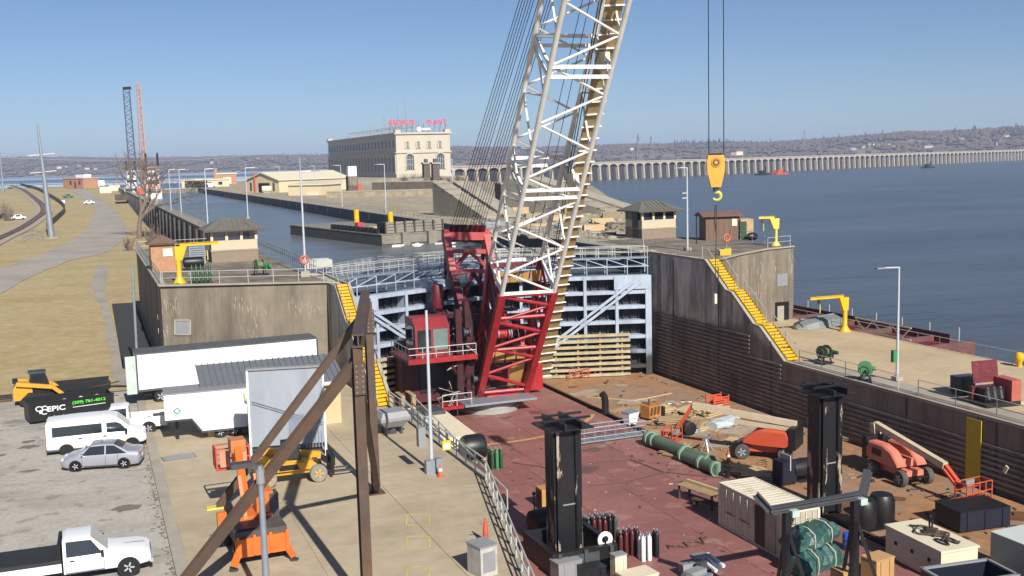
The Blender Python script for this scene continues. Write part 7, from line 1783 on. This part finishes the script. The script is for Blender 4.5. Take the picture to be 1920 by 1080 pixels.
# ---- brown barge gear
p = P(1135,775,ZD); t = thing('bent_pipe', 'bent black pipe standing on the brown barge edge', 'pipe', tuple(p)); MB().path([(0,0,0),(0,0,1.1),(-.08,0,1.5),(-.3,0,1.75)],.3,12).build('pipe', BLACK, t, smooth=True); MB().lathe([(.42,0),(.42,.06)],n=14).build('flange', BLACK, t)
p = P(1182,795,ZD); t = thing('white_hopper', 'small pale steel bin at the head of the gangway', 'bin', tuple(p), .3); MB().loft([[(-.4,-.3,0),(.4,-.3,0),(.4,.3,0),(-.4,.3,0)],[(-.6,-.45,1.0),(.6,-.45,1.0),(.6,.45,1.0),(-.6,.45,1.0)]]).build('bin', WHITE, t); MB().bx(-.62,.62,-.47,.47,1.001,1.08).build('rim', GALV, t)
def pile(u, v, n, L, m, label, rz, seed, h=.16):
    random.seed(seed); p = P(u,v,ZD); t = thing('timber_pile', label, 'timber pile', tuple(p), rz, 'timber piles on the brown barge')
    for k in range(n):
        lay = k//6; MB().box((random.uniform(-.25,.25),-.9+(k%6)*.34+random.uniform(-.05,.05),.06+lay*h),(L*random.uniform(.75,1.05),.26,.1),random.uniform(-.08,.08)).build('plank', m, t)
pile(1300,773,18,3.4,WOODL,'stack of pale planks nearest the lift basket',.5,1); pile(1262,790,14,3.2,WOOD,'loose timber pile left of the plank stack',-.3,2); pile(1318,800,10,2.6,WOODL,'scattered pale boards before the orange crate',.2,3); pile(1240,812,8,3.0,WOOD,'thin dark boards by the pipe ends',-.5,4); pile(1278,855,8,2.6,WOOD,'boards lying behind the long green pipe',-1.2,5); pile(1395,885,12,2.4,WOODL,'broken pale boards near the cone',-.9,6); pile(1640,830,12,6.0,WOOD,'long timbers along the foot of the lock wall',-1.25,8)
for (u,v,n_,L_,m_,lab,rz_,sd_) in ((1330,775,24,3.2,WOODL,'tall stack of fresh planks beside the orange crate',.35,11),(1235,770,12,2.8,WOODL,'pale planks left of the rusty engine',.1,12),(1292,800,16,3.0,WOOD,'grey-brown boards before the cable heap',.9,13),(1255,830,10,3.6,WOOD,'long boards lying parallel to the green pipe',-1.2,14),(1380,830,9,2.2,WOODL,'short pale boards under the lift boom',.6,15),(1175,770,8,2.4,WOOD,'few dark boards near the bent black pipe',.4,16),(1420,895,14,2.2,WOODL,'splintered boards behind the container roof',-.7,17)): pile(u,v,n_,L_,m_,lab,rz_,sd_)
for (u0,v0,u1,v1,lab,m_) in ((1210,800,1300,790,'black hose snaking past the timber',BLACK),(1240,760,1330,752,'pale hose near the lock wall foot',GALV),(1370,870,1450,905,'black cable behind the cone',BLACK),(1110,1035,1180,1000,'dark hose trailing from the gas bottles',BLACK),(1255,1030,1330,1010,'thin hose loop right of the white bottles',RUST)):
    a_, c_ = P(u0,v0,ZD), P(u1,v1,ZD); dd = c_-a_; nn = Vector((-dd.y,dd.x,0)).normalized(); tag(MB().path([a_.lerp(c_,i/14)+nn*(.35*sin(i*1.1)+.2*sin(i*2.3))+Vector((0,0,.05)) for i in range(15)],.045,6).build('hose', m_), lab, 'hose')
p = P(1222,785,ZD); t = thing('orange_machine', 'rusty orange engine on the brown barge', 'machine', tuple(p), .3); MB().bx(-.8,.6,-.5,.5,.2,1.2).build('engine', mat('rusty_orange', A(196,128,66), .7, var=.25, scale=3), t); MB().bx(.61,1.2,-.4,.4,.1,.9).build('radiator', BLACK, t); MB().tube((-.3,0,1.2),(-.3,0,1.7),.08).build('exhaust', RUST, t)
for k in range(3): MB().tube((-.6+k*.4,-.55,.5),(-.5+k*.4,-.55,1.1),.1,n=8).build('cylinder_head', RUST, t)
p = P(1345,768,ZD); t = thing('orange_crate', 'orange slatted crate beside the lift basket', 'crate', tuple(p), .1)
for k in range(6): MB().bx(-.8,.8,-.55,-.5,.1+k*.2,.22+k*.2).build('slat', ORED, t); MB().bx(-.8,.8,.5,.55,.1+k*.2,.22+k*.2).build('slat', ORED, t)
for x in (-.78,.78):
    for y in (-.52,.52): MB().bx(x-.05,x+.05,y-.05,y+.05,0,1.35).build('post', ORED, t)
MB().bx(-.75,.75,-.48,.48,.02,.1).build('floor', ORED, t); MB().bx(-.5,.5,-.3,.3,.101,.8).build('contents', MAROON, t)
PLAST = mat('plastic_sheet', A(196,206,208), .25, var=.1, scale=2, bump=.03)
p = P(1355,800,ZD); t = thing('plastic_bundle', 'bundle wrapped in shiny pale plastic sheeting', 'bundle', tuple(p), .4); random.seed(8); secs = []
for i in range(9):
    x = -1.6+i*.4; r = .75*(1-.25*abs(i-4)/4); secs.append([(x,r*1.2*cos(a)*random.uniform(.85,1.15),max(.02,.3+.42*sin(a)*random.uniform(.8,1.2))) for a in [j*2*pi/12 for j in range(12)]])
MB().loft(secs).build('sheeting', PLAST, t, fix=True); MB().bx(-1.7,1.7,-.5,.5,0,.1).build('pallet', WOODL, t)
p = P(1290,815,ZD); t = thing('cable_reel', 'pale cable heap with dark spool', 'cable reel', tuple(p)); MB().lathe([(.5,-.4),(.55,-.38),(.55,-.32),(.25,-.3),(.25,.3),(.55,.32),(.55,.38),(.5,.4)],(0,0,.55),16,'y').build('spool', BLACK, t, smooth=True)
for k in range(4): MB().path([(.7+.4*cos(a),.3+.4*sin(a),.1+.08*k) for a in [i*.45 for i in range(15)]],.06,6).build('cable_loop', GALV, t)
p = P(1212,750,ZD)
# welding set + horses
p = P(1325,845,ZD); t = thing('grey_trestle', 'small grey trestle under the lift boom', 'trestle', tuple(p), .6)
for s in (-1,1):
    MB().beam((s*.4,-.3,0),(s*.1,0,.9),.07).build('leg', GALV, t); MB().beam((s*.4,.3,0),(s*.1,0,.9),.07).build('leg', GALV, t)
MB().bx(-.6,.6,-.07,.07,.9,1.0).build('top_bar', GALV, t)
# orange netting barrier line near gate
t = thing('orange_netting', 'bit of orange netting and steel angles left of the brown deck', 'netting', tuple(P(1068,712,ZD))); 
for k in range(5): MB().bx(k*.7-.04,k*.7+.04,-.04,.04,0,.9).build('stake', ORED, t)
for z in (.3,.6,.88): MB().bx(0,2.8,-.02,.02,z,z+.05).build('band', ORED, t)
t = thing('steel_stair', 'small yellow-striped step unit at the foot of the gate', 'steps', tuple(P(1178,694,ZD)))
for k in range(3): MB().bx(-.8,.8,k*.3,k*.3+.3,0,.25+k*.3).build('step', BLACK, t); MB().bx(-.8,.8,k*.3-.02,k*.3-.001,.16+k*.3,.25+k*.3).build('nosing', YELP, t)
# ---- boom lifts on the brown barge
def boom_lift(loc, rz, boom, jib_, cover, label, swing=0.0):
    """local +x = forward along the boom"""
    t = thing('boom_lift', label, 'boom lift', loc, rz)
    MB().bx(-1.6,1.6,-.65,.65,.5,1.0).build('chassis', cover, t)
    for x in (-1.5,1.5):
        for s in (-1,1): wheel(t, x, s*1.0, .54, .4, mat('worn_tyre', A(86,84,80), .9, var=.2), RIM)
        MB().bx(x-.12,x+.12,-.8,.8,.42,.62).build('axle', BLACK, t)
    MB().lathe([(.65,1.001),(.65,1.06)],n=18).build('slew_ring', BLACK, t)
    R = Matrix.Rotation(swing,3,'Z'); V = lambda p: tuple(R@Vector(p))
    def up(bb, name, m_, **k):
        bb.v = [V(v) for v in bb.v]; return bb.build(name, m_, t, **k)
    for (ya,yb,zt_) in ((-1.15,-.4,2.35),(.4,1.15,2.25)):
        up(MB().loft([[(x,y,z) for (y,z) in ((ya,zl),(yb,zl),(yb,zh-.12),(yb-.1,zh),(ya+.1,zh),(ya,zh-.12))] for (x,zl,zh) in ((-2.0,1.25,1.9),(-1.8,1.1,zt_-.05),(-.4,1.08,zt_),(.5,1.1,zt_-.25),(1.1,1.15,1.55),(1.25,1.2,1.4))]),'engine_cover',cover,smooth=True,fix=True)
    up(MB().bx(-1.8,.9,-.39,.39,1.08,1.6),'turntable',cover); up(MB().bx(-2.5,-2.01,-1.15,1.15,.95,2.5),'counterweight',BLACK)
    for y in (-1.16,): up(MB().bx(-1.4,-.4,y-.012,y,1.5,1.95),'cover_vent',BLACK)
    for a_, b_, w_ in boom: up(MB().beam(a_,b_,w_,w_*1.1),'boom_section',LIFT_TAN)
    for a_, b_, w_ in jib_: up(MB().beam(a_,b_,w_),'jib_arm',ORED)
    t['_sw'] = swing
    return t
def basket(t, c, rz, m=ORED):
    sw = t['_sw']; c = Matrix.Rotation(sw,3,'Z')@Vector(c); rz += sw; R = Matrix.Rotation(rz,3,'Z'); f = lambda x,y,z: c+R@Vector((x,y,z))
    MB().box(tuple(c+Vector((0,0,.05))),(.95,2.2,.08),rz).build('basket_floor', m, t)
    for (x,y) in ((-.45,-1.05),(.45,-1.05),(.45,1.05),(-.45,1.05),(.45,0),(-.45,0),(.45,.52),(.45,-.52)): MB().beam(f(x,y,.09),f(x,y,1.15),.06).build('basket_post', m, t)
    for z in (.6,1.15):
        for (a_,b_) in (((-.45,-1.05),(.45,-1.05)),((.45,-1.05),(.45,1.05)),((.45,1.05),(-.45,1.05)),((-.45,1.05),(-.45,-1.05))): MB().beam(f(*a_,z),f(*b_,z),.055).build('basket_rail', m, t)
    MB().box(tuple(f(-.38,0,.95)),(.3,.7,.4),rz).build('control_box', GREY, t)
t = boom_lift((44.25,63.25,ZD), 2.47, [((-2.3,0,2.6),(5.4,0,3.3),.38),((-1.9,.0,2.2),(2.2,0,2.4),.3)], [((5.4,0,3.3),(6.6,0,1.4),.24)], ORED, 'orange-red boom lift with cream boom near the lock wall', -.22)
basket(t, (7.1,0,.2), 0); del t['_sw']
t = boom_lift((49.0,54.8,ZD), -1.65, [((-2.6,0,3.1),(4.2,.2,2.0),.38),((-2.4,0,1.6),(-2.7,0,3.2),.5)], [((4.2,.2,2.0),(5.6,.3,1.0),.26),((4.3,0,1.8),(5.7,.1,.8),.14)], mat('faded_pink_orange', A(220,132,110), .5, var=.1), 'faded orange boom lift with basket below the yellow board', 0.0)
basket(t, (6.6,.3,.55), .15); del t['_sw']
tag(MB().lathe([(.3,0),(.34,.1),(.34,.5),(.2,.62)],tuple(P(1862,960,ZD)),12).build('yellow_beacon', YEL, smooth=True), 'small yellow drum below the lift basket at right', 'drum')
# ---- foreground right: stand, bundles, boxes
s0, s1 = PY(1475,955,40.0), PY(1603,935,40.0); bl, br = PY(1452,945,40), PY(1612,903,40)
t = thing('steel_stand', 'black trestle stand with upturned ends in the near right foreground', 'stand', ((s0.x+s1.x)/2,40,ZD))
zb_ = (s0.z+s1.z)/2+.1
for s in (s0,s1):
    MB().beam((s.x,40,ZD),(s.x,40,zb_-.16),.32,.32).build('post', BLACK, t, w=True)
    for sx in (-1,1): MB().beam((s.x,39.8,zb_-1.2),(s.x+sx*1.15,39.2,ZD+.1),.16).build('brace', BLACK, t, w=True)
    MB().beam((s.x,40.2,zb_-1.5),(s.x+.5,41.6,ZD+.1),.14).build('brace', BLACK, t, w=True); MB().box((s.x+.3,39.83,zb_-.25),(.4,.3,.3)).build('bracket', mat('pale_bracket', A(190,214,200), .5), t, w=True)
MB().ibeam((s0.x-.9,40,zb_),(s1.x+.45,40,zb_),.36,.32,None,.05).build('cross_beam', DGREY, t, w=True)
MB().ibeam((s0.x-.9,40,zb_),(s0.x-1.5,40.3,zb_+.75),.36,.32,None,.05).build('upturned_end', DGREY, t, w=True); MB().ibeam((s1.x+.45,40,zb_),(s1.x+1.1,40.4,zb_+1.0),.36,.32,None,.05).build('upturned_end', DGREY, t, w=True)
TARP = mat('green_tarp', A(56,98,92), .4, var=.35, scale=2.5, bump=.12)
def tarp(p, L, W_, h, label, seed, rz, z=0):
    random.seed(seed); t = thing('tarp_bundle', label, 'bundle', (p.x,p.y,p.z+z), rz, 'green tarp bundles'); secs = []
    for i in range(13):
        x = -L/2+L*i/12; k = .8+.2*sin(pi*i/12); secs.append([(x+random.uniform(-.03,.03),W_/2*sx*random.uniform(.82,1.1)*k,max(.01,h*sz*random.uniform(.8,1.14)*k)) for (sx,sz) in ((-1,.0),(-1.05,.35),(-1,.75),(-.6,1),(-.1,1.04),(.4,1),(.9,.8),(1.05,.4),(1,.0))])
    MB().loft(secs).build('tarp', TARP, t, fix=True)
    for x in (-L*.22,L*.2):
        MB().path([(x,W_/2*1.05*a_,h*b_*1.05+.02) for a_, b_ in ((-1,.0),(-1.06,.4),(-1,.78),(-.5,1.05),(.4,1.06),(.95,.82),(1.06,.4),(1,0))],.022,5).build('strap', CREAM, t)
p = P(1522,1062,ZD); tarp(p, 3.3, 1.9, 1.1, 'lower green tarp-wrapped bundle behind the steel stand', 3, .25); tarp(p+Vector((.3,.6,0)), 3.5, 1.7, .95, 'upper green tarp-wrapped bundle on the lower one', 4, .3, 1.1)
p = P(1590,1030,ZD); t = thing('blue_drum', 'bright blue plastic drum between the stand posts', 'drum', tuple(p)); BLU = mat('plastic_blue', A(56,96,196), .35); MB().lathe([(.26,0),(.3,.04),(.3,.3),(.32,.33),(.3,.36),(.3,.62),(.32,.65),(.3,.68),(.3,.9),(.24,.95)],(0,0,0),16).build('shell', BLU, t, smooth=True); MB().lathe([(.25,.951),(.25,.97)],n=16).build('lid', BLU, t)
p = P(1640,985,ZD); t = thing('water_tanks', 'pair of black plastic tanks behind the stand', 'tank', tuple(p)); 
for k in (0,1): MB().lathe([(.7,0),(.75,.1),(.75,1.4),(.6,1.7),(.2,1.8)],(k*1.55-.8,.3*k,0),18).build('tank', BLACK, t, smooth=True)
MB().bx(-1.6,1.6,-.8,1.2,-.0,.05).build('pallet', BLACK, t)
p = P(1478,905,ZD); t = thing('black_compressor', 'black machine behind the far end of the containers', 'machine', tuple(p+Vector((.4,0,0)))); MB().lathe([(.2,-.9),(.6,-.8),(.65,0),(.6,.8),(.2,.9)],(.6,0,.9),14,'x').build('tank', BLACK, t, smooth=True); MB().bx(-1.3,-.1,-.5,.5,.2,1.6).build('case', NAVY, t); MB().bx(-1.35,1.4,-.45,.45,0,.2).build('skid', BLACK, t); MB().bx(-.7,-.62,-.6,.5,1.0,2.0).build('frame_post', RAILM, t)
CARD = mat('cardboard_tan', A(200,158,106), .85, var=.1)
crate(P(1645,1085,ZD),(1.3,1.0,1.15),CARD,'tan cardboard crate behind the right stand post',.15); crate(P(1618,1130,ZD),(1.2,.9,.9),mat('crate_red', A(176,96,76), .8),'reddish crate in front of the tan crate',.1,CARD); crate(P(1692,1125,ZD),(1.1,.8,.7),WOODL,'low pale wooden crate before the white locker',.1); crate(P(1580,1110,ZD),(.9,.8,1.1),CARD,'second tan crate left of the right stand post',-.1)
# white locker with rigging on the lid
zt = ZD+1.75
k0, k1, k2, k3 = P(1663,984,zt), P(1726,972,zt), P(1829,1021,zt), P(1768,1035,zt)
cx = (k0+k1+k2+k3)*.25; dv = (k3-k0); Lw = (dv.length+(k2-k1).length)/2; Ww = ((k1-k0).length+(k2-k3).length)/2; rz = atan2(dv.y,dv.x)
t = thing('deck_locker', 'large cream deck locker with coiled rigging on its lid', 'locker', (cx.x,cx.y,ZD), rz)
MB().bx(-Lw/2,Lw/2,-Ww/2,Ww/2,.06,1.62).build('body', CREAM, t); MB().bx(-Lw/2-.06,Lw/2+.06,-Ww/2-.06,Ww/2+.06,1.621,1.75).build('lid', CREAM, t)
for y in (-Ww/2-.02,): 
    for x in (-Lw*.3,0,Lw*.3): MB().bx(x-.08,x+.08,y-.04,y,.9,1.1).build('latch', BLACK, t); MB().bx(x-.08,x+.08,-y,-y+.04,.9,1.1).build('latch', BLACK, t)
random.seed(71)
t = thing('rigging', 'tangle of brown chains and slings on the cream locker lid', 'rigging', (cx.x,cx.y,zt), rz)
for k in range(7):
    x0_ = random.uniform(-Lw*.38,Lw*.1); y0_ = random.uniform(-Ww*.25,Ww*.25); MB().path([(x0_+i*.22+random.uniform(-.05,.05),y0_+.28*sin(i*.9+k),.06+random.uniform(0,.08)) for i in range(9)],.05,6).build('sling', RUST, t)
for k in range(2): MB().path([(Lw*.28+.5*cos(a),(k-.5)*.6+.16*sin(a),.06) for a in [i*.45 for i in range(15)]],.04,6).build('loop', BLACK, t)
MB().box((0,.1,.2),(.5,.35,.28),.5).build('shackle_block', RUST, t); MB().path([(-.2,.1,.3),(-.25,.1,.7),(-.15,.1,.95),(0,.1,.8),(-.02,.1,.4)],.05,6).build('lifting_eye', BLACK, t)
# navy skip, navy box, grey container at the corner
q = P(1800,1062,ZD+1.5); t = thing('navy_skip', 'open navy steel skip in the bottom right corner', 'skip', (q.x,q.y-.6,ZD), -.12)
for (x0_,x1_,y0_,y1_) in ((-1.9,1.9,-1.1,-1.02),(-1.9,1.9,1.02,1.1),(-1.9,-1.82,-1.01,1.01),(1.82,1.9,-1.01,1.01)): MB().bx(x0_,x1_,y0_,y1_,.1,1.4).build('side', NAVY, t); MB().bx(x0_-.04,x1_+.04,y0_-.04,y1_+.04,1.401,1.5).build('rim', GREY, t)
MB().bx(-1.85,1.85,-1.05,1.05,.0,.1).build('floor', NAVY, t)
q = P(1815,985,ZD); t = thing('navy_container', 'low navy tank below the lift basket', 'tank', (q.x+.3,q.y,ZD), -.1); MB().bx(-1.7,1.7,-1.1,1.1,.1,1.2).build('body', NAVY, t); MB().bx(-1.72,1.72,-1.12,1.12,1.201,1.26).build('lid', BLACK, t)
for x in (-1.2,0,1.2): MB().bx(x-.05,x+.05,-1.15,-1.101,.1,1.2).build('rib', NAVY, t)
q = P(1858,996,ZD+2.5); t = thing('grey_container', 'plain grey container cut off by the bottom right corner', 'container', (q.x,q.y,ZD), 0)
MB().bx(0,2.44,-6.0,0,.1,2.45).build('box', mat('container_grey', A(158,158,156), .6, var=.05), t); MB().bx(-.02,2.46,-6.02,.02,2.451,2.5).build('roof', mat('roof_pale', A(214,222,216), .5, var=.05), t); MB().bx(0.02,2.42,-5.98,-.02,0,.099).build('skid', DGREY, t)
# pale life jacket shape on the lock wall
tag(MB().box(tuple(PX(1886,880,XR-.2)),(.12,.25,.5),0,.5).build('wall_marker', CREAM), 'small pale fitting on the dark wall at far right', 'fitting')

# ================================================================ AIR
b = MB(); b.bx(-9400,9400,-9400,9400,ZW-1.8,150)
M = bpy.data.materials.new('haze_air'); M.use_nodes = True; N = M.node_tree.nodes; N.clear()
out = N.new('ShaderNodeOutputMaterial'); pv = N.new('ShaderNodeVolumePrincipled'); pv.inputs['Density'].default_value = 0.00013; pv.inputs['Color'].default_value = (.55,.70,1,1); pv.inputs['Anisotropy'].default_value = 0.0
M.node_tree.links.new(pv.outputs[0], out.inputs['Volume'])
hz_o = b.build('haze', M); hz_o['kind'] = 'stuff'
